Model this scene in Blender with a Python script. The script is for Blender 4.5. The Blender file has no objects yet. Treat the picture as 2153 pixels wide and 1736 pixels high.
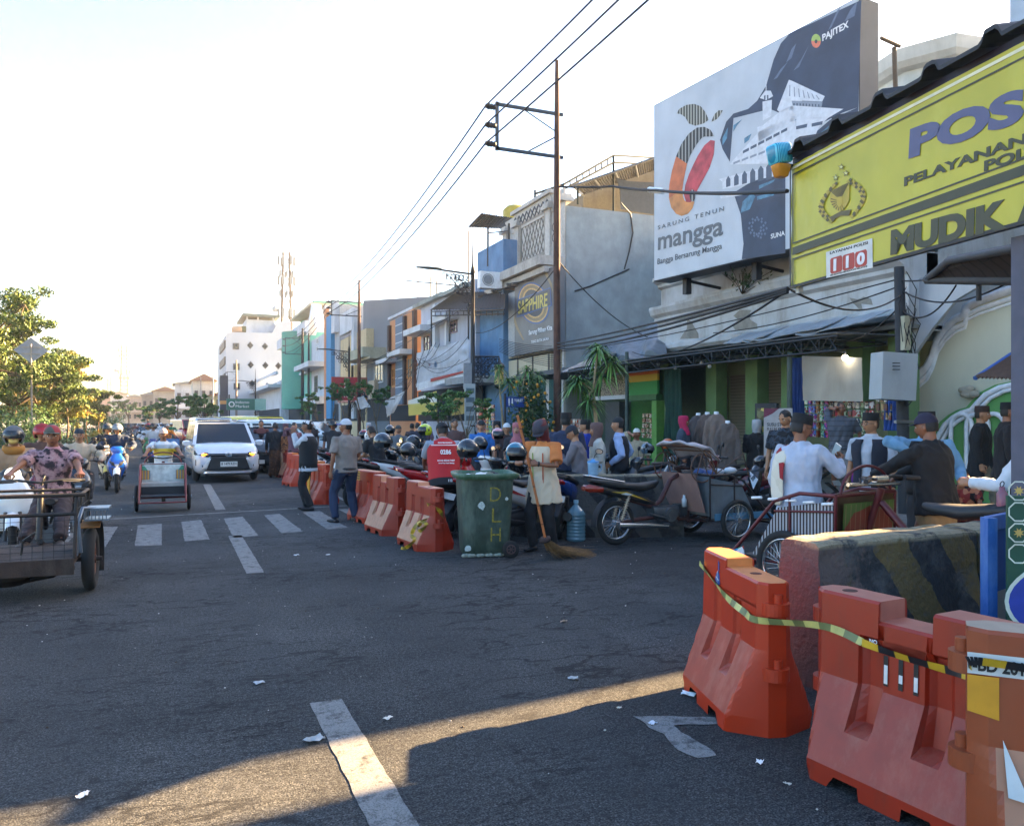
import bpy,bmesh,math,random
from mathutils import Vector,Matrix,Quaternion,noise
from math import sin,cos,pi,radians as R_,atan2,sqrt
V=Vector
rng=random.Random(7)
SC=bpy.context.scene
TH=R_(22.98);CX,HY,FD,EYE=1076.5,889.0,1700.0,1.60
cam_d=bpy.data.cameras.new('Camera');cam=bpy.data.objects.new('Camera',cam_d);SC.collection.objects.link(cam)
cam.location=(0,0,EYE);cam.rotation_euler=(pi/2,0,-TH)
cam_d.sensor_width=36;cam_d.lens=FD/2153*36;cam_d.shift_y=(HY-868)/2153;cam_d.clip_end=3000;cam_d.clip_start=.05
SC.camera=cam
SUN_EL,SUN_AZ=R_(22.8),atan2(1,.13)
W=bpy.data.worlds.new('World');SC.world=W;W.use_nodes=True
nt=W.node_tree;bg=nt.nodes['Background']
sky=nt.nodes.new('ShaderNodeTexSky');sky.sky_type='NISHITA';sky.sun_disc=False
sky.sun_elevation=SUN_EL;sky.sun_rotation=SUN_AZ;sky.altitude=0;sky.air_density=1.0;sky.dust_density=2.6;sky.ozone_density=1.0
hs=nt.nodes.new('ShaderNodeHueSaturation');hs.inputs['Saturation'].default_value=1.3;nt.links.new(sky.outputs[0],hs.inputs['Color']);nt.links.new(hs.outputs[0],bg.inputs[0]);bg.inputs[1].default_value=.05
sd=bpy.data.lights.new('Sun','SUN');sd.energy=5.0;sd.angle=R_(.5);sd.color=(1,.66,.32)
so=bpy.data.objects.new('Sun',sd);SC.collection.objects.link(so)
sun_from=V((sin(SUN_AZ)*cos(SUN_EL),cos(SUN_AZ)*cos(SUN_EL),sin(SUN_EL)))
so.rotation_euler=(-sun_from).to_track_quat('-Z','Y').to_euler();so.location=(30,0,40)
SC.view_settings.view_transform='Standard';SC.view_settings.look='None';SC.view_settings.gamma=1
SC.view_settings.exposure=3.85
FW=V((sin(TH),cos(TH),0));RT=V((cos(TH),-sin(TH),0));UP=V((0,0,1));CAM=V((0,0,EYE))
def ray(u,v):return RT*((u-CX)/FD)+FW+UP*((HY-v)/FD)
def G(u,v,z=0.0):return CAM+ray(u,v)*((EYE-z)*FD/(v-HY))
def PD(u,v,d):return CAM+ray(u,v)*d
def PX(u,v,X):r=ray(u,v);return CAM+r*(X/r.x)
def PY(u,v,Y):r=ray(u,v);return CAM+r*(Y/r.y)
def PL(u,v,p,n):r=ray(u,v);return CAM+r*((p-CAM).dot(n)/r.dot(n))
def lin(h):
 h=h.lstrip('#');o=[]
 for i in(0,2,4):
  x=int(h[i:i+2],16)/255;o.append(x/12.92 if x<=.04045 else((x+.055)/1.055)**2.4)
 return o
MATS={}
def M(hexc,rough=.7,metal=0,var=.12,scale=9.,bump=0.,bscale=60.,dirt=0.,dcol='#4a4238',dscale=1.2,emit=0,coat=0,name=None,alpha=1,trans=0):
 key=(hexc,rough,metal,var,scale,bump,bscale,dirt,dcol,dscale,emit,coat,alpha,trans)
 if key in MATS:return MATS[key]
 m=bpy.data.materials.new(name or 'surface_'+hexc.strip('#'));m.use_nodes=True;t=m.node_tree;N=t.nodes;L=t.links
 b=N['Principled BSDF'];b.inputs['Roughness'].default_value=rough;b.inputs['Metallic'].default_value=metal
 if coat:b.inputs['Coat Weight'].default_value=coat
 if trans:b.inputs['Transmission Weight'].default_value=trans
 if alpha<1:b.inputs['Alpha'].default_value=alpha
 c=[x*.88 for x in lin(hexc)]
 tc=N.new('ShaderNodeTexCoord');nz=N.new('ShaderNodeTexNoise');nz.inputs['Scale'].default_value=scale;nz.inputs['Detail'].default_value=5
 L.new(tc.outputs['Object'],nz.inputs['Vector'])
 rp=N.new('ShaderNodeValToRGB');rp.color_ramp.elements[0].position=.3;rp.color_ramp.elements[1].position=.7
 rp.color_ramp.elements[0].color=[x*(1-var)for x in c]+[1];rp.color_ramp.elements[1].color=[min(1,x*(1+var))for x in c]+[1]
 L.new(nz.outputs[0],rp.inputs[0]);out=rp.outputs[0]
 if dirt:
  n2=N.new('ShaderNodeTexNoise');n2.inputs['Scale'].default_value=dscale;n2.inputs['Detail'].default_value=8;n2.inputs['Roughness'].default_value=.7
  mp=N.new('ShaderNodeMapping');mp.inputs['Scale'].default_value=(1,1,.35);L.new(tc.outputs['Object'],mp.inputs[0]);L.new(mp.outputs[0],n2.inputs['Vector'])
  r2=N.new('ShaderNodeValToRGB');r2.color_ramp.elements[0].position=.48;r2.color_ramp.elements[1].position=.72
  r2.color_ramp.elements[1].color=(dirt,)*3+(1,)
  L.new(n2.outputs[0],r2.inputs[0]);mx=N.new('ShaderNodeMixRGB');L.new(r2.outputs[0],mx.inputs[0]);L.new(out,mx.inputs[1])
  mx.inputs[2].default_value=lin(dcol)+[1];out=mx.outputs[0]
 L.new(out,b.inputs['Base Color'])
 if bump:
  n3=N.new('ShaderNodeTexNoise');n3.inputs['Scale'].default_value=bscale;n3.inputs['Detail'].default_value=4;L.new(tc.outputs['Object'],n3.inputs['Vector'])
  bp=N.new('ShaderNodeBump');bp.inputs['Strength'].default_value=bump;bp.inputs['Distance'].default_value=.01
  L.new(n3.outputs[0],bp.inputs['Height']);L.new(bp.outputs[0],b.inputs['Normal'])
 if emit:
  b.inputs['Emission Color'].default_value=c+[1];b.inputs['Emission Strength'].default_value=emit
 MATS[key]=m;return m
def stripes(cols,axis=2,period=.1,key='',rough=.8,soft=.0,rot=0,noise_=0):
 """bands of colour along an object axis; cols = [(pos, hex), ...] over one period"""
 k=('st',tuple(cols),axis,period,rough,rot,noise_)
 if k in MATS:return MATS[k]
 m=bpy.data.materials.new('banded_surface');m.use_nodes=True;t=m.node_tree;N=t.nodes;L=t.links;b=N['Principled BSDF'];b.inputs['Roughness'].default_value=rough
 tc=N.new('ShaderNodeTexCoord');mp=N.new('ShaderNodeMapping');mp.inputs['Rotation'].default_value=(0,rot,0);L.new(tc.outputs['Object'],mp.inputs[0])
 sp=N.new('ShaderNodeSeparateXYZ');L.new(mp.outputs[0],sp.inputs[0]);src=sp.outputs[axis]
 if noise_:
  nz=N.new('ShaderNodeTexNoise');nz.inputs['Scale'].default_value=6;L.new(tc.outputs['Object'],nz.inputs[0])
  ma=N.new('ShaderNodeMath');ma.operation='MULTIPLY_ADD';ma.inputs[1].default_value=noise_;L.new(nz.outputs[0],ma.inputs[0]);L.new(src,ma.inputs[2]);src=ma.outputs[0]
 d=N.new('ShaderNodeMath');d.operation='DIVIDE';d.inputs[1].default_value=period;L.new(src,d.inputs[0])
 f=N.new('ShaderNodeMath');f.operation='FRACT';L.new(d.outputs[0],f.inputs[0])
 rp=N.new('ShaderNodeValToRGB');cr=rp.color_ramp;cr.interpolation='CONSTANT'
 cr.elements[0].position=cols[0][0];cr.elements[0].color=lin(cols[0][1])+[1]
 cr.elements[1].position=cols[1][0];cr.elements[1].color=lin(cols[1][1])+[1]
 for p,c in cols[2:]:e=cr.elements.new(p);e.color=lin(c)+[1]
 L.new(f.outputs[0],rp.inputs[0]);L.new(rp.outputs[0],b.inputs['Base Color']);MATS[k]=m;return m
def patches(cols,scale=8,rough=.8,kind='VORONOI',name='patterned_cloth'):
 """random coloured patches (batik, wrappers, goods on shelves)"""
 k=('pa',tuple(cols),scale,rough,kind)
 if k in MATS:return MATS[k]
 m=bpy.data.materials.new(name);m.use_nodes=True;t=m.node_tree;N=t.nodes;L=t.links;b=N['Principled BSDF'];b.inputs['Roughness'].default_value=rough
 tc=N.new('ShaderNodeTexCoord')
 rp=N.new('ShaderNodeValToRGB');cr=rp.color_ramp;cr.interpolation='CONSTANT'
 if kind=='VORONOI':
  vz=N.new('ShaderNodeTexVoronoi');vz.inputs['Scale'].default_value=scale;L.new(tc.outputs['Object'],vz.inputs['Vector']);s=N.new('ShaderNodeSeparateColor');L.new(vz.outputs['Color'],s.inputs[0]);L.new(s.outputs[0],rp.inputs[0])
  lo,hi=0.,1.
 else:
  nz=N.new('ShaderNodeTexNoise');nz.inputs['Scale'].default_value=scale;nz.inputs['Detail'].default_value=4;L.new(tc.outputs['Object'],nz.inputs['Vector']);L.new(nz.outputs[0],rp.inputs[0]);lo,hi=.33,.67
 n=len(cols)
 cr.elements[0].position=0;cr.elements[0].color=lin(cols[0])+[1]
 cr.elements[1].position=lo+(hi-lo)/n;cr.elements[1].color=lin(cols[1])+[1]
 for i in range(2,n):e=cr.elements.new(lo+(hi-lo)*i/n);e.color=lin(cols[i])+[1]
 L.new(rp.outputs[0],b.inputs['Base Color']);MATS[k]=m;return m
def frame(d,hint=None):
 d=d.normalized();h=hint or(V((0,0,1))if abs(d.z)<.95 else V((0,1,0)))
 s=d.cross(h)
 if s.length<1e-5:s=d.cross(V((1,0,0)))
 s.normalize();return s,s.cross(d).normalized()
class MB:
 def __init__(s):s.v=[];s.f=[];s.m=[];s.sm=[]
 def add(s,vs,fs,mi=0,smooth=False):
  o=len(s.v);s.v+=[tuple(v)for v in vs];s.f+=[tuple(i+o for i in f)for f in fs];s.m+=[mi]*len(fs);s.sm+=[smooth]*len(fs);return s
 def box(s,c,sz,rot=None,mi=0,taper=1,ty=None):
  x,y,z=sz[0]/2,sz[1]/2,sz[2]/2;ty=taper if ty is None else ty
  vs=[V(p)for p in((-x,-y,-z),(x,-y,-z),(x,y,-z),(-x,y,-z),(-x*taper,-y*ty,z),(x*taper,-y*ty,z),(x*taper,y*ty,z),(-x*taper,y*ty,z))]
  if rot is not None:
   if not isinstance(rot,Matrix):rot=Matrix.Rotation(rot,3,'Z')
   vs=[rot@v for v in vs]
  c=V(c);return s.add([v+c for v in vs],[(3,2,1,0),(4,5,6,7),(0,1,5,4),(1,2,6,5),(2,3,7,6),(3,0,4,7)],mi)
 def bb(s,a,b,mi=0):a,b=V(a),V(b);return s.box((a+b)/2,[abs(x)for x in(b-a)],mi=mi)
 def rings(s,rs,mi=0,smooth=True,closed=True,cap=True):
  n=len(rs[0]);vs=[p for r in rs for p in r];fs=[]
  for i in range(len(rs)-1):
   for j in range(n if closed else n-1):
    k=(j+1)%n;fs.append((i*n+j,i*n+k,(i+1)*n+k,(i+1)*n+j))
  s.add(vs,fs,mi,smooth)
  if cap and closed:
   s.add(rs[0],[tuple(range(n))[::-1]],mi,False);s.add(rs[-1],[tuple(range(n))],mi,False)
  return s
 def tube(s,pts,r,n=6,mi=0,smooth=True,cap=True,flat=1.,hint=None,closed=False):
  pts=[V(p)for p in pts];m=len(pts)
  if not hasattr(r,'__len__'):r=[r]*m
  rs=[]
  sd=None
  for i,p in enumerate(pts):
   a=pts[(i-1)%m]if(closed or i)else p;b=pts[(i+1)%m]if(closed or i<m-1)else p
   if sd is None:sd,up=frame(b-a,hint)
   else:
    d_=(b-a).normalized();s2=sd-d_*sd.dot(d_)
    if s2.length>1e-4:sd=s2.normalized();up=sd.cross(d_).normalized()
    else:sd,up=frame(b-a,hint)
   ra,rb=(r[i]if hasattr(r[i],'__len__')else(r[i],r[i]*flat))
   rs.append([p+sd*ra*cos(2*pi*j/n)+up*rb*sin(2*pi*j/n)for j in range(n)])
  if closed:rs.append(rs[0]);return s.rings(rs,mi,smooth,cap=False)
  return s.rings(rs,mi,smooth,cap=cap)
 def cyl(s,a,b,r,n=10,mi=0,r2=None):return s.tube([a,b],[r,r if r2 is None else r2],n,mi)
 def ball(s,c,r,n=10,mi=0,m=None,rot=None):
  if not hasattr(r,'__len__'):r=(r,r,r)
  m=m or max(4,n*2//3);vs=[];c=V(c)
  for i in range(m+1):
   t=pi*i/m
   for j in range(n):
    a=2*pi*j/n;p=V((r[0]*sin(t)*cos(a),r[1]*sin(t)*sin(a),r[2]*cos(t)))
    vs.append(c+(rot@p if rot else p))
  fs=[(i*n+j,(i+1)*n+j,(i+1)*n+(j+1)%n,i*n+(j+1)%n)for i in range(m)for j in range(n)]
  return s.add(vs,fs,mi,True)
 def dome(s,c,r,z0,z1,n=16,m=8,mi=0,arc=(0,2*pi),thick=0):
  """open ellipsoid band between polar angles z0..z1 (0 = top)"""
  vs=[];c=V(c);full=arc[1]-arc[0]>6.28;k=n if full else n+1
  for i in range(m+1):
   t=z0+(z1-z0)*i/m
   for j in range(k):
    a=arc[0]+(arc[1]-arc[0])*j/n;vs.append(c+V((r[0]*sin(t)*cos(a),r[1]*sin(t)*sin(a),r[2]*cos(t))))
  fs=[(i*k+j,(i+1)*k+j,(i+1)*k+(j+1)%k,i*k+(j+1)%k)for i in range(m)for j in range(n)]
  return s.add(vs,fs,mi,True)
 def lathe(s,prof,c=(0,0,0),n=20,mi=0,axis='Z',smooth=True):
  rs=[];c=V(c)
  for r,h in prof:
   ring=[]
   for j in range(n):
    a=2*pi*j/n;x,y=r*cos(a),r*sin(a)
    ring.append(c+(V((x,y,h))if axis=='Z' else V((h,x,y))if axis=='X' else V((y,h,x))))
   rs.append(ring)
  return s.rings(rs,mi,smooth)
 def prism(s,poly,d,mi=0,back=None):
  """closed polygon (3D points) pushed along vector d"""
  poly=[V(p)for p in poly];d=V(d);n=len(poly)
  return s.add(poly+[p+d for p in poly],[tuple(range(n))[::-1],tuple(range(n,2*n))]+[(i,(i+1)%n,n+(i+1)%n,n+i)for i in range(n)],mi)
 def poly(s,pts,mi=0):return s.add([V(p)for p in pts],[tuple(range(len(pts)))],mi)
 def torus(s,c,R,r,ax,n=28,k=8,mi=0,flat=1):
  c=V(c);a,b=frame(V(ax));ax=V(ax).normalized();rs=[]
  for i in range(n):
   t=2*pi*i/n;d=a*cos(t)+b*sin(t);rs.append([c+d*(R+r*cos(2*pi*j/k))+ax*r*flat*sin(2*pi*j/k)for j in range(k)])
  rs.append(rs[0]);return s.rings(rs,mi,True,cap=False)
 def xf(s,m4,i0=0):
  for i in range(i0,len(s.v)):s.v[i]=tuple(m4@V(s.v[i]))
  return s
 def build(s,name,mats,parent=None,loc=None,bevel=0):
  me=bpy.data.meshes.new(name);me.from_pydata(s.v,[],s.f)
  if not isinstance(mats,(list,tuple)):mats=[mats]
  for m in mats:me.materials.append(m)
  me.polygons.foreach_set('material_index',s.m);me.polygons.foreach_set('use_smooth',s.sm);me.update()
  return link(name,me,parent,loc)
def link(name,me,parent=None,loc=None):
 o=bpy.data.objects.new(name,me);SC.collection.objects.link(o)
 if parent is not None:o.parent=parent
 if loc is not None:o.location=loc
 return o
def tag(o,label,cat,group=None,kind=None):
 if label:o['label']=label
 if cat:o['category']=cat
 if group:o['group']=group
 if kind:o['kind']=kind
 return o
def thing(name,label,cat,loc=(0,0,0),rz=0,group=None):
 o=bpy.data.objects.new(name,None);SC.collection.objects.link(o);o.location=loc;o.rotation_euler=(0,0,rz);o.empty_display_size=.1
 return tag(o,label,cat,group)
def structure(o):o['kind']='structure';return o
def copy_tree(o,parent=None):
 c=o.copy();SC.collection.objects.link(c)
 if parent is not None:c.parent=parent
 for ch in list(o.children):copy_tree(ch,c)
 return c
def place(root,loc,rz,label=None,group=None,copy=True,scale=1):
 c=copy_tree(root)if copy else root
 c.location=loc;c.rotation_euler=(0,0,rz);c.scale=(scale,)*3
 if label:c['label']=label
 if group:c['group']=group
 return c
JOBS=[]
def text(parent,s,size,origin,right,up,mat,name='lettering',bold=0,space=1,align='LEFT',xs=1,thick=.004,label=None,fit=None):
 cu=bpy.data.curves.new(name,'FONT');cu.body=s;cu.size=size;cu.offset=bold*size;cu.space_character=space;cu.align_x=align;cu.extrude=thick/2;cu.materials.append(mat);cu.resolution_u=4
 o=bpy.data.objects.new(name,cu);r=V(right).normalized();u=V(up);u=(u-r*u.dot(r)).normalized();n=r.cross(u)
 m=Matrix((r*xs,u,n)).transposed().to_4x4();m.translation=V(origin)
 SC.collection.objects.link(o)
 if parent is not None:o.parent=parent
 o.matrix_basis=m
 if label:o['label']=label
 JOBS.append((o,fit));return o
def flush_jobs():
 """turn lettering into meshes and apply the remesh/smooth modifiers in one go"""
 bpy.context.view_layer.update();dg=bpy.context.evaluated_depsgraph_get();res=[]
 for o,post in JOBS:res.append(bpy.data.meshes.new_from_object(o.evaluated_get(dg),preserve_all_data_layers=False,depsgraph=dg))
 for(o,post),me in zip(JOBS,res):
  if o.type=='FONT':
   nm=o.name;o.name='old';n=bpy.data.objects.new(nm,me);SC.collection.objects.link(n);n.parent=o.parent;n.matrix_basis=o.matrix_basis.copy()
   for k in o.keys():n[k]=o[k]
   me.name='lettering'
   if post and len(me.vertices):
    xs=[v.co.x for v in me.vertices];ys=[v.co.y for v in me.vertices];a,b,h=min(xs),max(xs),max(ys)
    for v in me.vertices:v.co.x=(v.co.x-a)*post[0]/(b-a);v.co.y*=post[1]/h
   bpy.data.objects.remove(o,do_unlink=True)
  else:
   o.modifiers.clear();mats=list(o.data.materials);o.data=me
   if post:post(o)
 JOBS.clear()
K=dict(black=M('#1b1c1f',.55),dark=M('#2a2b2e',.6),rubber=M('#1d1d1e',.85,bump=.3),tyre=M('#232323',.9,bump=.3),chrome=M('#c9ccd0',.2,.95,.05),steel=M('#8b9096',.4,.8),rust=M('#6b4636',.8,.1,.35,12,dirt=.7,dcol='#8a8076',dscale=5),white=M('#e6e8ea',.6),glass=M('#1c2227',.08,0,.1),grey=M('#8a8d90',.7),plate=M('#d8d8d2',.5),orange=M('#f07a10',.3),wire=M('#17181a',.7),gold=M('#c9a33a',.4,.6),red=M('#b3191c',.35,coat=.4),mirror=M('#dfe6ec',.05,1,0),skin=M('#9a6a4c',.55,0,.06),skin2=M('#a06e50',.55,0,.06),hair=M('#141110',.6),lip=M('#7a4038',.5),eye=M('#e8e4de',.3),iris=M('#1a100c',.2))
def RZ(az):return-R_(az)
def ux(u,d,z=0):p=PD(u,889,d);return(p.x,p.y)
def azc(u):return math.degrees(TH+math.atan((u-CX)/FD))
def asphalt():
 m=bpy.data.materials.new('asphalt');m.use_nodes=True;t=m.node_tree;N=t.nodes;L=t.links;b=N['Principled BSDF']
 tc=N.new('ShaderNodeTexCoord')
 def nz(sc,det=6,rough=.6,vec=None):
  n=N.new('ShaderNodeTexNoise');n.inputs['Scale'].default_value=sc;n.inputs['Detail'].default_value=det;n.inputs['Roughness'].default_value=rough;L.new(vec or tc.outputs['Object'],n.inputs['Vector']);return n.outputs[0]
 def ramp(src,p0,c0,p1,c1):
  r=N.new('ShaderNodeValToRGB');r.color_ramp.elements[0].position=p0;r.color_ramp.elements[1].position=p1;r.color_ramp.elements[0].color=(*c0,1);r.color_ramp.elements[1].color=(*c1,1);L.new(src,r.inputs[0]);return r.outputs[0]
 def mix(f,a,c,mode='MIX'):
  x=N.new('ShaderNodeMixRGB');x.blend_type=mode
  if isinstance(f,float):x.inputs[0].default_value=f
  else:L.new(f,x.inputs[0])
  for k,q in((1,a),(2,c)):
   if isinstance(q,tuple):x.inputs[k].default_value=(*q,1)
   else:L.new(q,x.inputs[k])
  return x.outputs[0]
 base=ramp(nz(.45,7,.65),.34,(.046,.047,.049),.68,(.096,.098,.101))
 grain=ramp(nz(110,3,.75),.40,(.35,.35,.35),.64,(2.0,2.0,1.95));med=ramp(nz(38,3,.7),.38,(.65,.65,.65),.64,(1.35,1.35,1.35));grain=mix(1.,grain,med,'MULTIPLY')
 base=mix(1.,base,grain,'MULTIPLY')
 vz=N.new('ShaderNodeTexVoronoi');vz.inputs['Scale'].default_value=85;L.new(tc.outputs['Object'],vz.inputs['Vector'])
 peb=ramp(vz.outputs['Distance'],.0,(1.6,1.58,1.5),.5,(.7,.7,.7));base=mix(.75,base,peb,'MULTIPLY')
 mp=N.new('ShaderNodeMapping');mp.inputs['Scale'].default_value=(2.6,.16,1);L.new(tc.outputs['Object'],mp.inputs[0])
 trk=ramp(nz(.7,4,.5,mp.outputs[0]),.42,(0,0,0),.72,(.5,.5,.5));base=mix(trk,base,(.045,.047,.05))
 spots=ramp(nz(7.5,5,.65),.60,(0,0,0),.64,(.7,.7,.7));base=mix(spots,base,(.03,.03,.031))
 mpc=N.new('ShaderNodeMapping');mpc.inputs['Scale'].default_value=(.9,2.2,1);L.new(tc.outputs['Object'],mpc.inputs[0])
 cr=N.new('ShaderNodeTexVoronoi');cr.feature='DISTANCE_TO_EDGE';cr.inputs['Scale'].default_value=1.3
 dn=N.new('ShaderNodeTexNoise');dn.inputs['Scale'].default_value=3;dn.inputs['Detail'].default_value=5;L.new(mpc.outputs[0],dn.inputs['Vector']);av=N.new('ShaderNodeMixRGB');av.blend_type='ADD';av.inputs[0].default_value=.8;L.new(mpc.outputs[0],av.inputs[1]);L.new(dn.outputs['Color'],av.inputs[2]);L.new(av.outputs[0],cr.inputs['Vector'])
 line=ramp(cr.outputs['Distance'],.0,(1,1,1),.055,(0,0,0));where=ramp(nz(.5,3),.47,(0,0,0),.55,(.95,.95,.95))
 base=mix(mix(1.,line,where,'MULTIPLY'),base,(.02,.02,.021))
 mq=N.new('ShaderNodeMapping');mq.inputs['Scale'].default_value=(1.1,4.2,1);mq.inputs['Rotation'].default_value=(0,0,.25);L.new(tc.outputs['Object'],mq.inputs[0])
 nq=nz(1.7,8,.62,mq.outputs[0]);rq=N.new('ShaderNodeValToRGB');cq=rq.color_ramp;cq.elements[0].position=.482;cq.elements[0].color=(0,0,0,1);cq.elements[1].position=.518;cq.elements[1].color=(0,0,0,1);eq=cq.elements.new(.50);eq.color=(1,1,1,1);L.new(nq,rq.inputs[0])
 wq=ramp(nz(.33,4,.6),.50,(0,0,0),.60,(1,1,1));base=mix(mix(1.,rq.outputs[0],wq,'MULTIPLY'),base,(.008,.008,.009))
 pale=ramp(nz(.8,6,.7),.58,(0,0,0),.74,(.5,.5,.5));base=mix(pale,base,(.075,.075,.074))
 L.new(base,b.inputs['Base Color']);b.inputs['Roughness'].default_value=.9;b.inputs['Specular IOR Level'].default_value=.12
 bp=N.new('ShaderNodeBump');bp.inputs['Strength'].default_value=.9;bp.inputs['Distance'].default_value=.012;L.new(nz(120,3,.7),bp.inputs['Height'])
 b2=N.new('ShaderNodeBump');b2.inputs['Strength'].default_value=.5;b2.inputs['Distance'].default_value=.03;L.new(nz(6,4,.6),b2.inputs['Height']);L.new(bp.outputs[0],b2.inputs['Normal']);L.new(b2.outputs[0],b.inputs['Normal'])
 return m
g=MB();g.poly([(-900,-200,-.03),(900,-200,-.03),(900,1500,-.03),(-900,1500,-.03)]);structure(g.build('ground',M('#6e675c',.95,0,.25,2)))
r=MB();r.poly([(-4.1,-30,0),(9.4,-30,0),(9.4,420,0),(-4.1,420,0)]);structure(r.build('road',asphalt()))
pv=MB();pv.bb((9.40,-30,-.02),(30,420,.12));structure(pv.build('pavement',M('#77746e',.9,0,.25,6,bump=.4,bscale=30,dirt=.6)))
kb=MB()
for i in range(120):kb.box((-4.2,-6+i*1.0,.11),(.2,.97,.24),mi=i%2)
structure(kb.build('kerb',[M('#dcdcd6',.8,dirt=.7),M('#b9b8b0',.8,dirt=.7)]))
vg=MB();vg.bb((-14,-30,-.02),(-4.3,420,.15));structure(vg.build('verge',M('#5b5a3e',.95,0,.3,5,bump=.6,bscale=25)))
def paint_mat():
 m=bpy.data.materials.new('worn_road_paint');m.use_nodes=True;t=m.node_tree;N=t.nodes;L=t.links;b=N['Principled BSDF'];b.inputs['Roughness'].default_value=.85;b.inputs['Specular IOR Level'].default_value=.15
 tc=N.new('ShaderNodeTexCoord');n=N.new('ShaderNodeTexNoise');n.inputs['Scale'].default_value=9;n.inputs['Detail'].default_value=9;n.inputs['Roughness'].default_value=.75;L.new(tc.outputs['Object'],n.inputs['Vector'])
 r=N.new('ShaderNodeValToRGB');r.color_ramp.elements[0].position=.36;r.color_ramp.elements[0].color=(.06,.06,.06,1);r.color_ramp.elements[1].position=.5;r.color_ramp.elements[1].color=(.21,.21,.205,1);L.new(n.outputs[0],r.inputs[0])
 n2=N.new('ShaderNodeTexNoise');n2.inputs['Scale'].default_value=150;L.new(tc.outputs['Object'],n2.inputs['Vector']);r2=N.new('ShaderNodeValToRGB');r2.color_ramp.elements[0].position=.35;r2.color_ramp.elements[0].color=(.55,.55,.55,1);r2.color_ramp.elements[1].position=.55;L.new(n2.outputs[0],r2.inputs[0])
 x=N.new('ShaderNodeMixRGB');x.blend_type='MULTIPLY';x.inputs[0].default_value=1;L.new(r.outputs[0],x.inputs[1]);L.new(r2.outputs[0],x.inputs[2]);L.new(x.outputs[0],b.inputs['Base Color']);return m
PAINT=paint_mat()
def ragged(mb,pts,z=.004,amp=.013,step=.05):
 out=[];pts=[V(p)for p in pts]
 for a,b in zip(pts,pts[1:]+pts[:1]):
  n=max(1,int((b-a).length/step))
  for i in range(n):
   p=a.lerp(b,i/n);out.append(V((p.x+noise.noise(p*9)*amp+noise.noise(p*31)*amp*.6,p.y+noise.noise(p*9+V((5,5,5)))*amp+noise.noise(p*31+V((3,1,5)))*amp*.6,z)))
 mb.poly(out)
mk=MB()
for q in([(183,1158),(217,1158),(248,1107),(212,1107)],[(283,1148),(340,1146),(340,1101),(290,1104)],[(388,1138),(440,1134),(423,1093),(381,1097)],[(492,1131),(543,1126),(510,1086),(470,1090)],[(592,1121),(637,1117),(588,1080),(555,1083)],[(688,1113),(731,1109),(672,1074),(636,1077)],[(775,1104),(812,1101),(745,1068),(712,1071)],[(80,1166),(118,1166),(170,1112),(135,1112)]):
 ragged(mk,[G(*p)for p in q])
structure(mk.build('zebra_crossing',PAINT))
mk=MB();a,b=G(150,1096),G(655,1067);d=(b-a).normalized();n=V((-d.y,d.x,0))
ragged(mk,[a-n*.06-d*2,b+d*2-n*.06,b+d*2+n*.06,a+n*.06-d*2]);structure(mk.build('stop_line',PAINT))
mk=MB()
for y0,y1 in((-1,4.7),(9.0,12.1),(15.8,22.5),(26,31),(36,41),(46,51),(56,61),(66,71)):
 ragged(mk,[(.72+.004*y0,y0,0),(.90+.004*y0,y0,0),(.90+.004*y1,y1,0),(.72+.004*y1,y1,0)],amp=.006)
structure(mk.build('lane_line',PAINT))
mk=MB();ragged(mk,[G(*p)for p in((1330,1506),(1505,1508),(1507,1522),(1415,1524),(1430,1540),(1470,1560),(1510,1588),(1465,1594),(1425,1576),(1395,1545))],amp=.02);structure(mk.build('arrow_marking',PAINT))
mk=MB()
for x in(3.3,5.6,7.9):
 ragged(mk,[(x,14,0),(x+.1,14,0),(x+.1,19,0),(x,19,0)])
structure(mk.build('bay_marking',PAINT))
lit=[(175,1674,'#f2ece6',.035,'small white crumpled paper on the sunlit strip of road'),(815,1512,'#e6dcd0',.03,'orange edged white wrapper on the dark asphalt'),(1372,1522,'#d9dde6',.03,'pale blue scrap of paper on the broken white marking'),(1597,1604,'#ffffff',.03,'thin white stub on the road left of the big orange barrier'),(1302,1490,'#d8d4c4',.02,'tiny pale scrap on the road above the broken white marking'),(660,1558,'#a9aeb0',.06,'torn grey plastic film beside the lane line'),(1205,1428,'#aab0b4',.04,'crushed clear plastic bits near the tip of the sunlit strip'),(1655,1650,'#c9bfb0',.02,'small pebble like scrap just left of the big orange barrier foot'),(1447,1462,'#e8eef2',.05,'white plastic scrap tucked under the foot of the left orange barrier'),(545,1437,'#b8bcc0',.04,'pale crumpled film in the middle of the empty road'),(623,1168,'#d0d4d6',.04,'white scrap on the road below the zebra stripes'),(690,1167,'#c8ccce',.035,'grey white scrap below the rightmost zebra stripes'),(1186,1308,'#a88f78',.04,'brown dry leaf on the road below the broom')]
for i,(u,v,c,s,lb)in enumerate(lit):
 mb=MB();p=G(u,v)
 n=5;vs=[]
 for a in range(n+1):
  for b_ in range(n+1):
   x,y=(a/n-.5)*s*1.6,(b_/n-.5)*s
   vs.append((x+rng.uniform(-.1,.1)*s,y+rng.uniform(-.1,.1)*s,.006+abs(rng.uniform(0,.35)*s)))
 fs=[(a*(n+1)+b_,(a+1)*(n+1)+b_,(a+1)*(n+1)+b_+1,a*(n+1)+b_+1)for a in range(n)for b_ in range(n)]
 mb.add(vs,fs);o=mb.build('litter_scrap',M(c,.7),loc=p);o.rotation_euler=(0,0,rng.uniform(0,3));tag(o,lb,'litter','litter on the road')
mb=MB()
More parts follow.
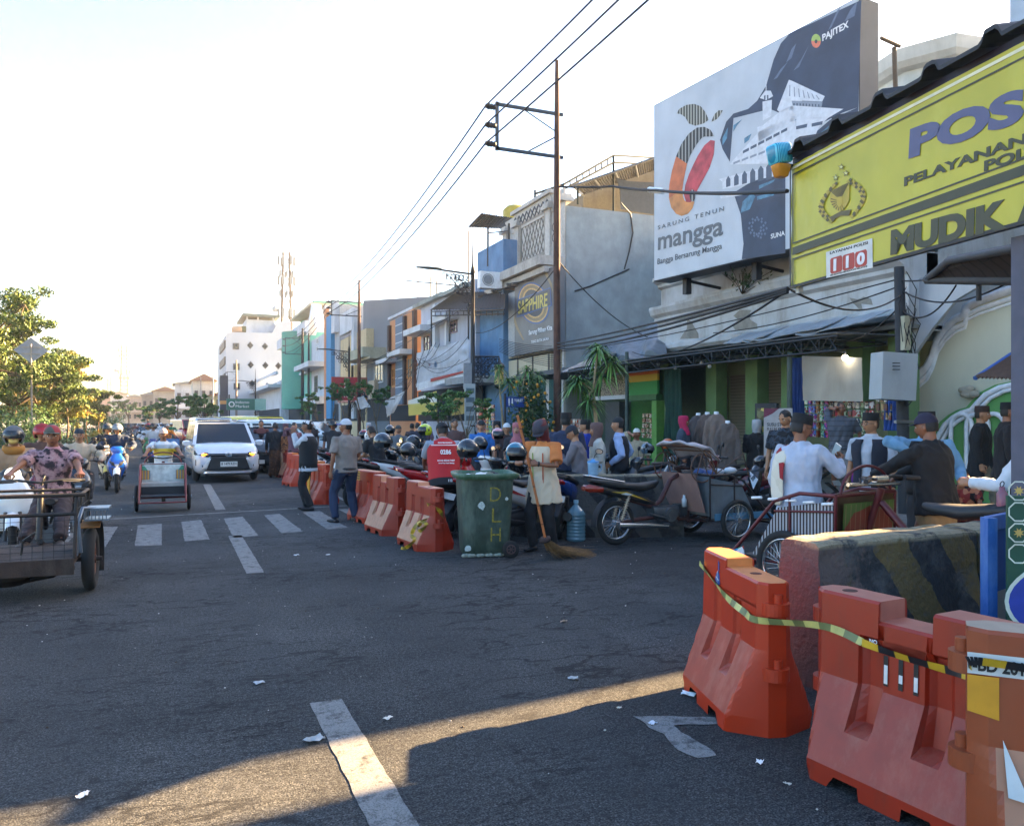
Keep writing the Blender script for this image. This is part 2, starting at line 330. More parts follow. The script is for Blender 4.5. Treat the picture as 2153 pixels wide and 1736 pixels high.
for i in range(420):
 x,y=rng.uniform(-4,9),abs(rng.gauss(0,9))+2.2;s=rng.uniform(.003,.008)*(1+y*.03);mb.ball((x,y,s*.3),(s,s*rng.uniform(.5,1),s*.6),5,m=3,mi=rng.randrange(3))
tag(mb.build('grit',[M('#8b8880',.9),M('#c4c2ba',.9),M('#4a3c30',.9)]),None,None,kind='stuff')['label']='pale grit and tiny scraps scattered over the asphalt'
def head_mesh(mb,c,yaw=0,pitch=0,skin=0,lod=0,k=1.,face=True):
 """head centred at eye height c; returns the matrix of the head frame (x right, y forward)"""
 n,m=(30,26)if lod==0 else(14,12)
 M4=Matrix.Translation(c)@Matrix.Rotation(-yaw,4,'Z')@Matrix.Rotation(-pitch,4,'X')@Matrix.Scale(k,4)
 vs=[];g=lambda x,s:math.exp(-(x/s)**2)
 for i in range(m+1):
  t=pi*i/m
  for j in range(n):
   a=2*pi*j/n;x,y,z=sin(t)*cos(a),sin(t)*sin(a),cos(t)
   w=.074*(1-.30*max(0,-z)**1.6);d=.094*(1-.16*max(0,-z)**1.5)
   X,Y,Z=x*w,y*d+(.012 if y>0 else-.004)*max(0,-z),z*.118
   if y>0:
    f=g(X,.013)
    Y+=f*(.024*g(Z+.030,.014)+.012*g(Z+.008,.02));Y-=.010*(g(abs(X)-.031,.016))*g(Z-.004,.013)
    Y+=.006*g(Z-.028,.010)*g(X,.05);Y+=.008*g(Z+.062,.010)*g(X,.024);Y+=.009*g(Z+.098,.014)*g(X,.025);Y-=.004*g(Z+.078,.006)*g(X,.02)
   vs.append(M4@V((X,Y,Z)))
 mb.add(vs,[(i*n+j,(i+1)*n+j,(i+1)*n+(j+1)%n,i*n+(j+1)%n)for i in range(m)for j in range(n)],skin,True)
 mb2=MB()
 for s in(-1,1):
  mb2.ball((s*.076,-.006,-.012),(.012,.022,.034),8,skin)
  if face and lod==0:
   mb2.ball((s*.031,.074,.003),(.0145,.012,.0065),8,2);mb2.ball((s*.031,.083,.003),(.0062,.005,.0062),6,3)
   mb2.tube([(s*.014,.094,.021),(s*.032,.093,.026),(s*.050,.083,.021)],[.003,.0042,.0025],5,3)
 if face:mb2.ball((0,.089,-.060),(.022,.010,.0055),8,1)
 mb2.xf(M4);mb.add(mb2.v,[],0);o=len(mb.v)-len(mb2.v)
 mb.f+=[tuple(i+o for i in f)for f in mb2.f];mb.m+=mb2.m;mb.sm+=mb2.sm
 return M4
def hand_mesh(mb,w,d,palm,side,curl=.5,k=1.,mi=0,lod=0):
 """wrist w, pointing along d, palm normal palm; side +1 right hand; five fingers"""
 d=V(d).normalized();palm=V(palm);palm=(palm-d*palm.dot(d)).normalized();s=d.cross(palm)*side
 T=lambda f,l,p:w+(d*f+s*l+palm*p)*k
 mb.tube([T(-.01,0,0),T(.02,0,0),T(.06,.002,.0),T(.088,.002,0)],[(.021*k,.026*k),(.018*k,.036*k),(.015*k,.042*k),(.011*k,.038*k)],8,mi,hint=palm*1.0 if False else None)if False else mb.rings([[T(f,a*cos(q),b*sin(q))for q in[2*pi*j/10 for j in range(10)]]for f,a,b in((-.015,.026,.021),(.02,.034,.017),(.06,.041,.015),(.088,.038,.011))],mi)
 if lod>0:mb.rings([[T(f,a*cos(q),p+b*sin(q))for q in[2*pi*j/8 for j in range(8)]]for f,a,b,p in((.085,.036,.010,0),(.12,.034,.009,.012),(.15,.026,.007,.035))],mi);
 else:
  for i,(l,ln,r)in enumerate(((.030,.072,.0088),(.011,.080,.009),(-.009,.074,.0086),(-.028,.058,.0078))):
   c=curl*(1+.12*i);p=T(.082-.004*abs(i-1),l,0);pts=[p];a=0
   for sg in(.42,.32,.26):a+=c*.85;p=p+(d*cos(a)+palm*sin(a))*ln*sg*k;pts.append(p)
   mb.tube(pts,[r*k,r*.95*k,r*.85*k,r*.65*k],6,mi)
 a0=T(.018,.028,.006);a1=T(.045,.055,.018);a2=T(.066,.055-.02*curl,.034+.012*curl);a3=T(.082,.045-.03*curl,.042+.014*curl)
 mb.tube([a0,a1,a2,a3],[.013*k,.011*k,.010*k,.007*k],6,mi)
def ik(a,b,l1,l2,hint):
 d=b-a;L=min(d.length,(l1+l2)*.999);d.normalize();x=(l1*l1-l2*l2+L*L)/(2*L);h=sqrt(max(0,l1*l1-x*x));hn=V(hint)-d*V(hint).dot(d)
 if hn.length<1e-4:hn=V((0,0,-1))
 return a+d*x+hn.normalized()*h,a+d*L
def soft(ob,vox,it=2,post=None):
 r=ob.modifiers.new('r','REMESH');r.mode='VOXEL';r.voxel_size=vox;r.use_smooth_shade=True
 s=ob.modifiers.new('s','SMOOTH');s.factor=.5;s.iterations=it
 JOBS.append((ob,post));return ob
def folds(amp=.009,sc=9,seed=0):
 def f(o):
  me=o.data;me.update();ns=[v.normal.copy()for v in me.vertices]
  for v,n in zip(me.vertices,ns):
   p=v.co;q=V((p.x*sc,p.y*sc,p.z*sc*.55+p.x*4))+V((seed,seed*2,0));a=noise.noise(q)+.5*noise.noise(q*2.1);v.co=p+n*amp*(1-abs(a)*2.2)
 return f
SKINS=['#a87858','#8a5a40','#b8866a','#6a4632']
def person(label,at,face,H=1.68,z=0,pel=None,lean=0,side=0,RH=None,LH=None,RF=None,LF=None,look=(0,0),skin=0,top=None,sleeve=1.,hem=0,flare=.0,bottom=None,legs='trousers',hat=None,hatm=None,hair=True,lod=0,group=None,shoes='#1c1c1e',curl=(.5,.5),extra=None,fat=1.,vest=None,face_on=True,kneehint=None,pelx=(0,0),topmat=None,botmat=None,palms=None,elb=None,collar=None):
 """at = (x, y); face = compass azimuth in degrees from +Y towards +X that the person faces"""
 k=H/1.70;root=thing('person',label,'person',(at[0],at[1],z),-R_(face),group)
 P=V((pelx[0],pelx[1],(pel if pel is not None else .90*k)))
 ln,sd=R_(lean),R_(side);sp=V((sin(sd),sin(ln),cos(ln)*cos(sd))).normalized()
 rt=V((1,0,0));rt=(rt-sp*rt.dot(sp)).normalized();fw=sp.cross(rt)
 S=lambda h,x=0,y=0:P+(sp*h+rt*x+fw*y)*k
 neck=S(.525);headc=S(.672,0,.025)
 if lean>20:headc=S(.66,0,.05)+V((0,0,.02))
 shs={1:S(.455,.19*fat**.4),-1:S(.455,-.19*fat**.4)}
 hd={1:V(RH)*1 if RH else None,-1:V(LH)*1 if LH else None};A={}
 for s in(1,-1):
  tgt=hd[s]if hd[s]is not None else shs[s]+V((s*.07,.05,-.52))*k
  e,w=ik(shs[s],tgt,.285*k,.25*k,(elb or{}).get(s,V((s*.45,-.8,-.5))));A[s]=(shs[s],e,w)
 ft={1:RF,-1:LF};Lg={}
 for s in(1,-1):
  hip=P+rt*s*.09*k+V((0,0,-.04*k));t=V(ft[s])if ft[s]else V((s*.11*k,-.02*k,.08*k))
  kn,an=ik(hip,t,.42*k,.41*k,(kneehint or{}).get(s,V((s*.15,1,.15))));Lg[s]=(hip,kn,an)
 b=MB();f_=fat;lo=lod>0
 b.rings([[S(h,a*k*0+x_,0)+(rt*a*cos(q)+fw*(bb_*sin(q)+.0))*k for q in[2*pi*j/12 for j in range(12)]]for h,a,bb_,x_ in((-.12,.13*f_,.10*f_,0),(0,.15*f_,.11*f_,0),(.16,.13*f_,.10*f_,0),(.34,.16*f_,.115*f_,0),(.46,.155,.085,0),(.515,.08,.065,0),(.57,.056,.058,0),(.64,.052,.058,0))])
 for s in(1,-1):
  a,e,w=A[s];b.tube([S(.44,s*.10),a,a.lerp(e,.5),e,e.lerp(w,.35),w],[.05*k,.052*k,.044*k,.037*k,.036*k,.025*k],8)
  h,n_,an=Lg[s];b.tube([h,h.lerp(n_,.4),n_,n_.lerp(an,.35),an],[.085*k*f_,.075*k,.053*k,.053*k,.034*k],8)
 sk=M(SKINS[skin],.5,0,.07,14);mats=[sk,M('#6f3f35',.5),K['eye'],K['iris']]
 hb=MB();HM=head_mesh(hb,headc+V((0,0,.0)),R_(look[0]),R_(look[1])+ln*.25,0,lod,k,face_on)
 for s in(1,-1):
  a,e,w=A[s];hand_mesh(hb,w,(w-e),(palms or{}).get(s,V((-s*.8,.3,-.3))),s,curl[0 if s==1 else 1],k,0,lod)
 def post(o,hb=hb,mats=mats):
  me=o.data;me.materials.clear()
  nb=MB();nb.v=[tuple(v.co)for v in me.vertices];nb.f=[tuple(p.vertices)for p in me.polygons];nb.m=[0]*len(nb.f);nb.sm=[True]*len(nb.f)
  q=len(nb.v);nb.v+=hb.v;nb.f+=[tuple(i+q for i in f)for f in hb.f];nb.m+=hb.m;nb.sm+=hb.sm
  m2=bpy.data.meshes.new('body');m2.from_pydata(nb.v,[],nb.f)
  for mt in mats:m2.materials.append(mt)
  m2.polygons.foreach_set('material_index',nb.m);m2.polygons.foreach_set('use_smooth',nb.sm);m2.update();o.data=m2
 if lo:
  q=len(b.v);b.v+=hb.v;b.f+=[tuple(i+q for i in f)for f in hb.f];b.m+=hb.m;b.sm+=hb.sm;b.build('body',mats,root)
 else:soft(b.build('body',mats,root),.013,2,post)
 tm=topmat or M(top or '#777777',.85,0,.10,12,bump=.15,bscale=120)
 b=MB();rr=[]
 for h,a,bb_ in((-.06-hem,.176+flare*.6+hem*.06,.138+flare*.6+hem*.06),(.02,.172+flare*.3,.134+flare*.3),(.16,.165,.126),(.34,.192,.136),(.43,.198,.112),(.478,.17,.092),(.515,.085,.075),(.54,.066,.066)):
  rr.append([S(h)+(rt*a*f_*cos(q)+fw*bb_*f_*sin(q))*k for q in[2*pi*j/14 for j in range(14)]])
 b.rings(rr)
 for s in(1,-1):
  a,e,w=A[s];sl=sleeve
  pts=[S(.445,s*.09),a,a.lerp(e,.5)];rr_=[.06*k,.068*k,.066*k]
  if sl>0:
   if sl<1:pts.append(a.lerp(e,.5+.5*sl));rr_.append(.070*k)
   else:pts+=[e,e.lerp(w,.45),e.lerp(w,.97)];rr_+=[.054*k,.050*k,.038*k]
   b.tube(pts,rr_,10)
 o=b.build('shirt',tm,root)
 if not lo:soft(o,.0125,1,folds(.011,9,rng.random()*9))
 if vest:
  b=MB();rr=[]
  for h,a,bb_ in((-.07-hem*.3,.194,.160),(.02,.192,.16),(.16,.188,.152),(.34,.218,.162),(.43,.220,.136),(.492,.166,.108)):
   rr.append([S(h)+(rt*a*f_*cos(q)+fw*bb_*f_*sin(q))*k for q in[pi/2+.30+(2*pi-.60)*j/20 for j in range(21)]])
  b.rings(rr,closed=False,cap=False);o=b.build('vest',M(vest,.85,0,.1,12),root);md=o.modifiers.new('s','SOLIDIFY');md.thickness=.012;JOBS.append((o,folds(.003,9)))
 if collar:
  b=MB();b.torus(S(.535),.062*k,.014*k,sp,16,6,flat=1.5);b.build('collar',M(collar,.85),root)
 bm_=botmat or M(bottom or '#222326',.85,0,.10,10,bump=.15,bscale=120)
 b=MB()
 if legs in('trousers','shorts','knee'):
  ex={'trousers':1.,'shorts':.0,'knee':.15}[legs]
  b.rings([[S(h)+(rt*a*f_*cos(q)+fw*bb_*f_*sin(q))*k for q in[2*pi*j/12 for j in range(12)]]for h,a,bb_ in((-.12,.145,.115),(-.05,.158,.122),(.05,.15,.118))])
  for s in(1,-1):
   h,n_,an=Lg[s];pts=[h,h.lerp(n_,.4),n_.lerp(h,.08)];rr_=[.098*k*f_,.092*k,.074*k]
   if legs=='knee':pts.append(n_.lerp(an,.12));rr_.append(.078*k)
   if legs=='trousers':pts+=[n_.lerp(an,.3),n_.lerp(an,.7),n_.lerp(an,1.0)];rr_+=[.074*k,.066*k,.062*k]
   b.tube(pts,rr_,10)
 else:
  zb=.06*k if legs!='sarong' else .10*k;base=V((P.x,P.y,zb));mid=P.lerp(base,.5)
  fx,fy=(.17,.17)if legs=='skirt' else(.165,.15)
  if pel is not None and pel<.8:
   kn=(Lg[1][1]+Lg[-1][1])/2;an=(Lg[1][2]+Lg[-1][2])/2;b.tube([P+V((0,0,.04)),P.lerp(kn,.5),kn,an],[.17*k,.17*k,.15*k,.17*k],14)
  else:b.rings([[c+V((a*cos(q),bb_*sin(q),0))*k for q in[2*pi*j/16 for j in range(16)]]for c,a,bb_ in((base,fx+.03,fy+.03),(mid,fx,fy),(P.lerp(base,.15),.17*f_,.135*f_),(P+V((0,0,.05)),.15*f_,.12*f_))])
 o=b.build('sarong' if legs=='sarong' else 'skirt' if legs=='skirt' else 'trousers',bm_,root)
 if not lo:soft(o,.014,1,folds(.010,8,rng.random()*9))
 for s in(1,-1):
  h,n_,an=Lg[s];fd_=V((s*.18,1,0)).normalized();g0=V((an.x,an.y,an.z-.055*k))
  b=MB();b.tube([g0-fd_*.06*k,g0-fd_*.02*k,g0+fd_*.06*k,g0+fd_*.13*k,g0+fd_*.18*k],[(.034*k,.03*k),(.04*k,.04*k),(.044*k,.032*k),(.048*k,.026*k),(.03*k,.016*k)],10);b.build('shoe',M(shoes,.6),root)
 def hx(mb):return mb.xf(HM)
 hm_=K['hair']
 if hair and hat not in('hijab','balaclava','niqab'):
  b=MB();b.dome((0,-.012,.012),(.081,.101,.115),0,1.35,18,6,arc=(0,2*pi));
  b2=MB();b2.dome((0,-.016,-.0),(.0805,.092,.12),.5,2.05,16,6,arc=(pi*1.04,pi*1.96));b.add(b2.v,b2.f,0,True);hx(b)
  for i,v in enumerate(b.v):q=V(v);b.v[i]=tuple(q+V((noise.noise(q*60),noise.noise(q*60+V((9,0,0))),noise.noise(q*60+V((0,9,0)))))*.006)
  b.build('hair',hm_,root)
 mt=M(hatm,.8,0,.08,20)if isinstance(hatm,str)else(hatm or hm_)
 if hat=='peci':
  b=MB();b.rings([[V((x*cos(q),-.008+y*sin(q),zz))for q in[2*pi*j/20 for j in range(20)]]for x,y,zz in((.084,.104,.035),(.083,.102,.07),(.080,.098,.128),(.074,.092,.131),(.05,.05,.127))],0,True);hx(b).build('peci_cap',mt,root)
 if hat=='skullcap':
  b=MB();b.dome((0,-.01,.03),(.083,.102,.095),0,1.5,18,6);hx(b).build('skullcap',mt,root)
 if hat in('cap','cap_back','flatcap'):
  b=MB();b.dome((0,-.006,.032),(.086,.105,.10),0,1.62,20,7);s_=-1 if hat=='cap_back' else 1
  pts=[];
  for j in range(13):a=pi*(.12+.76*j/12);pts.append(V((.078*cos(a),s_*(.07+.085*sin(a))-.0,.022+.01*sin(a))))
  pts+=[V((-.075,s_*.05,.034)),V((.075,s_*.05,.034))];b.prism(pts if s_>0 else pts[::-1],(0,0,.007),mi=1);hx(b).build('cap',[mt,M(extra.get('brim'),.8)if extra and 'brim' in extra else mt],root)
 if hat=='helmet':hx(helmet_mb()).build('helmet',[mt,K['dark'],M('#2b3035',.1,0,.1)if not(extra and extra.get('visor'))else M(extra['visor'],.15)],root)
 if hat in('hijab','niqab','balaclava'):
  b=MB();rr=[]
  op=[(.118+.022,.05,.05,-.02),(.125,.088,.10,-.015),(.06,.094,.115,-.012),(-.01,.094,.112,-.012),(-.07,.088,.10,-.010),(-.12,.078,.09,0),(-.16,.085,.10,.0),(-.21,.13 if hat!='balaclava' else .08,.12 if hat!='balaclava' else .08,0),(-.27,.16,.13,0)]
  if hat=='balaclava':op=op[:8]
  for zz,x,y,yo in op:rr.append([V((x*cos(q),yo+y*sin(q)-(.035*max(0,sin(q))**3 if-.08<zz<.06 and hat!='balaclava' else 0),zz))for q in[2*pi*j/22 for j in range(22)]])
  b.rings(rr,0,True);
  for i,v in enumerate(b.v):q=V(v);b.v[i]=tuple(q*(1+noise.noise(q*22)*.03))
  hx(b).build('headscarf',mt,root)
  if hat=='hijab':
   b=MB();b.ball((0,.062,-.012),(.047,.028,.066),12,0);b.ball((0,.09,-.025),(.009,.012,.012),6,0)
   for s in(-1,1):b.ball((s*.022,.088,.006),(.008,.005,.004),6,1)
   b.ball((0,.088,-.052),(.014,.006,.004),6,2);hx(b).build('face',[sk,K['iris'],mats[1]],root)
 if extra:
  if extra.get('glasses'):
   b=MB()
   for s in(-1,1):b.torus((s*.032,.094,.002),.021,.003,(0,1,0),16,5);b.tube([(s*.053,.09,.004),(s*.078,.0,.0)],.0025,4)
   b.tube([(-.012,.096,.004),(.012,.096,.004)],.0025,4);hx(b).build('glasses',K['black'],root)
  if extra.get('mask'):
   b=MB();b.ball((0,.058,-.045),(.058,.05,.045),14);hx(b).build('face_mask',M(extra['mask'],.8),root)
  if extra.get('scarf'):
   b=MB();b.torus(S(.50),.10*k,.035*k,sp,18,8,flat=1.6);b.build('scarf',extra['scarf'],root)
  if extra.get('shawl'):
   b=MB();pts=[S(-.08,-.10,-.20),S(.15,-.11,-.20),S(.36,-.11,-.185),S(.475,-.11,-.09),S(.515,-.10,.02),S(.46,-.09,.13),S(.3,-.07,.19),S(.15,-.06,.19)]
   b.tube(pts,[(.05*k,.012)]*7,8,flat=.2,hint=None)if False else None
   W_=.075*k;vs=[]
   for i,p in enumerate(pts):vs+=[p-rt*W_,p+rt*W_]
   b.add(vs,[(2*i,2*i+1,2*i+3,2*i+2)for i in range(len(pts)-1)],0,True);o=b.build('shawl',extra['shawl'],root);md=o.modifiers.new('s','SOLIDIFY');md.thickness=.015;md.offset=0;md2=o.modifiers.new('u','SUBSURF');md2.levels=2;JOBS.append((o,folds(.006,14)))
  if extra.get('belt'):
   b=MB();b.torus(S(-.02),.155*k,.02,sp,20,5,flat=1.);b.build('belt',K['black'],root)
  if extra.get('watch'):
   for s in(1,-1):
    a,e,w=A[s];b=MB();b.torus(w.lerp(e,.06),.027*k,.008,(w-e),12,5,flat=1.6);b.build('wristwatch',K['black'],root)
  if extra.get('backtext'):
   for st,zz,sz,fit in extra['backtext']:
    if st=='BAR':b=MB();b.box(S(zz,0,-.155),(.30,.004,.012));b.build('reflective_band',M('#e8c8c8',.4),root)
    else:text(root,st,sz,S(zz,fit[0]/2,-.152-extra.get('tb',0)),-rt,sp,K['white'],bold=.03,fit=fit,thick=.002)
 return root,dict(S=S,A=A,HM=HM,k=k,L=Lg)
def helmet_mb(closed=False):
 b=MB();b.dome((0,-.012,.01),(.125,.145,.135),0,1.25,24,9);b.dome((0,-.012,.01),(.125,.145,.135),1.23,2.3,24,7,arc=(pi*.80,pi*2.20));b.dome((0,-.012,.01),(.121,.141,.130),1.2,2.3,24,4,1,arc=(pi*.80,pi*2.20))
 b.tube([(.126*cos(a),-.012+.146*sin(a),.052)for a in[pi*(.2+.6*k/10)for k in range(11)]],.005,5,1)
 v=MB();v.dome((0,.0,.004),(.128,.150,.13),1.05,1.95,16,5,2,arc=(pi*.08,pi*.92));b.add(v.v,v.f,2,True)if closed else None
 v=MB();v.dome((0,-.002,.008),(.129,.150,.132),.95,1.72,16,4,2,arc=(pi*.14,pi*.86));b.add(v.v,v.f,2,True)
 for s in(-1,1):b.ball((s*.125,.0,.02),(.012,.022,.022),8,1)
 return b
def loose_helmet(p,rz,col,label,rough=.15,tilt=0):
 o=helmet_mb().build('helmet',[M(col,rough,0,.05,10,coat=.6),K['dark'],M('#30353b',.08)],loc=p);o.rotation_euler=(tilt,0,rz);o.scale=(.93,)*3
 return tag(o,label,'helmet','helmets left on parked motorbikes')
def wheel(parent,c,R,w,spokes=0,name='wheel',rim=None,axis=(1,0,0),r_in=.62):
 c=V(c);ax=V(axis).normalized();e=bpy.data.objects.new(name,None)
 m=MB();m.torus((0,0,0),R-w*.55,w*.55,ax,30,8,flat=.95);o=m.build(name,K['tyre'],parent,c)
 m=MB();m.torus((0,0,0),R-w*1.15,w*.24,ax,28,6,flat=1.4);a,b=frame(ax)
 if spokes:
  for i in range(spokes):
   t=2*pi*i/spokes;t2=t+.25*(1 if i%2 else-1);d=a*cos(t)+b*sin(t);d2=a*cos(t2)+b*sin(t2);m.tube([d2*.03+ax*.03*(1 if i%2 else-1),d*(R-w*1.1)],.0028,4)
 else:
  for i in range(5):
   t=2*pi*i/5
   for q in(-.13,.13):d=a*cos(t+q)+b*sin(t+q);m.tube([a*cos(t)*.04+b*sin(t)*.04,d*(R-w*1.1)],.012,5)
 m.cyl(-ax*.05,ax*.05,.04,12);m.build('rim',rim or K['steel'],o);return o
def sring(c,x,z,n=14,e=.55,ax=1,top=1):
 """superellipse ring around centre c: half sizes x (across) and z (second axis)"""
 out=[]
 for j in range(n):
  a=2*pi*j/n;ca,sa=cos(a),sin(a);X=x*abs(ca)**e*(1 if ca>=0 else-1);Z=z*abs(sa)**e*(1 if sa>=0 else-1)
  out.append(V((c[0]+X,c[1],c[2]+Z))if ax==1 else V((c[0]+X,c[1]+Z,c[2])))
 return out
def scooter(label,loc,rz,col,col2='#222427',seat='#1d1e20',group='parked motorbikes',steer=0,lean=0,plate=True,top=True,fender=None,lit=False,retro=False,decal=None):
 """front towards local +y"""
 t=thing('motorbike',label,'motorbike',loc,rz,group)if top else None
 t.rotation_euler=(0,lean,rz)
 pm=M(col,.22,0,.05,6,coat=.7)if isinstance(col,str)else col;p2=M(col2,.5,0,.08);sm=M(seat,.6,0,.1)
 fr=bpy.data.objects.new('steering',None)
 wheel(t,(0,.64,.27),.27,.085,name='front_wheel');wheel(t,(0,-.62,.27),.27,.10,name='rear_wheel')
 m=MB()
 m.rings([sring((0,y,z),x,h)for y,z,x,h in((-.98,.84,.02,.02),(-.90,.80,.07,.05),(-.70,.73,.125,.10),(-.45,.66,.14,.13),(-.2,.60,.13,.15),(-.08,.52,.10,.14))]);m.build('rear_body',pm,t)
 m=MB();m.rings([sring((0,y,z),x,h,e=.7)for y,z,x,h in((-.86,.87,.06,.02),(-.70,.86,.12,.035),(-.45,.81,.14,.045),(-.3,.77,.14,.05),(-.05,.76,.10,.045),(.0,.72,.07,.03))]);m.build('seat',sm,t)
 m=MB();m.rings([sring((0,y,z),x,h,e=.4)for y,z,x,h in((-.12,.36,.13,.06),(.12,.33,.14,.045),(.32,.36,.15,.05),(.38,.42,.13,.05))]);m.build('floor_board',p2,t)
 m=MB()
 if retro:st=((.36,.20,.07,.34),(.48,.22,.09,.38),(.62,.23,.10,.40),(.78,.21,.09,.39),(.92,.13,.07,.36),(1.0,.09,.06,.33))
 else:st=((.36,.10,.04,.40),(.46,.15,.07,.42),(.58,.19,.11,.43),(.68,.20,.13,.42),(.78,.16,.10,.38),(.90,.08,.06,.34))
 m.rings([sring((0,y,z),x,h,e=.65,ax=2)for z,x,h,y in st]);m.build('leg_shield',pm,t)
 m=MB();m.rings([sring((0,y,z),x,h,e=.7,ax=2)for z,x,h,y in((.86,.10,.06,.32),(.95,.13,.09,.30),(1.01,.15,.10,.28),(1.06,.09,.06,.26))]);m.build('handlebar_cover',pm if not retro else M('#26282b',.4),t)
 m=MB();m.tube([(-.33,.14,1.0),(-.2,.22,1.02),(0,.27,1.0),(.2,.22,1.02),(.33,.14,1.0)],.012,6);m.cyl((-.35,.125,1.0),(-.22,.2,1.015),.019,8);m.cyl((.35,.125,1.0),(.22,.2,1.015),.019,8)
 for s in(-1,1):m.tube([(s*.2,.25,1.03),(s*.33,.2,1.0)],.006,4)
 m.build('handlebar',K['black'],t)
 for s in(-1,1):
  m=MB();m.tube([(s*.2,.22,1.03),(s*.23,.21,1.16),(s*.28,.20,1.20)],.006,5);m.ball((s*.29,.19,1.22),(.062,.018,.042),12);r=m.build('mirror',K['black'],t)
  m=MB();m.poly([V((s*.29+.052*cos(a),.171,1.22+.034*sin(a)))for a in[k*pi/8 for k in range(16)]]);m.build('mirror_glass',K['mirror'],r)
 m=MB()
 if retro:m.ball((0,.37,1.0),(.085,.06,.085),16)
 else:m.rings([sring((0,y,z),x,h,e=.8)for y,z,x,h in((.44,.66,.11,.05),(.535,.64,.09,.05),(.55,.63,.05,.02))])
 if not retro:
  w=MB()
  for s in(-1,1):w.poly([(s*.03,.575,.60),(s*.11,.555,.64),(s*.17,.51,.74),(s*.06,.56,.70)][::s]);w.poly([(s*.01,.585,.50),(s*.09,.58,.52),(s*.12,.565,.58),(s*.02,.58,.56)][::s])
  w.build('nose_grille',K['black'],t)
 m.build('headlight',M('#f3ead0',.1,emit=.25)if lit else M('#cfd6da',.08,.2),t)
 m=MB()
 rs=[]
 for i in range(10):
  a=R_(-62+i*13);R0=.295;c=V((0,.64+R0*sin(a),.27+R0*cos(a)));rs.append([c+V((x,0,zz))for x,zz in((-.07,-.03),(-.055,.01),(0,.028),(.055,.01),(.07,-.03))])
 m.rings(rs,closed=False,cap=False);m.build('front_fender',M(fender,.3,coat=.5)if fender else pm,t)
 m=MB()
 for s in(-1,1):m.tube([(s*.075,.64,.27),(s*.07,.52,.58)],.02,6)
 m.tube([(0,.42,.60),(0,.30,1.0)],.03,6);m.build('front_fork',K['dark'],t)
 m=MB();m.tube([(.14,-.15,.24),(.15,-.4,.26),(.15,-.9,.36)],[.02,.045,.06],10);m.build('exhaust',M('#3a3b3d',.4,.5),t)
 m=MB();m.rings([sring((-.02,y,z),x,h,e=.6)for y,z,x,h in((-.7,.28,.08,.07),(-.4,.30,.11,.09),(-.1,.32,.10,.09))]);m.tube([(.09,-.6,.3),(.1,-.78,.62)],.025,6);m.tube([(0,-.25,.25),(-.06,-.28,.02),(.0,-.36,.02)],.012,5);m.build('engine',K['dark'],t)
 m=MB();m.rings([sring((0,y,z),x,h,e=.6)for y,z,x,h in((-.9,.8,.08,.03),(-.99,.83,.07,.025),(-1.0,.83,.04,.01))]);m.build('tail_light',M('#8c1216',.2,coat=.5),t)
 m=MB();m.tube([(-.09,-.55,.86),(-.10,-.85,.90),(0,-.97,.92),(.10,-.85,.90),(.09,-.55,.86)],.011,6);m.build('grab_rail',K['dark'],t)
 m=MB();m.rings([sring((0,y,z),x,h,e=.5)for y,z,x,h in((-.85,.6,.08,.01),(-1.0,.48,.08,.012),(-1.08,.36,.07,.01))]);m.build('mud_flap',K['black'],t)
 if plate:
  m=MB();m.box((0,.57,.80)if lit else(0,-1.02,.60),(.24 if not lit else .26,.006,.09),rot=Matrix.Rotation(R_(-25 if not lit else 15),3,'X'));m.build('number_plate',K['plate']if lit else M('#c9c9c4',.5),t)
 if decal:
  m=MB()
  for s in(-1,1):
   m.poly([(s*.147,-.2,.60),(s*.147,-.45,.66),(s*.135,-.75,.76),(s*.147,-.5,.72)][::s]);m.poly([(s*.20,.50,.5),(s*.15,.53,.68),(s*.11,.51,.80),(s*.22,.42,.66)][::s])
  m.build('decal',M(decal,.3,coat=.5),t)
 return t
def quadp(A,B,C,D,u0,u1,v0,v1,off,nrm):
 f=lambda u,v:A.lerp(B,u).lerp(D.lerp(C,u),v)+nrm*off
 return[f(u0,v0),f(u1,v0),f(u1,v1),f(u0,v1)]
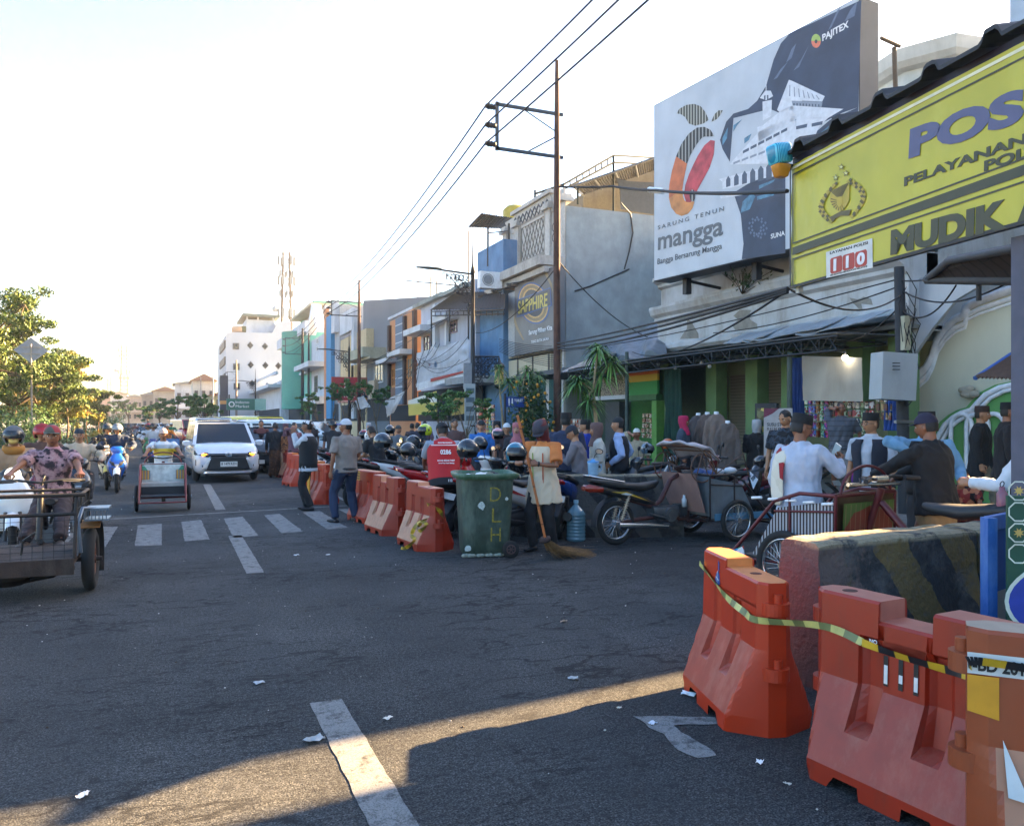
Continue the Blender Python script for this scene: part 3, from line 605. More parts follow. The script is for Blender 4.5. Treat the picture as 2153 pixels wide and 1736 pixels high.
def car(label,loc,rz,col='#e9ebee',L=4.4,Wd=1.73,H=1.68,kind='mpv',group=None,detail=True,plate='',name='car'):
 t=thing(name,label,'car' if kind!='van' else 'van',loc,rz,group);pm=M(col,.25,.0,.03,3,coat=.8);hw=Wd/2;yf=L/2
 if kind=='mpv':st=((-yf,.80,.42,.88),(-yf+.1,.86,.30,.98),(-yf+.6,.865,.24,1.02),(-.6,.865,.24,1.0),(.9,.865,.24,1.0),(yf-1.0,.865,.24,1.04),(yf-.75,.86,.24,1.02),(yf-.35,.845,.24,.93),(yf-.2,.79,.26,.84),(yf-.10,.68,.30,.76),(yf-.045,.5,.34,.72),(yf-.02,.3,.38,.68));wb,wt,rb,rt_,belt=yf-1.02,yf-1.85,-yf+.25,-yf+.12,1.0
 elif kind=='van':st=((-yf,.90,.35,1.1),(-yf+.1,.95,.28,1.15),(0,.95,.26,1.15),(yf-.5,.95,.26,1.15),(yf-.1,.90,.28,1.0),(yf,.82,.35,.8));wb,wt,rb,rt_,belt=yf-.18,yf-.95,-yf+.12,-yf+.06,1.13
 else:st=((-yf,.76,.35,.92),(-yf+.1,.82,.28,.98),(0,.83,.25,.98),(yf-.9,.83,.25,1.0),(yf-.3,.80,.25,.88),(yf,.68,.34,.72));wb,wt,rb,rt_,belt=yf-.75,yf-1.45,-yf+.2,-yf+.1,.98
 sc=hw/.865 if kind!='van' else hw/.95
 if kind=='angkot':sc=hw/.83
 m=MB();rs=[]
 for y,x,z0,z1 in st:
  x*=sc;h=z1-z0;prof=((.0,0),(.86,0),(.97,.10),(1.0,.30),(1.0,.58),(.985,.72),(.93,.93),(.86,1.0),(.5,1.03),(0,1.045))
  rs.append([V((x*a,y,z0+h*b))for a,b in prof]+[V((-x*a,y,z0+h*b))for a,b in prof[-2:0:-1]])
 m.rings(rs);m.build('body',pm,t)
 B=.97*hw;T=.80*hw if kind=='mpv' else .86*hw;zt=H-.06
 bfl,bfr,brl,brr=V((-B,wb,belt)),V((B,wb,belt)),V((-B,rb,belt)),V((B,rb,belt));tfl,tfr,trl,trr=V((-T,wt,zt)),V((T,wt,zt)),V((-T,rt_+.1,zt)),V((T,rt_+.1,zt))
 m=MB();m.add([bfl,bfr,brr,brl,tfl,tfr,trr,trl],[(0,1,5,4),(1,2,6,5),(2,3,7,6),(3,0,4,7)]);m.build('pillars',pm,t)
 m=MB();rr=[]
 for i in range(8):
  q=i/7;y=wt+.02+(rt_+.08-wt)*q;e=1-.25*abs(2*q-1)**4;rr.append([V((T*1.01*cos(a)**1*1.0 if False else T*1.01*(1 if cos(a)>=0 else-1)*abs(cos(a))**.5,y,zt-.01+.07*e*abs(sin(a))**.8))for a in[pi*k/12 for k in range(13)]])
 m.rings(rr,closed=False,cap=False);m.build('roof',pm,t)
 gl=M('#10151a',.06,0,.05);m=MB()
 def nn(a,b,c):return(b-a).cross(c-a).normalized()
 n=nn(bfl,bfr,tfl)
 if n.y<0:n=-n
 m.poly(quadp(bfl,bfr,tfr,tfl,.055,.945,.03,.93,.006,n));m.build('windscreen',gl,t)
 for s,(a,b,c_,d)in((-1,(brl,bfl,tfl,trl)),(1,(brr,bfr,tfr,trr))):
  n=nn(a,b,d);n=n if n.x*s>0 else-n
  cuts=((.03,.30),(.33,.62),(.65,.95))if kind!='van' else((.03,.24),(.27,.5),(.53,.74),(.77,.96))
  m=MB()
  for u0,u1 in cuts:m.poly(quadp(a,b,c_,d,u0,u1,.08,.86,.006,n))
  m.build('side_windows',gl,t)
 n=V((0,-1,.1)).normalized();m=MB();m.poly(quadp(brl,brr,trr,trl,.08,.92,.1,.85,.006,n));m.build('rear_window',gl,t)
 for x in(-1,1):
  for y in(yf-.85,-yf+.8):wheel(t,(x*(hw-.11),y,.31),.31,.19,name='wheel',rim=K['steel'])
 for s in(-1,1):
  m=MB();m.rings([sring((s*x,y,z),a,b,e=.7)for x,y,z,a,b in((hw+.10,wb-.30,belt+.04,.11,.07),(hw+.11,wb-.2,belt+.04,.12,.08),(hw+.10,wb-.12,belt+.03,.09,.06))]);m.tube([(s*(hw-.05),wb-.2,belt-.02),(s*(hw+.02),wb-.2,belt+.02)],.02,5);m.build('wing_mirror',pm,t)
 if detail and kind=='mpv':
  fy=yf+.002
  def FP(x,z,off=.0):
   e=min(1,abs(x)/(hw));y=yf-.03-.36*e**4-1.25*max(0,z-.70)+off;return V((x,y,z))
  def patch(pts,mat,nm,off=.04,n=6,par=None):
   m=MB();(x0,z0),(x1,z1),(x2,z2),(x3,z3)=pts;vs=[]
   for i in range(n+1):
    for j in range(n+1):
     u,v=i/n,j/n;x=(x0*(1-u)+x1*u)*(1-v)+(x3*(1-u)+x2*u)*v;z=(z0*(1-u)+z1*u)*(1-v)+(z3*(1-u)+z2*u)*v;vs.append(FP(x,z,off))
   m.add(vs,[(i*(n+1)+j,(i+1)*(n+1)+j,(i+1)*(n+1)+j+1,i*(n+1)+j+1)for i in range(n)for j in range(n)],0,True);o=m.build(nm,mat,par or t);md=o.modifiers.new('s','SOLIDIFY');md.thickness=.05;md.offset=0;return o
  patch([(-.60,.34),(.60,.34),(.45,.70),(-.45,.70)],K['black'],'grille',.045,10)
  m=MB()
  for i in range(6):z=.40+i*.052;w=.50-.12*(z-.36)/.34;m.tube([FP(x*w,z+.01*(1-abs(x)),.055)for x in(-1,-.6,-.2,.2,.6,1)],(.008),5)
  m.build('grille_bars',M('#4c5157',.35,.6),t)
  patch([(-.60,.715),(.60,.715),(.58,.765),(-.58,.765)],K['black'],'upper_grille',.042,12)
  for s in(-1,1):
   patch([(s*.50,.70),(s*.83,.74),(s*.82,.84),(s*.50,.78)][::s]if s>0 else[(-.83,.74),(-.50,.70),(-.50,.78),(-.82,.84)],M('#2a3036',.1,.3),'headlight',.05)
   m=MB();c=FP(s*.60,.752,.065);m.ball(c+V((0,.03,0)),(.075,.03,.03),12);m.build('turn_signal',M('#ff8a18',.3,emit=1.1),t)
   patch([(s*.62,.42),(s*.80,.46),(s*.80,.62),(s*.68,.58)]if s>0 else[(-.80,.46),(-.62,.42),(-.68,.58),(-.80,.62)],K['dark'],'fog_recess',.03)
   patch([(s*.55,.36),(s*.66,.36),(s*.50,.66),(s*.44,.66)]if s>0 else[(-.66,.36),(-.55,.36),(-.44,.66),(-.50,.66)],M('#c9cdd2',.3,.4),'grille_blade',.06)
  patch([(-.62,.255),(.62,.255),(.60,.30),(-.60,.30)],M('#dfe3e8',.2,.6),'bumper_trim',.05,12)
  patch([(-.55,.20),(.55,.20),(.58,.25),(-.58,.25)],K['black'],'lower_lip',.03,12)
  m=MB();c=FP(0,.745,.10);m.torus(c,.06,.008,(0,1,0),20,6);v=MB();v.torus(c,.035,.006,(0,1,0),16,5);m.add(v.v,v.f,0,True)
  for i in range(len(m.v)):q=V(m.v[i]);m.v[i]=(q.x*1.25,q.y,c.z+(q.z-c.z)*.8)
  m.build('front_emblem',K['chrome'],t)
  m=MB();c=FP(0,.50,.095);m.box(c,(.43,.012,.135));p=m.build('number_plate',K['plate'],t)
  text(t,'B 1479 RZH',.08,c+V((.19,.0075,-.02)),(-1,0,0),(0,0,1),K['black'],bold=.02,fit=(.38,.065),thick=.001)
  m=MB()
  for s in(-1,1):m.tube([(s*.05,wb+.02,belt+.035),(s*.55 if s>0 else-.2,wb-.05,belt+.09)],.008,4)
  m.build('wipers',K['black'],t)
 else:
  for s in(-1,1):
   for yy,mt,nm in((yf-.02,M('#d9dde0',.1,.2),'headlight'),(-yf+.0,M('#8c1216',.2),'tail_light')):
    m=MB();m.ball((s*(hw-.2),yy-.02*(1 if yy>0 else-1),.66 if yy>0 else .85),(.13,.06,.08),12);m.build(nm,mt,t)
  m=MB();m.box((0,yf-.02,.5),(.9,.06,.16));m.build('grille',K['black'],t)
  m=MB();m.box((0,yf+.02,.38),(.36,.02,.12));m.build('number_plate',K['plate'],t)
  if kind=='van':m=MB();m.box((0,yf-.01,.42),(hw*1.9,.1,.1));m.build('bumper',K['dark'],t)
 return t
class Plane:
 """a flat board in the place: origin, right, up, outward normal"""
 def __init__(s,tl,tr,bl):
  s.o=bl;s.r=(tr-tl);s.r.z=0;s.w=s.r.length;s.r.normalize();s.u=V((0,0,1));s.n=s.r.cross(s.u);s.h=(tl-bl).length
  if s.n.dot(CAM-bl)<0:s.n=-s.n
 def at(s,u,v,off=0):return PL(u,v,s.o,s.n)+s.n*off
 def poly(s,mb,pts,off,mi=0):return mb.poly([s.at(*p,off)for p in pts],mi)
def ptext(pl,parent,st,a,b,cap,mat,off=.012,bold=0,space=1,name='lettering'):
 A=pl.at(*a,off);B=pl.at(*b,off);h=(pl.at(a[0],a[1]-cap,off)-A).length
 return text(parent,st,h*1.4,A,B-A,V((0,0,1)),mat,name,bold,space,thick=.002,fit=((B-A).length,h))
def Zf(x0,y0,k):return lambda*p:[((x0+a/k)*.60393,(y0+b/k)*.60393)for a,b in zip(p[::2],p[1::2])]
ZB=Zf(2200,0,1.5773)
dL=21.;dR=dL/1.345
tl,bl=PD(1375,222,dL),PD(1375,592,dL);tr=PD(1808,-3,dR)
BP=Plane(tl,tr,bl);bw=BP.w
bb=thing('billboard','huge sarong billboard with a mango logo and a white mosque on dark cloth','billboard',bl)
def boardlocal(mb,nm,mats,parent,org):mb.xf(Matrix.Translation(-V(org)));return mb.build(nm,mats,parent)
m=MB();dep=.55;m.prism([bl,bl+BP.r*bw,bl+BP.r*bw+BP.u*BP.h,bl+BP.u*BP.h],-BP.n*dep)
boardlocal(m,'frame_box',M('#3a3c3f',.6,0,.15,3,dirt=.3),bb,bl)
m=MB();g_=.02;m.prism([bl+BP.r*g_+BP.u*g_,bl+BP.r*(bw-g_)+BP.u*g_,bl+BP.r*(bw-g_)+BP.u*(BP.h-g_),bl+BP.r*g_+BP.u*(BP.h-g_)],BP.n*.01)
boardlocal(m,'printed_panel',M('#bcc4cc',.5,0,.10,1.2,dirt=.25,dcol='#9aa3ab',dscale=2.),bb,bl)
m=MB()
BP.poly(m,ZB(870,185,1262,2,1246,590,1160,620,1000,700,760,600,560,650,540,890,500,820,486,770,520,670,560,625,640,600,690,555,740,470,780,330,820,240),.013,0)
BP.poly(m,ZB(560,1060,640,1010,700,985,845,960,845,1390,605,1425,615,1340,600,1180),.013,0)
BP.poly(m,ZB(975,800,1020,720,1090,660,1246,590,1243,640,1180,690,1060,750,1010,790),.0145,0)
for q in((880,270,905,240,880,320,850,345),(1130,60,1150,40,1100,150,1080,170),(930,330,975,250,920,370,890,390),(1200,60,1240,10,1225,90,1170,120),(820,380,860,340,800,430,780,440)):BP.poly(m,ZB(*q),.0145,1)
for q in((560,690,610,655,580,690,560,725),(500,760,530,700,525,760,500,800),(620,760,660,735,645,770,620,790),(1040,730,1110,670,1200,620,1190,650,1100,700,1050,745),(610,1110,660,1060,680,1080,650,1150,600,1170),(690,1080,790,1050,780,1075,690,1100),(700,1020,790,985,780,1000,700,1040)):BP.poly(m,ZB(*q),.0155,2)
for i in range(26):
 a=i*.55;x,y=(690+22*cos(a)*(1+i*.06),1250+34*sin(a)*(1+i*.03));
 if x<840:BP.poly(m,ZB(x,y-9,x+7,y,x,y+9,x-7,y),.0155,1)
boardlocal(m,'printed_cloth',[M('#2f3d54',.5,var=.25,scale=2.5),M('#5f6f88',.5),M('#4f7f9a',.5,var=.4,scale=9)],bb,bl)
m=MB()
def mos(*q,off=.017,mi=0):BP.poly(m,ZB(*q),off,mi)
mos(865,440,880,445,1062,530,1048,560,940,555,815,620,800,605)
mos(880,555,1050,562,1045,590,885,580,off=.018,mi=1)
mos(880,580,1165,600,1080,650,905,655,860,620)
mos(815,615,885,580,905,655,700,780,690,700,720,690)
mos(700,725,895,625,915,800,760,900,540,905,560,880)
mos(905,655,1085,645,1030,700,990,790,940,830,905,800)
mos(480,985,845,890,845,960,700,985,640,1010,560,1030,520,1035,500,1040,500,1000)
mos(485,1080,700,1048,700,1058,490,1092)
mos(720,560,772,550,768,640,722,665);mos(705,540,735,500,765,500,778,530,740,552);mos(737,440,741,440,742,510,738,510)
mos(728,528,737,524,737,548,729,552,off=.018,mi=2);mos(745,524,753,524,753,550,745,550,off=.018,mi=2)
for i in range(9):x=890+i*17;mos(x,568+i*.8,x+7,568+i*.8,x+7,582+i*.8,x,582+i*.8,off=.0195,mi=2)
for i in range(7):mos(868+i*24,470+i*9,873+i*24,470+i*9,873+i*27,530+i*3,866+i*27,530+i*3,off=.018,mi=1)
for x,y in((905,695),(990,680)):mos(x,y,x+62,y-14,x+58,y+6,x,y+18,off=.018,mi=2)
for x,y in((905,785),(960,775)):mos(x,y-8,x+40,y-16,x+30,y+2,x,y+10,off=.018,mi=2)
for i in range(6):x=612+i*42;mos(x,845-i*22,x+34,828-i*22,x+34,812-i*22,x,830-i*22,off=.018,mi=2)
for i in range(6):x=560+i*46;mos(x,905-i*17,x+36,890-i*17,x+36,878-i*17,x,893-i*17,off=.018,mi=1)
for i in range(7):x=520+i*44;w_=24+i*1.5;mos(x,1030-i*8,x,990-i*14,x+w_*.5,966-i*14,x+w_,985-i*14,x+w_,1022-i*8,off=.018,mi=2)
boardlocal(m,'printed_mosque',[M('#d3d8df',.5),M('#8d97a4',.5),M('#4c586b',.5)],bb,bl)
m=MB()
def arc_pts(cx,cy,rx,ry,t0,t1,n=14,tilt=0):return[(cx+rx*cos(t)*cos(tilt)-ry*sin(t)*sin(tilt),cy+rx*cos(t)*sin(tilt)+ry*sin(t)*cos(tilt))for t in[t0+(t1-t0)*i/n for i in range(n+1)]]
def flat(l):return[c for p in l for c in p]
def band(o,i,mi,off=.016):BP.poly(m,ZB(*flat(o+i[::-1])),off,mi)
outer=[(455,750),(435,715),(400,698),(360,702),(315,735),(275,790),(245,860),(222,940),(207,1020),(206,1090),(218,1140),(245,1175),(275,1187),(310,1175),(335,1145),(345,1110)]
inner=[(420,752),(400,752),(385,760),(365,785),(345,815),(325,850),(305,900),(295,950),(285,1000),(280,1040),(283,1080),(290,1100),(300,1108),(310,1110),(322,1105),(333,1100)]
for a,b_,mi in((0,6,0),(6,9,1),(9,15,2)):band(outer[a:b_+1],inner[a:b_+1],mi)
ino=[(458,775),(435,770),(400,800),(365,855),(340,905),(315,960),(295,1020),(288,1070),(300,1110),(325,1112),(345,1085),(365,1040),(395,985),(430,920),(452,850)]
BP.poly(m,ZB(*flat(ino)),.0165,3)
BP.poly(m,ZB(*flat(arc_pts(335,1075,16,34,0,2*pi))),.0175,0)
BP.poly(m,ZB(248,625,262,600,300,578,345,572,380,585,405,615,425,660,395,680,350,692,315,680,295,645,270,628),.016,4)
BP.poly(m,ZB(437,672,455,630,478,608,502,607,490,630,470,655),.016,4)
boardlocal(m,'mango_emblem',[stripes([(0,'#3d4042'),(.62,'#9a9c98')],1,.12),M('#c46a3a',.5,var=.3,scale=3),M('#d08a4a',.5,var=.3,scale=3),M('#b8404a',.5,var=.35,scale=5),stripes([(0,'#4c4e4a'),(.6,'#a7a89f')],1,.1)],bb,bl)
m=MB();BP.poly(m,ZB(*flat(arc_pts(1014,227,26,38,0,pi))),.016,0);BP.poly(m,ZB(*flat(arc_pts(1014,227,26,38,pi,2*pi))),.016,1);BP.poly(m,ZB(*flat(arc_pts(1014,230,8,11,0,2*pi))),.0175,2)
boardlocal(m,'maker_emblem',[M('#e07a5a',.5),M('#a8c060',.5),M('#36403c',.5)],bb,bl)
dg=M('#5c646c',.5);
for st,a,b_,cap,mt,bo,sp in(('SARUNG TENUN',(145,1262),(508,1158),22,dg,.01,1.5),('mangga',(145,1372),(503,1288),66,dg,.02,1),('Bangga Bersarung Mangga',(143,1452),(497,1366),30,M('#3c4550',.5),.005,1),('PAJITEX',(1049,228),(1194,150),36,K['white'],.03,1),('SUNA',(766,1312),(843,1292),26,K['white'],.02,1)):
 (au,av),(bu,bv)=ZB(*a,*b_)
 o=ptext(BP,None,st,(au,av),(bu,bv),cap*.60393/1.5773,mt,.018,bo,sp);o.parent=bb;o.matrix_basis=Matrix.Translation(-V(bl))@o.matrix_basis
for t in(.12,.5,.88):
 m=MB();p=bl+BP.r*bw*t-BP.n*.3;m.box(p+V((.15,0,-.2)),(.16,.16,.4));m.tube([p+V((.1,0,-.05)),p+V((2.2,0,-.3))],.04,6);boardlocal(m,'support_bracket',K['dark'],bb,bl)
dL=7.8;dR=dL/1.479
tl,bl=PD(1663,348,dL),PD(1661,607,dL);tr=PD(2153,118,dR)
YP=Plane(tl,tr,bl);full=YP.w+1.15;L0=V(bl)
yb=thing('police_banner','yellow printed banner with POS lettering stretched under the tiled roof edge of the post','banner',bl)
m=MB();nx,ny=60,16;vs=[]
for i in range(nx+1):
 for j in range(ny+1):
  t,q=i/nx,j/ny;e=(1-t)**5
  w_=.0015*sin(t*38)*(q-.5)+e*.02*abs(sin(q*9+t*60))*(-1)+.001*sin(t*90+q*4)
  vs.append(bl+YP.r*full*t+YP.u*YP.h*q*(1-.03*e*sin(q*3))+YP.n*w_)
m.add(vs,[(i*(ny+1)+j,(i+1)*(ny+1)+j,(i+1)*(ny+1)+j+1,i*(ny+1)+j+1)for i in range(nx)for j in range(ny)],0,True)
boardlocal(m,'banner_cloth',M('#bcb42c',.42,0,.10,2.5,dirt=.35,dcol='#d4d06a',dscale=1.1),yb,L0)
ink=M('#3c3d24',.5,var=.1);inkb=M('#56587a',.5,var=.08)
def hb(t0,t1,q0,q1,mi=0,off=.004,mb=None):mb.poly([bl+YP.r*full*t+YP.u*YP.h*q+YP.n*off for t,q in((t0,q0),(t1,q0),(t1,q1),(t0,q1))],mi)
m=MB()
hb(.012,1,.265,.325,mb=m);hb(.012,1,.225,.237,mb=m);hb(.012,1,.352,.364,mb=m);hb(.012,1,.905,.918,mb=m);hb(.012,1,.955,.975,mi=1,mb=m)
hb(.012,.0165,.02,.225,mb=m);hb(.012,.0165,.364,.905,mb=m);hb(0,.006,0,1,mi=2,mb=m);hb(0,1,0,.022,mi=2,mb=m)
boardlocal(m,'printed_lines',[ink,M('#e4e2c0',.5),M('#14151c',.5)],yb,L0)
ZY=ZB
def yt(st,a,b_,cap,mt,bo=.03):
 (au,av),(bu,bv)=ZY(*a,*b_);o=ptext(YP,None,st,(au,av),(bu,bv),cap*.60393/1.5773,mt,.005,bo);o.parent=yb;o.matrix_basis=Matrix.Translation(-L0)@o.matrix_basis
yt('POS',(1522,862),(2153,655),150,inkb,.055);yt('PELAYANAN',(1497,1022),(2170,785),47,ink,.04)
yt('POLISI',(1936,940),(2310,818),55,ink,.04);yt('MUDIK',(1422,1392),(2065,1240),125,ink,.06);yt('A',(2120,1210),(2260,1175),125,ink,.06)
m=MB();YP.poly(m,ZY(1068,1385,1323,1308,1325,1470,1070,1527),.0045,0)
for x0 in(1092,1160,1228):
 k=-(x0-1092)*.245
 q=[(x0+6,1418+k),(x0+60,1402+k),(x0+66,1412+k),(x0+66,1480+k),(x0+58,1492+k),(x0+8,1504+k),(x0,1496+k),(x0,1428+k)];YP.poly(m,ZY(*flat(q)),.0055,1)
boardlocal(m,'number_sticker',[M('#cfd0cc',.5),M('#a83226',.5)],yb,L0)
yt('LAYANAN POLISI',(1090,1397),(1298,1340),14,M('#26282a',.5),.03);yt('MELINDUNGI MENGAYOMI MELAYANI',(1092,1517),(1294,1466),9,M('#26282a',.5),.02)
for x0,s_ in((1110,'1'),(1178,'1'),(1238,'0')):
 w0=15 if s_=='1' else 44;k=-(x0-1092)*.245;(au,av),(bu,bv)=ZY(x0,1490+k,x0+w0,1490+k-w0*.245);o=ptext(YP,None,s_,(au,av),(bu,bv),62*.3829,K['white'],.0065,.05);o.parent=yb;o.matrix_basis=Matrix.Translation(-L0)@o.matrix_basis
m=MB()
gold,drk=0,1
YP.poly(m,ZY(1092,1050,1150,1018,1197,1000,1196,1100,1180,1130,1145,1170,1105,1130,1090,1105),.0045,0)
for i in range(13):
 t0=(i+.2)/13;ex=1092+105*t0;ey=1052-52*t0
 YP.poly(m,ZY(1146,1100,ex,ey,ex+6,ey-3),.0058,1)
for i in range(8):
 a=.5+i*.3;YP.poly(m,ZY(1146,1105,1146+52*cos(a+.6),1098+60*sin(a+.6),1146+52*cos(a+.7),1098+60*sin(a+.7)),.0058,1)
YP.poly(m,ZY(1128,1085,1160,1077,1160,1120,1144,1140,1130,1125),.0068,0)
for sx in(-1,1):
 for i in range(15):
  a=pi*.5+sx*(.35+i*.155);cx,cy=1150+sx*18,1110-sx*9;rx,ry=108,106
  x=cx-rx*cos(a)*1.0 if sx<0 else cx-rx*cos(a);x=1150+sx*(28+88*abs(sin(.35+i*.19)));y=1205-i*14-sx*(x-1150)*0-(x-1150)*.25
  for dx,dy in((0,0),(13,-9)):
   YP.poly(m,ZY(x+dx-11,y+dy,x+dx,y+dy-13,x+dx+11,y+dy-3,x+dx,y+dy+9),.0045+.0006*(i%3),(i+(dx>0))%2)
YP.poly(m,ZY(1085,1195,1150,1160,1208,1150,1195,1185,1150,1185,1100,1210),.0052,1)
for sx,sy in((1122,979),(1152,921),(1178,955)):
 q=[];
 for i in range(10):r_=20 if i%2==0 else 8;q+=[sx+r_*cos(-pi/2+i*pi/5),sy-3+r_*sin(-pi/2+i*pi/5)]
 YP.poly(m,ZY(*q),.0045,1)
 q=[]
 for i in range(10):r_=14 if i%2==0 else 5;q+=[sx+r_*cos(-pi/2+i*pi/5),sy-3+r_*sin(-pi/2+i*pi/5)]
 YP.poly(m,ZY(*q),.0058,2)
boardlocal(m,'police_emblem',[M('#b09a34',.45,.2),M('#5a4f22',.5),M('#d8d48a',.5)],yb,L0)
hut=thing('police_post_hut','roadside police post with dark ribbed roof and grey violet post at the right edge','hut',bl)
def hl(mb,nm,mats):return boardlocal(mb,nm,mats,hut,L0)
inn=-YP.n
m=MB();top=bl+YP.u*(YP.h+.01)
m.prism([top+inn*.03,top+YP.r*full+inn*.03,top+YP.r*full+YP.u*.06+inn*.03,top+YP.u*.06+inn*.03],inn*.05);hl(m,'fascia',M('#1f1d30',.5,var=.4,scale=3))
m=MB();nr=7;N_=140;rs0,rs1=[],[]
for i in range(N_+1):
 t=i/N_;x=t*(full+.1)-.05;f=(x/.545)%1;z=.08+(.075*max(0,min(1,(.16-abs(f-.5))/.07)))
 for dst,di,dz in((rs0,-.10,0),(rs1,1.5,.35)):dst.append(top+YP.r*x+YP.u*(z+dz)+inn*di)
vs=rs0+rs1+[p-YP.u*.03 for p in rs0];n=N_+1
m.add(vs,[(i,i+1,n+i+1,n+i)for i in range(N_)]+[(i,2*n+i,2*n+i+1,i+1)for i in range(N_)]);
m.add([p-YP.u*.03 for p in rs0+rs1],[(i,n+i,n+i+1,i+1)for i in range(N_)])
hl(m,'roof_sheet',M('#26272c',.6,var=.3,scale=6))
m=MB()
pp=PD(2153,889,5.45);m.prism([V((pp.x-.03,pp.y-.02,0)),V((pp.x+.06,pp.y-.02,0)),V((pp.x+.06,pp.y+.07,0)),V((pp.x-.03,pp.y+.07,0))],V((0,0,2.86)))
hl(m,'post',M('#4f5264',.6,var=.15,dirt=.3))
for a,k in((.05,.07),(full,.07),(full,1.5)):
 m=MB();p=bl+YP.r*a+inn*k;m.box((p.x,p.y,(p.z+YP.h)/2 if a>1 else(p.z+YP.h/2)),(.05,.05,p.z+YP.h if a>1 else YP.h+.1));hl(m,'rear_post' if k>1 else 'corner_post',M('#b9bcb8',.6,dirt=.3))
m=MB();a=bl+YP.r*.0+inn*.06
for q in(.02,.98):m.tube([a+YP.u*YP.h*q,a+YP.r*full+YP.u*YP.h*q],.02,6)
hl(m,'banner_rail',K['steel'])
lampb=thing('warning_beacon','turquoise ribbed beacon lamp over an orange one at the left corner of the yellow banner','beacon',PD(1642,345,7.75))
m=MB();m.rings([sring((0,0,z),x,y,n=20,e=.45,ax=2)for z,x,y in((.0,.085,.07),(.015,.1,.085),(.16,.105,.09),(.185,.095,.08),(.19,.07,.06))]);o=m.build('blue_lens',stripes([(0,'#1f86a8'),(.5,'#5cc0d8')],0,.018,rough=.2),lampb);o.rotation_euler=(0,-.2,0)
m=MB();m.rings([sring((0,0,z),x,y,n=20,e=.45,ax=2)for z,x,y in((-.13,.04,.035),(-.12,.06,.05),(-.015,.085,.07))]);m.build('orange_lens',M('#c98a35',.25,coat=.5),lampb)
m=MB();m.box((.08,.02,-.005),(.22,.1,.02));m.build('bracket',K['dark'],lampb)
pn=thing('pattern_board','green and gold lattice patterned board with a violet centre at the right edge','sign board',G(2118,1450))
q0=PD(2118,1020,4.45);q1=q0+RT*.85-FW*.12
BPn=Plane(q0,q1,V((q0.x,q0.y,.02)))
def pl_(mb,nm,mats,pr=None):mb.xf(Matrix.Translation(-V(pn.location)));return mb.build(nm,mats,pr or pn)
m=MB();o_=BPn.o;m.prism([o_,o_+BPn.r*BPn.w,o_+BPn.r*BPn.w+BPn.u*1.18,o_+BPn.u*1.18],-BPn.n*.02);pl_(m,'board',M('#1f4d3a',.5))
m=MB();P_=lambda x,z,off=.002:o_+BPn.r*x+BPn.u*z+BPn.n*off
cs=.115
for i in range(8):
 for j in range(11):
  x,z=(i+.5)*cs,(j+.5)*cs
  if((x-.46)/.46)**2+((z-.6)/.36)**2<1:continue
  st=[];
  for k in range(16):r_=.030 if k%2 else .014;st.append(P_(x+r_*cos(k*pi/8),z+r_*sin(k*pi/8),.004))
  if(i+j)%2==0:m.poly(st,1)
  R2=.05
  for k in range(8):
   a0,a1=k*pi/4+pi/8,(k+1)*pi/4+pi/8;r0,r1=R2,R2+.008
   m.poly([P_(x+r0*cos(a0),z+r0*sin(a0),.003),P_(x+r1*cos(a0),z+r1*sin(a0),.003),P_(x+r1*cos(a1),z+r1*sin(a1),.003),P_(x+r0*cos(a1),z+r0*sin(a1),.003)],0)
pl_(m,'lattice_print',[M('#d8dccb',.5),M('#c9a85a',.5)])
m=MB();m.poly([P_(.46+.45*cos(a)*(1+.06*cos(4*a)),.6+.335*sin(a)*(1+.06*cos(4*a)),.005)for a in[k*pi/24 for k in range(48)]],0);m.poly([P_(.46+.43*cos(a)*(1+.06*cos(4*a)),.6+.31*sin(a)*(1+.06*cos(4*a)),.006)for a in[k*pi/24 for k in range(48)]],1)
m.poly([P_(.46+.33*cos(a),.6+.30*sin(a),.007)for a in[k*pi/24 for k in range(48)]],2);pl_(m,'violet_medallion',[M('#d9ddc9',.5),M('#2b3f9c',.5,var=.2),M('#5a3a9a',.5,var=.2)])
tag(pn,None,None)
bf=thing('blue_frame','bright blue painted timber stand between the concrete blocks and the patterned board','stand',G(2098,1462))
m=MB();p=PD(2079,1078,4.62);q=PD(2118,1078,4.8);e=(q-p);e.z=0
for a in(0,1):b0=p+e*a*2.2;m.box((b0.x,b0.y,.53),(.055,.075,1.06),rot=-TH)
m.prism([V((p.x,p.y,.98)),V((p.x,p.y,1.062)),V((p.x,p.y,1.062))+e*2.2,V((p.x,p.y,.98))+e*2.2],FW*.05);m.prism([V((p.x,p.y,.12)),V((p.x,p.y,.2)),V((p.x,p.y,.2))+e*2.2,V((p.x,p.y,.12))+e*2.2],FW*.05)
m.xf(Matrix.Translation(-V(bf.location)));m.build('timber_frame',M('#2a5fa8',.5,dirt=.5,dcol='#7da0cc',dscale=5),bf)
m=MB();m.prism([V((p.x,p.y,.2))+FW*.03,V((p.x,p.y,.98))+FW*.03,V((p.x,p.y,.98))+e*2.2+FW*.03,V((p.x,p.y,.2))+e*2.2+FW*.03],FW*.012);m.xf(Matrix.Translation(-V(bf.location)));m.build('back_board',stripes([(0,'#5c6a2a'),(.35,'#7d848a'),(.62,'#1d4a8c')],2,.98),bf)
def yu(u,X):return PX(u,HY,X).y
def zv(u,v,X):return PX(u,v,X).z
def building(name,label,X,y0,y1,H,mat,depth=7,z0=.1,wall='walls',grp=None):
 t=thing(name,label,'building',(X,(y0+y1)/2,0),0,grp);m=MB();m.bb((0,y0-t.location.y,z0),(depth,y1-t.location.y,H));m.build(wall,mat,t);t['X']=X;del t['X'];return t
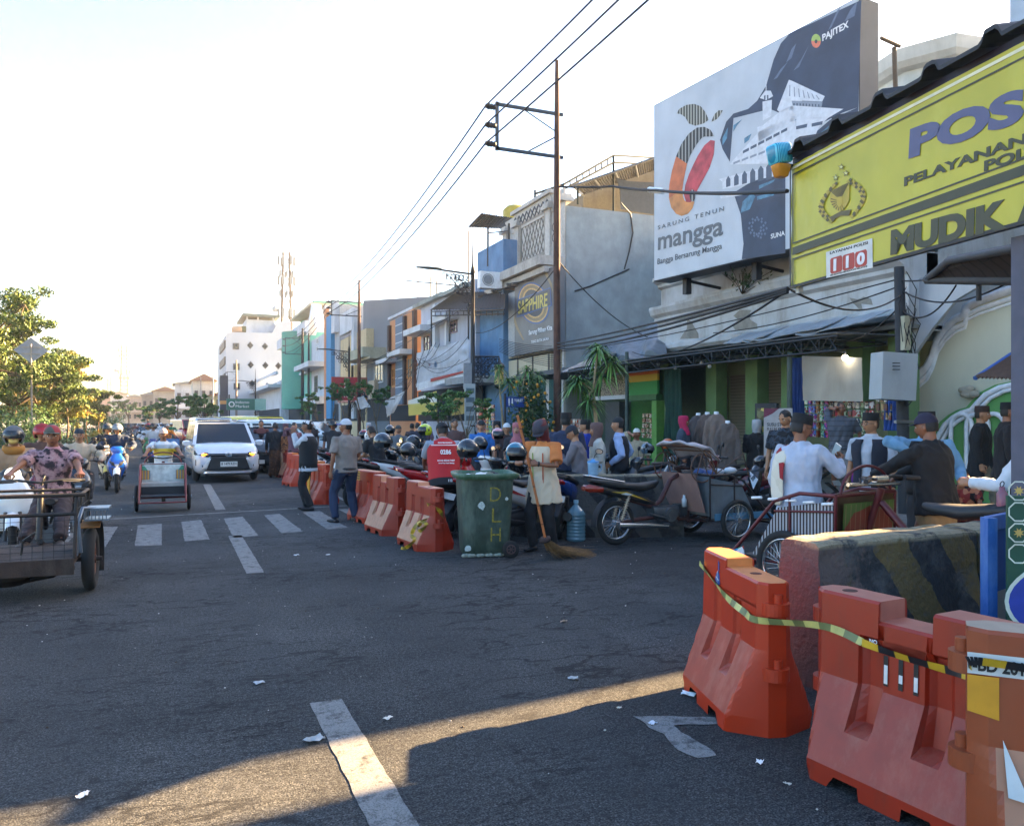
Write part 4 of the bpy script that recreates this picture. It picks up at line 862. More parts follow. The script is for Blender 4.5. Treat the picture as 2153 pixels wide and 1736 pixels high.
class F:
 """works on the street front x = X of a building thing"""
 def __init__(s,t,X=None):s.t=t;s.X=t.location.x if X is None else X;s.o=V(t.location)
 def y(s,u):return yu(u,s.X)-s.o.y
 def box(s,mb,u0,u1,v0,v1,t=.05,mi=0,um=None,back=.01):
  um=um or(u0+u1)/2;a,b=s.y(u1),s.y(u0);z0,z1=zv(um,v1,s.X),zv(um,v0,s.X);dx=s.X-s.o.x;mb.bb((dx-t,a,z0),(dx+back,b,z1),mi)
 def part(s,nm,mat,*boxes):
  mb=MB()
  for q in boxes:s.box(mb,*q)
  return mb.build(nm,mat,s.t)
 def window(s,u0,u1,v0,v1,fm,gm=None,bars=(1,2),t=.06):
  um=(u0+u1)/2;a,b=s.y(u1),s.y(u0);z0,z1=zv(um,v1,s.X),zv(um,v0,s.X);dx=s.X-s.o.x;m=MB();w=.06
  m.bb((dx-t,a,z0),(dx,a+w,z1));m.bb((dx-t,b-w,z0),(dx,b,z1));m.bb((dx-t,a+w,z0),(dx,b-w,z0+w));m.bb((dx-t,a+w,z1-w),(dx,b-w,z1))
  for i in range(1,bars[0]+1):y=a+(b-a)*i/(bars[0]+1);m.bb((dx-t*.8,y-.02,z0+w),(dx-.012,y+.02,z1-w))
  for i in range(1,bars[1]+1):z=z0+(z1-z0)*i/(bars[1]+1);m.bb((dx-t*.75,a+w,z-.02),(dx-.014,b-w,z+.02))
  f=m.build('window',fm,s.t);m=MB();m.bb((dx-.012,a+w,z0+w),(dx-.004,b-w,z1-w));m.build('pane',gm or K['glass'],f);return f
def corrugated(p00,p10,p11,p01,amp=.03,n=40,thick=.01):
 """sheet from corner to corner with ribs running from p0x to p1x"""
 p00,p10,p11,p01=map(V,(p00,p10,p11,p01));nrm=(p10-p00).cross(p01-p00).normalized();m=MB();vs=[]
 for i in range(n*2+1):
  q=i/(n*2);o=nrm*amp*(1 if i%2 else-1)*.5;vs+=[p00.lerp(p01,q)+o,p10.lerp(p11,q)+o]
 m.add(vs,[(2*i,2*i+1,2*i+3,2*i+2)for i in range(n*2)],0,False);return m
DARKIN=M('#202326',.9);CONC=M('#989fa0',.9,0,.14,2.2,bump=.3,bscale=14,dirt=.6,dcol='#7a8082',dscale=1.6);CREAM=M('#c4b89c',.85,0,.1,1.5,dirt=.4,dcol='#8f8264',dscale=1.2);WHT=M('#c2c8cf',.8,0,.08,1.5,dirt=.6,dcol='#838a8c',dscale=1.0);DIRTW=M('#b4b8ba',.85,0,.12,2,bump=.2,bscale=20,dirt=.75,dcol='#7c7566',dscale=1.5)  # DARKIN: near-black colour carrying the shade inside shop openings
X4=14.0;yA,yB=yu(1190,X4),yu(1063,X4);H4=zv(1190,432,X4)
b4=building('shophouse','tall narrow shophouse with a big grey sarong sign, ornate parapet and bare grey side wall',X4,yA,yB,H4,CONC,9.5);f=F(b4);o4=V(b4.location)
f.part('facade_face',M('#b9b6b0',.8,0,.06,2,dirt=.4),(1061,1189,432,880,.05))
m=MB()
for z,t_,h in((zv(1190,560,X4),1.15,.35),(zv(1190,575,X4)-.0,.95,.22)):m.bb((-t_,yA-o4.y-.05,z),(-.05,yB-o4.y+.2,z+h))
m.build('balcony_slab',M('#b5b0a8',.8,dirt=.5),b4)
m=MB()
for u in(1067,1092,1158,1186):
 y=yu(u,X4)-o4.y;z0=zv(1190,545,X4);m.bb((-.16,y-.22,z0),(-.05,y+.22,H4+.15));m.bb((-.30,y-.34,H4+.15),(.25,y+.34,H4+.30));m.bb((-.24,y-.28,H4+.30),(.2,y+.28,H4+.42))
ym,z_=(yA+yB)/2-o4.y,H4
m.prism([(-.10,yA-o4.y+.9,z_),(-.10,yB-o4.y-.9,z_),(-.10,yB-o4.y-1.2,z_+.75),(-.10,yA-o4.y+1.2,z_+.75)],(.2,0,0));m.bb((-.22,yA-o4.y+1.05,z_+.75),(.2,yB-o4.y-1.05,z_+.9));m.build('parapet',M('#bdb9b2',.8,dirt=.5),b4)
m=MB();z0,z1=zv(1125,540,X4),zv(1125,462,X4);ya,yb_=yu(1152,X4)-o4.y,yu(1098,X4)-o4.y
for a,b in(((ya,z0),(ya+.1,z1)),((yb_-.1,z0),(yb_,z1))):m.bb((-.12,a[0],a[1]),(-.05,b[0],b[1]))
m.bb((-.12,ya,z0-.1),(-.05,yb_,z0));m.bb((-.12,ya,z1),(-.05,yb_,z1+.1));m.build('panel_moulding',M('#8f8a82',.8),b4)
m=MB()
for i in range(-6,9):
 for sg in(1,-1):
  a=ya+(yb_-ya)*i/8;b=a+(z1-z0)*sg*.55;P0,P1=(a,z0),(b,z1);q0=max(0,min(1,(ya-P0[0])/(P1[0]-P0[0])))if(P0[0]<ya or P0[0]>yb_)else 0
  pts=[(P0[0]+(P1[0]-P0[0])*k/20,P0[1]+(P1[1]-P0[1])*k/20)for k in range(21)];pts=[p for p in pts if ya<p[0]<yb_]
  if len(pts)>1:m.tube([(-.06,pts[0][0],pts[0][1]),(-.06,pts[-1][0],pts[-1][1])],.022,4)
m.build('lattice_lines',M('#77736d',.8),b4)
m=MB()
for(u0,u1,v0,v1)in((1072,1088,480,540),(1163,1182,470,530)):
 a,b=yu(u1,X4)-o4.y,yu(u0,X4)-o4.y;zz0,zz1=zv(1125,v1,X4),zv(1125,v0,X4);k=int((zz1-zz0)/.4)
 for i in range(k):
  for j in(0,1):c=V((-.055,a+(b-a)*(.27+.46*j),zz0+(i+.5)*.4));m.torus(c,.17,.022,(1,0,0),10,4)
for i in range(9):m.torus((-.115,yA-o4.y+1.45+i*.40,H4+.38),.20,.035,(1,0,0),4,4)
m.build('pierced_blocks',M('#5c6066',.8),b4)
zb0=zv(1190,735,X4)
m=MB();m.bb((-.55,yA-o4.y+.2,zb0-.05),(-.05,yB-o4.y,zb0+.12));m.bb((-.55,yA-o4.y+.2,zb0-.9),(-.05,yB-o4.y,zb0-.15));m.build('shop_fascia',CREAM,b4)
m=MB()
for i in range(5):m.bb((-.60,yA-o4.y+.3+i*1.5,zb0-.92),(-.555,yA-o4.y+.36+i*1.5,zb0-.13))
m.build('fascia_battens',M('#6a6258',.8),b4)
m=MB();m.bb((-.08,yA-o4.y+.3,.2),(-.055,yu(1165,X4)-o4.y+.3,zb0-.95));m.bb((-.09,yu(1150,X4)-o4.y,.2),(-.06,yu(1120,X4)-o4.y,zb0-.95));m.build('shutter',stripes([(0,'#1c4a48'),(.85,'#123331')],1,.16),b4)
m=MB();m.bb((-.10,yu(1110,X4)-o4.y,.2),(-.06,yB-o4.y-.1,zb0-.95));m.build('shopfront_gloom',DARKIN,b4)  # dark panel, the shade of the interior put into its colour
m=MB();m.cyl((-.06,yA-o4.y+.12,.2),(-.06,yA-o4.y+.12,zv(1190,575,X4)),.045,8);m.build('drain_pipe',K['white'],b4)
m=MB();e=[PX(1215,375,15.5),PX(1290,330,17.2)];P3=lambda u,v,X:PX(u,v,X)-o4
fr_pts=[[P3(1185,388,14.3),P3(1290,327,17.0),P3(1375,332,20)],[P3(1185,398,14.3),P3(1290,342,17.0),P3(1375,346,20)]]
for q in fr_pts:m.tube(q,.045,5)
for k in range(9):a=fr_pts[0][0].lerp(fr_pts[0][1],k/8);b=fr_pts[1][0].lerp(fr_pts[1][1],k/8);m.tube([a,b],.03,4)
for q in((P3(1125,408,14.2),P3(1185,388,14.3)),(P3(1125,400,14.2),P3(1125,430,14.2)),(P3(1290,327,17),P3(1290,452,17)),(P3(1215,380,15.2),P3(1215,430,15.2))):m.tube(q,.05,5)
m.build('terrace_frame',M('#0f2226',.95),b4)
QY=lambda u,v,Y:PY(u,v,Y)-o4
m=corrugated(QY(1204,390,28.4),QY(1227,410,33),QY(1378,358,33),QY(1378,329,28.4),.05,34);m.build('terrace_roof',M('#35353a',.8,dirt=.4,dcol='#4c4a48'),b4);m=MB()
for k in range(5):m.tube([QY(1204,392,28.4).lerp(QY(1378,332,28.4),k/4),QY(1227,412,32.8).lerp(QY(1378,360,32.8),k/4)],.05,4)
m.tube([QY(1204,392,28.4),QY(1378,332,28.4)],.05,4);m.build('roof_beams',M('#55575a',.6),b4)
m=MB();m.prism([QY(1226,408,33.3),QY(1380,354,33.3),QY(1380,460,33.3),QY(1226,445,33.3)],(0,3,0));m.build('penthouse_wall',M('#7a705c',.9,dirt=.5),b4);m=MB();m.prism([QY(1296,374,29),QY(1320,381,29),QY(1380,384,29),QY(1380,452,29),QY(1306,440,29),QY(1304,400,29)],(0,.04,0));m.build('shade_net',M('#4b4f52',.9),b4)
m=MB();sx=lambda u,v:PY(u,v,yA)-o4+V((0,-.03,0))
m.tube([sx(1208,612),sx(1240,602),sx(1322,566)],.03,5);m.tube([sx(1305,428),sx(1325,450),sx(1330,490),sx(1322,530),sx(1312,566)],.03,5);m.build('wall_cables',K['dark'],b4)
s0=thing('shop_sign','tall dark grey shop sign with SAPPHIRE in a blue and gold oval','sign',(X4-.75,yA+.6,zb0));yq0,yq1=yu(1168,X4-.75),yu(1082,X4-.75)
SP=Plane(V((X4-.75,yq1,zv(1082,592,X4-.75))),V((X4-.75,yq0,zv(1082,592,X4-.75))),V((X4-.75,yq1,zv(1082,728,X4-.75))));SP.n=V((-1,0,0));os_=V(s0.location)
def sl(mb,nm,mats):mb.xf(Matrix.Translation(-os_));return mb.build(nm,mats,s0)
zt_,zb_=zv(1165,560,X4-.75),zv(1165,732,X4-.75)
m=MB();m.bb((X4-.75,yq0,zb_),(X4-.35,yq1,zt_));sl(m,'sign_box',M('#56595e',.45,0,.18,.8,dirt=.3,dcol='#8f9294',dscale=.5))
m=MB();m.bb((X4-.72,yq1+.002,zb_),(X4-.05,yq1+.75,zt_-.35));sl(m,'side_panel',M('#8f979d',.5))
ZS=Zf(1600,500,2.17);C=lambda cx,cy,rx,ry,t0,t1,n=20,tl=-.25:[c for k in range(n+1)for a in[t0+(t1-t0)*k/n]for c in(cx+rx*cos(a)*cos(tl)-ry*sin(a)*sin(tl),cy+rx*cos(a)*sin(tl)+ry*sin(a)*cos(tl))]
m=MB();
for(rx,ry,mi,of)in((118,160,0,.004),(108,148,1,.007),(100,138,2,.010),(82,116,1,.013),(70,104,3,.016)):SP.poly(m,ZS(*C(560,1205,rx,ry,0,2*pi,26)),of,mi)
SP.poly(m,ZS(438,1180,690,1085,700,1225,640,1240,470,1305,435,1315),.019,0);SP.poly(m,ZS(445,1185,686,1095,692,1218,475,1290,442,1300),.022,3)
SP.poly(m,ZS(615,925,640,925,700,1060,712,1140,690,1080),.006,2);SP.poly(m,ZS(413,1290,440,1380,490,1480,480,1485,430,1400,413,1350),.006,2)
sl(m,'sign_print',[M('#3f5f94',.5),M('#c9a46a',.5,var=.2),M('#8a7a5c',.5),M('#4c4f55',.5)])
yel=M('#c9b85a',.5)
for st,a,b_,cap,mt in(('SAPPHIRE',(445,1285),(668,1225),92,yel),('Sarung Tenun',(425,1045),(523,1020),22,K['white']),('Sarung Pilihan Kita',(527,1445),(705,1405),34,K['white']),('TOKO BUTA SALMA',(545,1508),(680,1482),20,K['white'])):
 (au,av),(bu,bv)=ZS(*a,*b_);o=ptext(SP,None,st,(au,av),(bu,bv),cap*.60393/2.17,mt,.028,.02);o.parent=s0;o.matrix_basis=Matrix.Translation(-os_)@o.matrix_basis
m=MB()
for i in range(3):y=yA+1+i*1.6;m.tube([(X4-.9,y,zv(1190,575,X4)-.15),(X4-1.9,y,zv(1190,575,X4)-.35)],.02,4);m.box((X4-1.95,y,zv(1190,575,X4)-.4),(.2,.12,.08))
sl(m,'sign_lamps',K['dark'])
X5=13.2;y5a,y5b=yu(1062,X5)+.2,yu(1020,X5)+1
b5_=building('shophouse','blue painted shophouse with a dark lean to roof, rusty terrace frame and blue side wall',X5,y5a,y5b,zv(1062,500,X5),M('#5880a6',.8,0,.22,1.4,dirt=.75,dcol='#7d93a8',dscale=.9),8);f=F(b5_);o5=V(b5_.location)
m=MB();yy=y5a-o5.y-.03;q=lambda u,v:PY(u,v,y5a)-o5+V((0,-.03,0))
m=MB();m.bb((-1.6,yy-2.6+2.2,3.3),(0,y5b-o5.y,3.6));m.build('terrace_slab',M('#8f9090',.9,dirt=.6),b5_)
for i,x in enumerate((.8,2.4)):
 m=MB();m.bb((x,yy-.04,4.6),(x+.9,yy,6.1));w_=m.build('window',K['white'],b5_);m=MB();m.bb((x+.08,yy-.05,4.68),(x+.82,yy-.045,6.02));m.build('pane',K['glass'],w_)
m=corrugated(P3(905,652,12.2)+o4-o5,P3(960,615,12.6)+o4-o5,P3(1063,612,13.4)+o4-o5,P3(1063,648,12.4)+o4-o5,.06,24);m.build('lean_to_roof',M('#3c3c3e',.8,dirt=.3),b5_)
m=MB()
for u,v0,v1,X in((907,652,728,12.2),(945,648,718,12.2),(985,630,715,12.3)):m.tube([PX(u,v0,X)-o5,PX(u,v1,X)-o5],.04,5)
for v in(655,664):m.tube([PX(907,v,12.2)-o5,PX(1060,v-4,12.3)-o5],.03,4)
for u in range(915,1060,12):m.tube([PX(u,654,12.25)-o5,PX(u,664,12.25)-o5],.02,4)
m.build('terrace_posts',K['dark'],b5_)
t=corrugated(PX(983,478,13)-o5,PX(1012,448,13)-o5,PX(1092,460,14.5)-o5,PX(1075,482,14)-o5,.06,16).build('upper_roof',M('#4c4d50',.7),b5_)
m=MB();m.tube([PX(1026,478,13.2)-o5,PX(1026,560,13.2)-o5],.05,5);m.tube([PX(1070,470,13.8)-o5,PX(1070,560,13.8)-o5],.05,5);m.tube([PX(1026,490,13.2)-o5,PX(1070,486,13.8)-o5],.03,5);m.build('roof_posts',K['dark'],b5_)
wt_=thing('water_tank','yellow roof water tank above the ornate parapet','water tank',(PX(1083,455,16)));m=MB();m.lathe([(0,-.9),(.6,-.9),(.62,-.8),(.62,.3),(.4,.5),(.15,.55),(0,.55)],n=20);m.build('tank_shell',M('#b09a2c',.5),wt_)
ac=thing('air_conditioner','white outdoor air conditioner unit on the blue wall','air conditioner',PY(1030,590,y5a-.3));m=MB();m.box((0,0,0),(1.0,.35,.7));m.build('casing',K['white'],ac);m=MB();m.torus((-.15,-.18,0),.24,.02,(0,1,0),20,5);m.cyl((-.15,-.178,0),(-.15,-.19,0),.2,16);m.build('fan_grille',K['grey'],ac)
X6=13.0;ya_,yb6=yu(1020,X6)+1.2,yu(945,X6)
b6=building('shophouse','white two storey house with a ragged pale screen across its front',X6,ya_,yb6+5.0,zv(945,612,X6),M('#a9b0c0',.8,0,.06,1.5,dirt=.5,dcol='#7d8288',dscale=.9),8);f=F(b6)
f.part('cornice',M('#8f9690',.8,dirt=.6),(940,990,606,614,.35),(878,940,628,636,.3))
f.window(892,905,705,770,M('#8c7a86',.8),bars=(1,3));f.window(948,962,668,700,M('#8c7a86',.8),bars=(1,2))
f.part('window_hood',WHT,(880,918,690,702,.9),(925,965,668,678,.7));f.part('pilaster',WHT,(918,924,640,780,.25),(944,948,630,780,.25))
m=MB();nx,nz_=30,12;vs=[]
for i in range(nx+1):
 for j in range(nz_+1):
  u=876+(986-876)*i/nx;vt=742-(742-712)*i/nx;vb=815-(815-775)*i/nx;P=PX(u,vt+(vb-vt)*j/nz_,11.9);vs.append(P-V(b6.location)+V((noise.noise(V((i*.4,j*.4,0)))*.12,0,0)))
m.add(vs,[(i*(nz_+1)+j,(i+1)*(nz_+1)+j,(i+1)*(nz_+1)+j+1,i*(nz_+1)+j+1)for i in range(nx)for j in range(nz_)if not(6<i<11 and 4<j<7)],0,True);m.build('torn_screen',M('#b0b4bc',.8,0,.12,2.5,dirt=.6,dcol='#7f8388',dscale=1.2),b6)
m=MB();P=lambda u,v:PX(u,v,11.75)-V(b6.location);m.poly([P(877,822),P(985,790),P(985,776),P(877,806)]);m.build('lower_banner',M('#c9ccd0',.7,dirt=.4),b6)
m=MB();m.poly([PX(905,803,11.7)-V(b6.location),PX(980,782,11.7)-V(b6.location),PX(980,778,11.7)-V(b6.location),PX(955,784,11.7)-V(b6.location),PX(905,796,11.7)-V(b6.location)]);m.build('red_paint_smear',M('#a03a30',.8),b6)
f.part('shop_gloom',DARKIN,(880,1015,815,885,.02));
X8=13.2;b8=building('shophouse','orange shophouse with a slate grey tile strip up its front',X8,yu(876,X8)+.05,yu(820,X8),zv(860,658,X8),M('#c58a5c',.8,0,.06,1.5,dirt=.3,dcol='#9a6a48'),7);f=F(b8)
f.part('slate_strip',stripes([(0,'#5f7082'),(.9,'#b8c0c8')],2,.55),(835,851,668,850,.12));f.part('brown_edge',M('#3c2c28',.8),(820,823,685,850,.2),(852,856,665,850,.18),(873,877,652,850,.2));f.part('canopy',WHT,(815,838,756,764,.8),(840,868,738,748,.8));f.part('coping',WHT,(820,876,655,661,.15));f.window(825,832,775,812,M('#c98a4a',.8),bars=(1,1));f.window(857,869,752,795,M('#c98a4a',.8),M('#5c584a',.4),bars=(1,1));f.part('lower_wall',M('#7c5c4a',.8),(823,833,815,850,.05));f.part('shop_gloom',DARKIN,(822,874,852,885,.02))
b9=thing('blank_wall_building','tall building with a huge blank grey side wall behind the coloured shophouses','building',PY(765,889,62.));o9=V(b9.location);m=MB();A_,B_=PY(764,632,62.)-o9,PY(990,618,46.)-o9;
m.prism([V((A_.x,A_.y,-1.5)),V((B_.x,B_.y,-1.5)),B_,A_],V((6,14,0)));m.build('walls',M('#767b81',.9,0,.08,.35,dirt=.35,dcol='#6a6e72',dscale=.25),b9)
m=MB()
for u,v0 in((879,560),(905,582),(985,485),(918,590)):P=PX(u,640,18)-o9;Q=PX(u,v0,18)-o9;m.tube([P,Q],.05,4)
m.tube([PX(853,590,16)-o9,PX(1000,604,16)-o9],.04,4);m.build('antenna_masts',K['dark'],b9)
def simple(name,label,X,u0,u1,v,mat,depth=7,u_ref=None):b=building(name,label,X,yu(u1,X)+.02,yu(u0,X)-.02,zv(u_ref or u1,v,X),mat,depth);return b,F(b)
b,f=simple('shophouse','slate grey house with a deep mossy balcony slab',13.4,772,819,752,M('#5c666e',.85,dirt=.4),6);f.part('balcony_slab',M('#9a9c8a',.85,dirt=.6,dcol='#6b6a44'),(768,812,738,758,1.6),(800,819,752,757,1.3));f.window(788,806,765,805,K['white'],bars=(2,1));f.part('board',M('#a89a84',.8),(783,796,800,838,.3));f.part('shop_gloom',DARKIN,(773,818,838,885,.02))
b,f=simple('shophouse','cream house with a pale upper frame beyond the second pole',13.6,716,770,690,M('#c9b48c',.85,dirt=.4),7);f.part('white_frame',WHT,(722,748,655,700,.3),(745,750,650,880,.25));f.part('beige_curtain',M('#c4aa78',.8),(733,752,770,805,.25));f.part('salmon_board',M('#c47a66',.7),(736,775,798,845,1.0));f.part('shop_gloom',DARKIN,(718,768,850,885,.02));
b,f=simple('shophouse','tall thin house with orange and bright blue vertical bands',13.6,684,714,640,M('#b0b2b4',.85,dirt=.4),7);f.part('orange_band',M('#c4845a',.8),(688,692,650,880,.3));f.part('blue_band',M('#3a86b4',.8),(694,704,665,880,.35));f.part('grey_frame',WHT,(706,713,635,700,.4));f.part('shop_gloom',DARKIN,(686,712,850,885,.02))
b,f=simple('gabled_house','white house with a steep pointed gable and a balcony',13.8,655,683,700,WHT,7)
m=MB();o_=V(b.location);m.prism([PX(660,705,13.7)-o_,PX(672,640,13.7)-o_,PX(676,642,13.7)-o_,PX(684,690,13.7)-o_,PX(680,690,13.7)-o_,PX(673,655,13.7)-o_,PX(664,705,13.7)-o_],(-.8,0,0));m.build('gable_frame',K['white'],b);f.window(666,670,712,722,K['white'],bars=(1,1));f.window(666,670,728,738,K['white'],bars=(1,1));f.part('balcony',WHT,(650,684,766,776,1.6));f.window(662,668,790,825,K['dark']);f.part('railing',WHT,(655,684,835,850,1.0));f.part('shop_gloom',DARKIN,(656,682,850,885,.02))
TQ=M('#6fb3a0',.8,0,.08,.6,dirt=.35,dcol='#4f8a7c',dscale=.5)
b,f=simple('shophouse','turquoise building with a curved front and white crown',13.8,592,653,706,TQ,9,u_ref=640);o_=V(b.location)
m=MB();m.lathe([(2.4,zv(630,860,13.8)),(2.4,zv(630,700,13.8))],(0.4,yu(630,13.8)-o_.y,0),20);m.build('curved_bay',M('#559a88',.8,0,.1,.6),b)
m=MB();y0,y1=yu(653,13.8)-o_.y,yu(592,13.8)-o_.y;z=zv(640,706,13.8);m.bb((-.6,y0,z),(8,y1,z+1.2));m.bb((1.5,y0,z+1.2),(8,y1*.4,z+2.9));m.build('white_crown',WHT,b)
m=MB();m.prism([PX(630,700,15)-o_,PX(660,700,15)-o_,PX(655,676,15)-o_,PX(632,672,15)-o_],(3,0,0));m.bb((.5,y0+1,z+3.2),(9,y1*.2,z+3.5));m.build('roof_pavilion',TQ,b);m=MB();m.bb((0.0,y0+.2,z+2.9),(8.5,y1*.3,z+3.15));m.build('roof_slab',CREAM,b)
f.part('opening_gloom',DARKIN,(600,607,812,824,.02),(612,625,800,812,.02),(596,652,850,885,.02));f.part('band',WHT,(592,653,790,794,.4))  # dark panels first, shade of the openings put into their colour
Y14=130.;b14=thing('apartment_block','white four storey block with rows of small diamond windows facing us','building',PY(475,889,Y14));o_=V(b14.location);q=lambda u,v,d=0:PY(u,v,Y14)-o_+V((0,-d,0))
m=MB();a,b_,c_,d_=q(475,889),q(612,889),q(600,679),q(475,697);m.prism([V((a.x,0,-1.6)),V((b_.x,0,-1.6)),V((b_.x,0,q(600,675).z)),V((q(585,0).x,0,q(585,677).z)),V((q(572,0).x,0,q(572,700).z)),V((q(480,0).x,0,q(480,698).z)),V((a.x,0,q(475,703).z))],V((0,22,0)));m.build('walls',M('#b6bcc4',.85,0,.07,.15,dirt=.45,dcol='#80858a',dscale=.12),b14)
def b14w(pts):
 m=MB();m.prism(pts,V((0,.12,0)));f_=m.build('window',M('#5c6064',.7),b14);c=sum((V(p)for p in pts),V())/len(pts);m=MB();m.poly([V(p).lerp(c,.25)+V((0,-.02,0))for p in pts]);m.build('pane',K['glass'],f_)
for(u,v)in((497,728),(498,771),(499,812)):b14w([q(u-8,v-7,.05),q(u+6,v-7,.05),q(u+6,v+7,.05),q(u-8,v+7,.05)])
for(u,v)in((526,726),(557,728),(527,767),(558,768),(585,769),(472+15,850),(530,806)):b14w([q(u-7,v,.05),q(u,v-8,.05),q(u+7,v,.05),q(u,v+8,.05)])
m=MB()
for v in(730,765,800,840):m.bb(q(476,v,-.5)+V((-.25,0,0)),q(476,v-16,-14)+V((.1,0,0)))
m.build('side_windows',K['dark'],b14)
m=MB();a=q(520,698);b_=q(582,676);m.bb((a.x,2,a.z),(b_.x,12,a.z+2.2));m.build('stair_house',WHT,b14);m=MB();m.bb((a.x-.6,1,a.z+2.6),(b_.x+.6,13,a.z+3.0));m.build('stair_roof',M('#5a6a64',.8),b14);m=MB()
for u in(522,545,578):p=q(u,700);m.bb((p.x-.12,1.9,a.z),(p.x+.12,2.1,a.z+2.6))
m.build('roof_posts',WHT,b14)
for u in(501,515):p=PY(u,699,Y14+3);tk=thing('water_tank','small roof water tank on the white block, '+('orange topped' if u<510 else 'dark olive'),'water tank',p);m=MB();m.lathe([(0,0),(1,0),(1.05,.6),(.9,.9),(0,1)],n=14);m.build('tank_shell',M('#c09a7a' if u<510 else '#5c603a',.6),tk)
for X,u0,u1,v,c,lb in((12.8,528,590,800,'#c6cad0','white two storey house with a balustraded balcony in front of the white block'),(12.0,482,524,850,'#a8a298','low house behind the green sign'),):
 b,f=simple('shophouse',lb,X,u0,u1,v,M(c,.85,dirt=.5),6)
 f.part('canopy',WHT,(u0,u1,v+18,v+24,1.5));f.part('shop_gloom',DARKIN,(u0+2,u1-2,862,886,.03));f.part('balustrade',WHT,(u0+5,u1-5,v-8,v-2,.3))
 for k in range(3):uu=u0+(u1-u0)*(k+.6)/3.2;f.window(uu,uu+5,v+4,v+15,K['white'])
far=[(200,232,838,300,'#9a7a6c','far small house with an orange roof left of the mast'),(232,268,828,270,'#b0b0ac','far grey house under the tall mast'),(268,300,834,250,'#a89a90','far brownish house right of the mast'),(298,338,830,230,'#8f8a84','far low house in the row'),(322,372,822,215,'#9c968c','far house with a flat roof and dark eaves'),(368,420,806,190,'#b9bfc6','far white modern building with a boxy top'),(405,452,800,170,'#c4c2b8','far cream building with orange windows'),(440,476,832,155,'#9aa07a','far greenish house beside the dark banner pole')]
for u0,u1,v,Y,c,lb in far:
 t=thing('far_house',lb,'building',PY(u0,889,Y));o_=V(t.location);a,b_=PY(u0,v,Y)-o_,PY(u1,v,Y)-o_;m=MB();m.bb((a.x,0,-1.6),(b_.x,14,a.z));m.build('walls',M(c,.9,0,.2,.3,dirt=.5,dscale=.3),t)
 m=MB();m.prism([(a.x-.5,-1,a.z),(b_.x+.5,-1,a.z),((a.x+b_.x)/2,-1,a.z+rng.uniform(.5,1.6))],(0,16,0));m.build('roof',M(rng.choice(['#7c5a48','#8a8d8c','#9c8a70']),.9),t)
 n=3;w=(b_.x-a.x)/n
 for k in range(n):
  for zz in(1.2,a.z*.62):
   m=MB();m.bb((a.x+w*(k+.25),-.15,zz),(a.x+w*(k+.7),0,zz+1.2));m.build('window',K['dark'],t)
 m=MB();m.bb((a.x,-1.4,2.9),(b_.x,0,3.1));m.build('canopy',M('#a09a90',.9),t)
X2=13.2;yL,yR=yu(1397,X2),yu(1925,X2)
b2=thing('market_building','long old white building with heavy classical cornices and patched plaster below the billboard','building',(X2,(yL+yR)/2,0));o2=V(b2.location)
def cornice(prof,y0,y1,nm,mat,x0=0):
 """profile (out, z) extruded along y with a rounded left end"""
 m=MB();rs=[]
 for i in range(9):a=pi/2*i/8;rs.append([V((x0+.0-(o_)*sin(a)-0*(1-sin(a)),y1+.45*cos(a)*(.3+o_),z))for o_,z in prof])
 ys=[y1-(y1-y0)*k/14 for k in range(1,15)]
 for y in ys:rs.append([V((x0-o_,y,z+noise.noise(V((y,z*3,0)))*.01))for o_,z in prof])
 rs=[r+[V((x0+.6,r[0].y,prof[-1][1])),V((x0+.6,r[0].y,prof[0][1]))]for r in rs];m.rings(rs,0,False);return m.build(nm,mat,b2)
ys0,ys1=yR-o2.y,yL-o2.y
zc=[3.62,3.72,3.78,4.42,4.48,4.60,4.66,4.80,4.88]
cornice([(.15,3.62),(.25,3.70),(.25,3.80),(.18,3.85),(.18,4.45),(.30,4.52),(.30,4.60),(.42,4.68),(.48,4.82),(.48,4.90)],ys0,ys1,'lower_cornice',DIRTW)
cornice([(.05,4.92),(.05,5.45),(.18,5.50),(.18,5.58),(.36,5.66),(.36,5.76)],ys0,ys1,'middle_cornice',DIRTW)
cornice([(.0,5.78),(.0,6.5),(.15,6.6),(.15,6.7),(.3,6.8),(.3,6.9)],ys0,ys1,'parapet',DIRTW)
m=MB();m.bb((.3,ys0,3.4),(8,ys1,6.6));m.build('upper_walls',DIRTW,b2)
m=MB()
for(a,b,z0,z1)in((.52,.60,3.86,4.4),(.80,.86,3.86,4.42),(.30,.34,4.95,5.4),(.12,.15,3.9,4.2)):y=ys1+(ys0-ys1)*(1-a);pts=[(-.19 if z0<4.5 else-.056,ys0+(ys1-ys0)*(b if k%2 else a)+rng.uniform(-.2,.2),z0+(z1-z0)*k/9)for k in range(10)];pts=sorted(pts,key=lambda p:atan2(p[2]-(z0+z1)/2,p[1]-sum(q[1]for q in pts)/10));m.poly(pts)
m.build('bare_plaster',M('#8a8880',.95,dirt=.6),b2)
m=MB();
for k,(y_,w_)in enumerate(((.42,.7),(.28,1.2),(.12,.9))):
 y=ys0+(ys1-ys0)*y_;vs=[]
 for i in range(9):
  for j in range(3):vs.append((-.5-.35*j,y-w_+2*w_*i/8,3.75-.13*j-.10*abs(noise.noise(V((i*.9,j,k))))-(.16 if j==2 else 0)*abs(noise.noise(V((i*2.1,k,1))))))
 m.add(vs,[(i*3+j,i*3+j+1,(i+1)*3+j+1,(i+1)*3+j)for i in range(8)for j in range(2)],0,False)
o=m.build('torn_eave_sheet',M('#9ca2a8',.7,dirt=.6,dcol='#5a5c5c',dscale=2),b2);o.modifiers.new('s','SOLIDIFY').thickness=.02
m=MB();m.bb((-1.3,ys0,.10),(6,ys1,.30));m.build('shop_floor',M('#8a8780',.8,dirt=.5),b2)
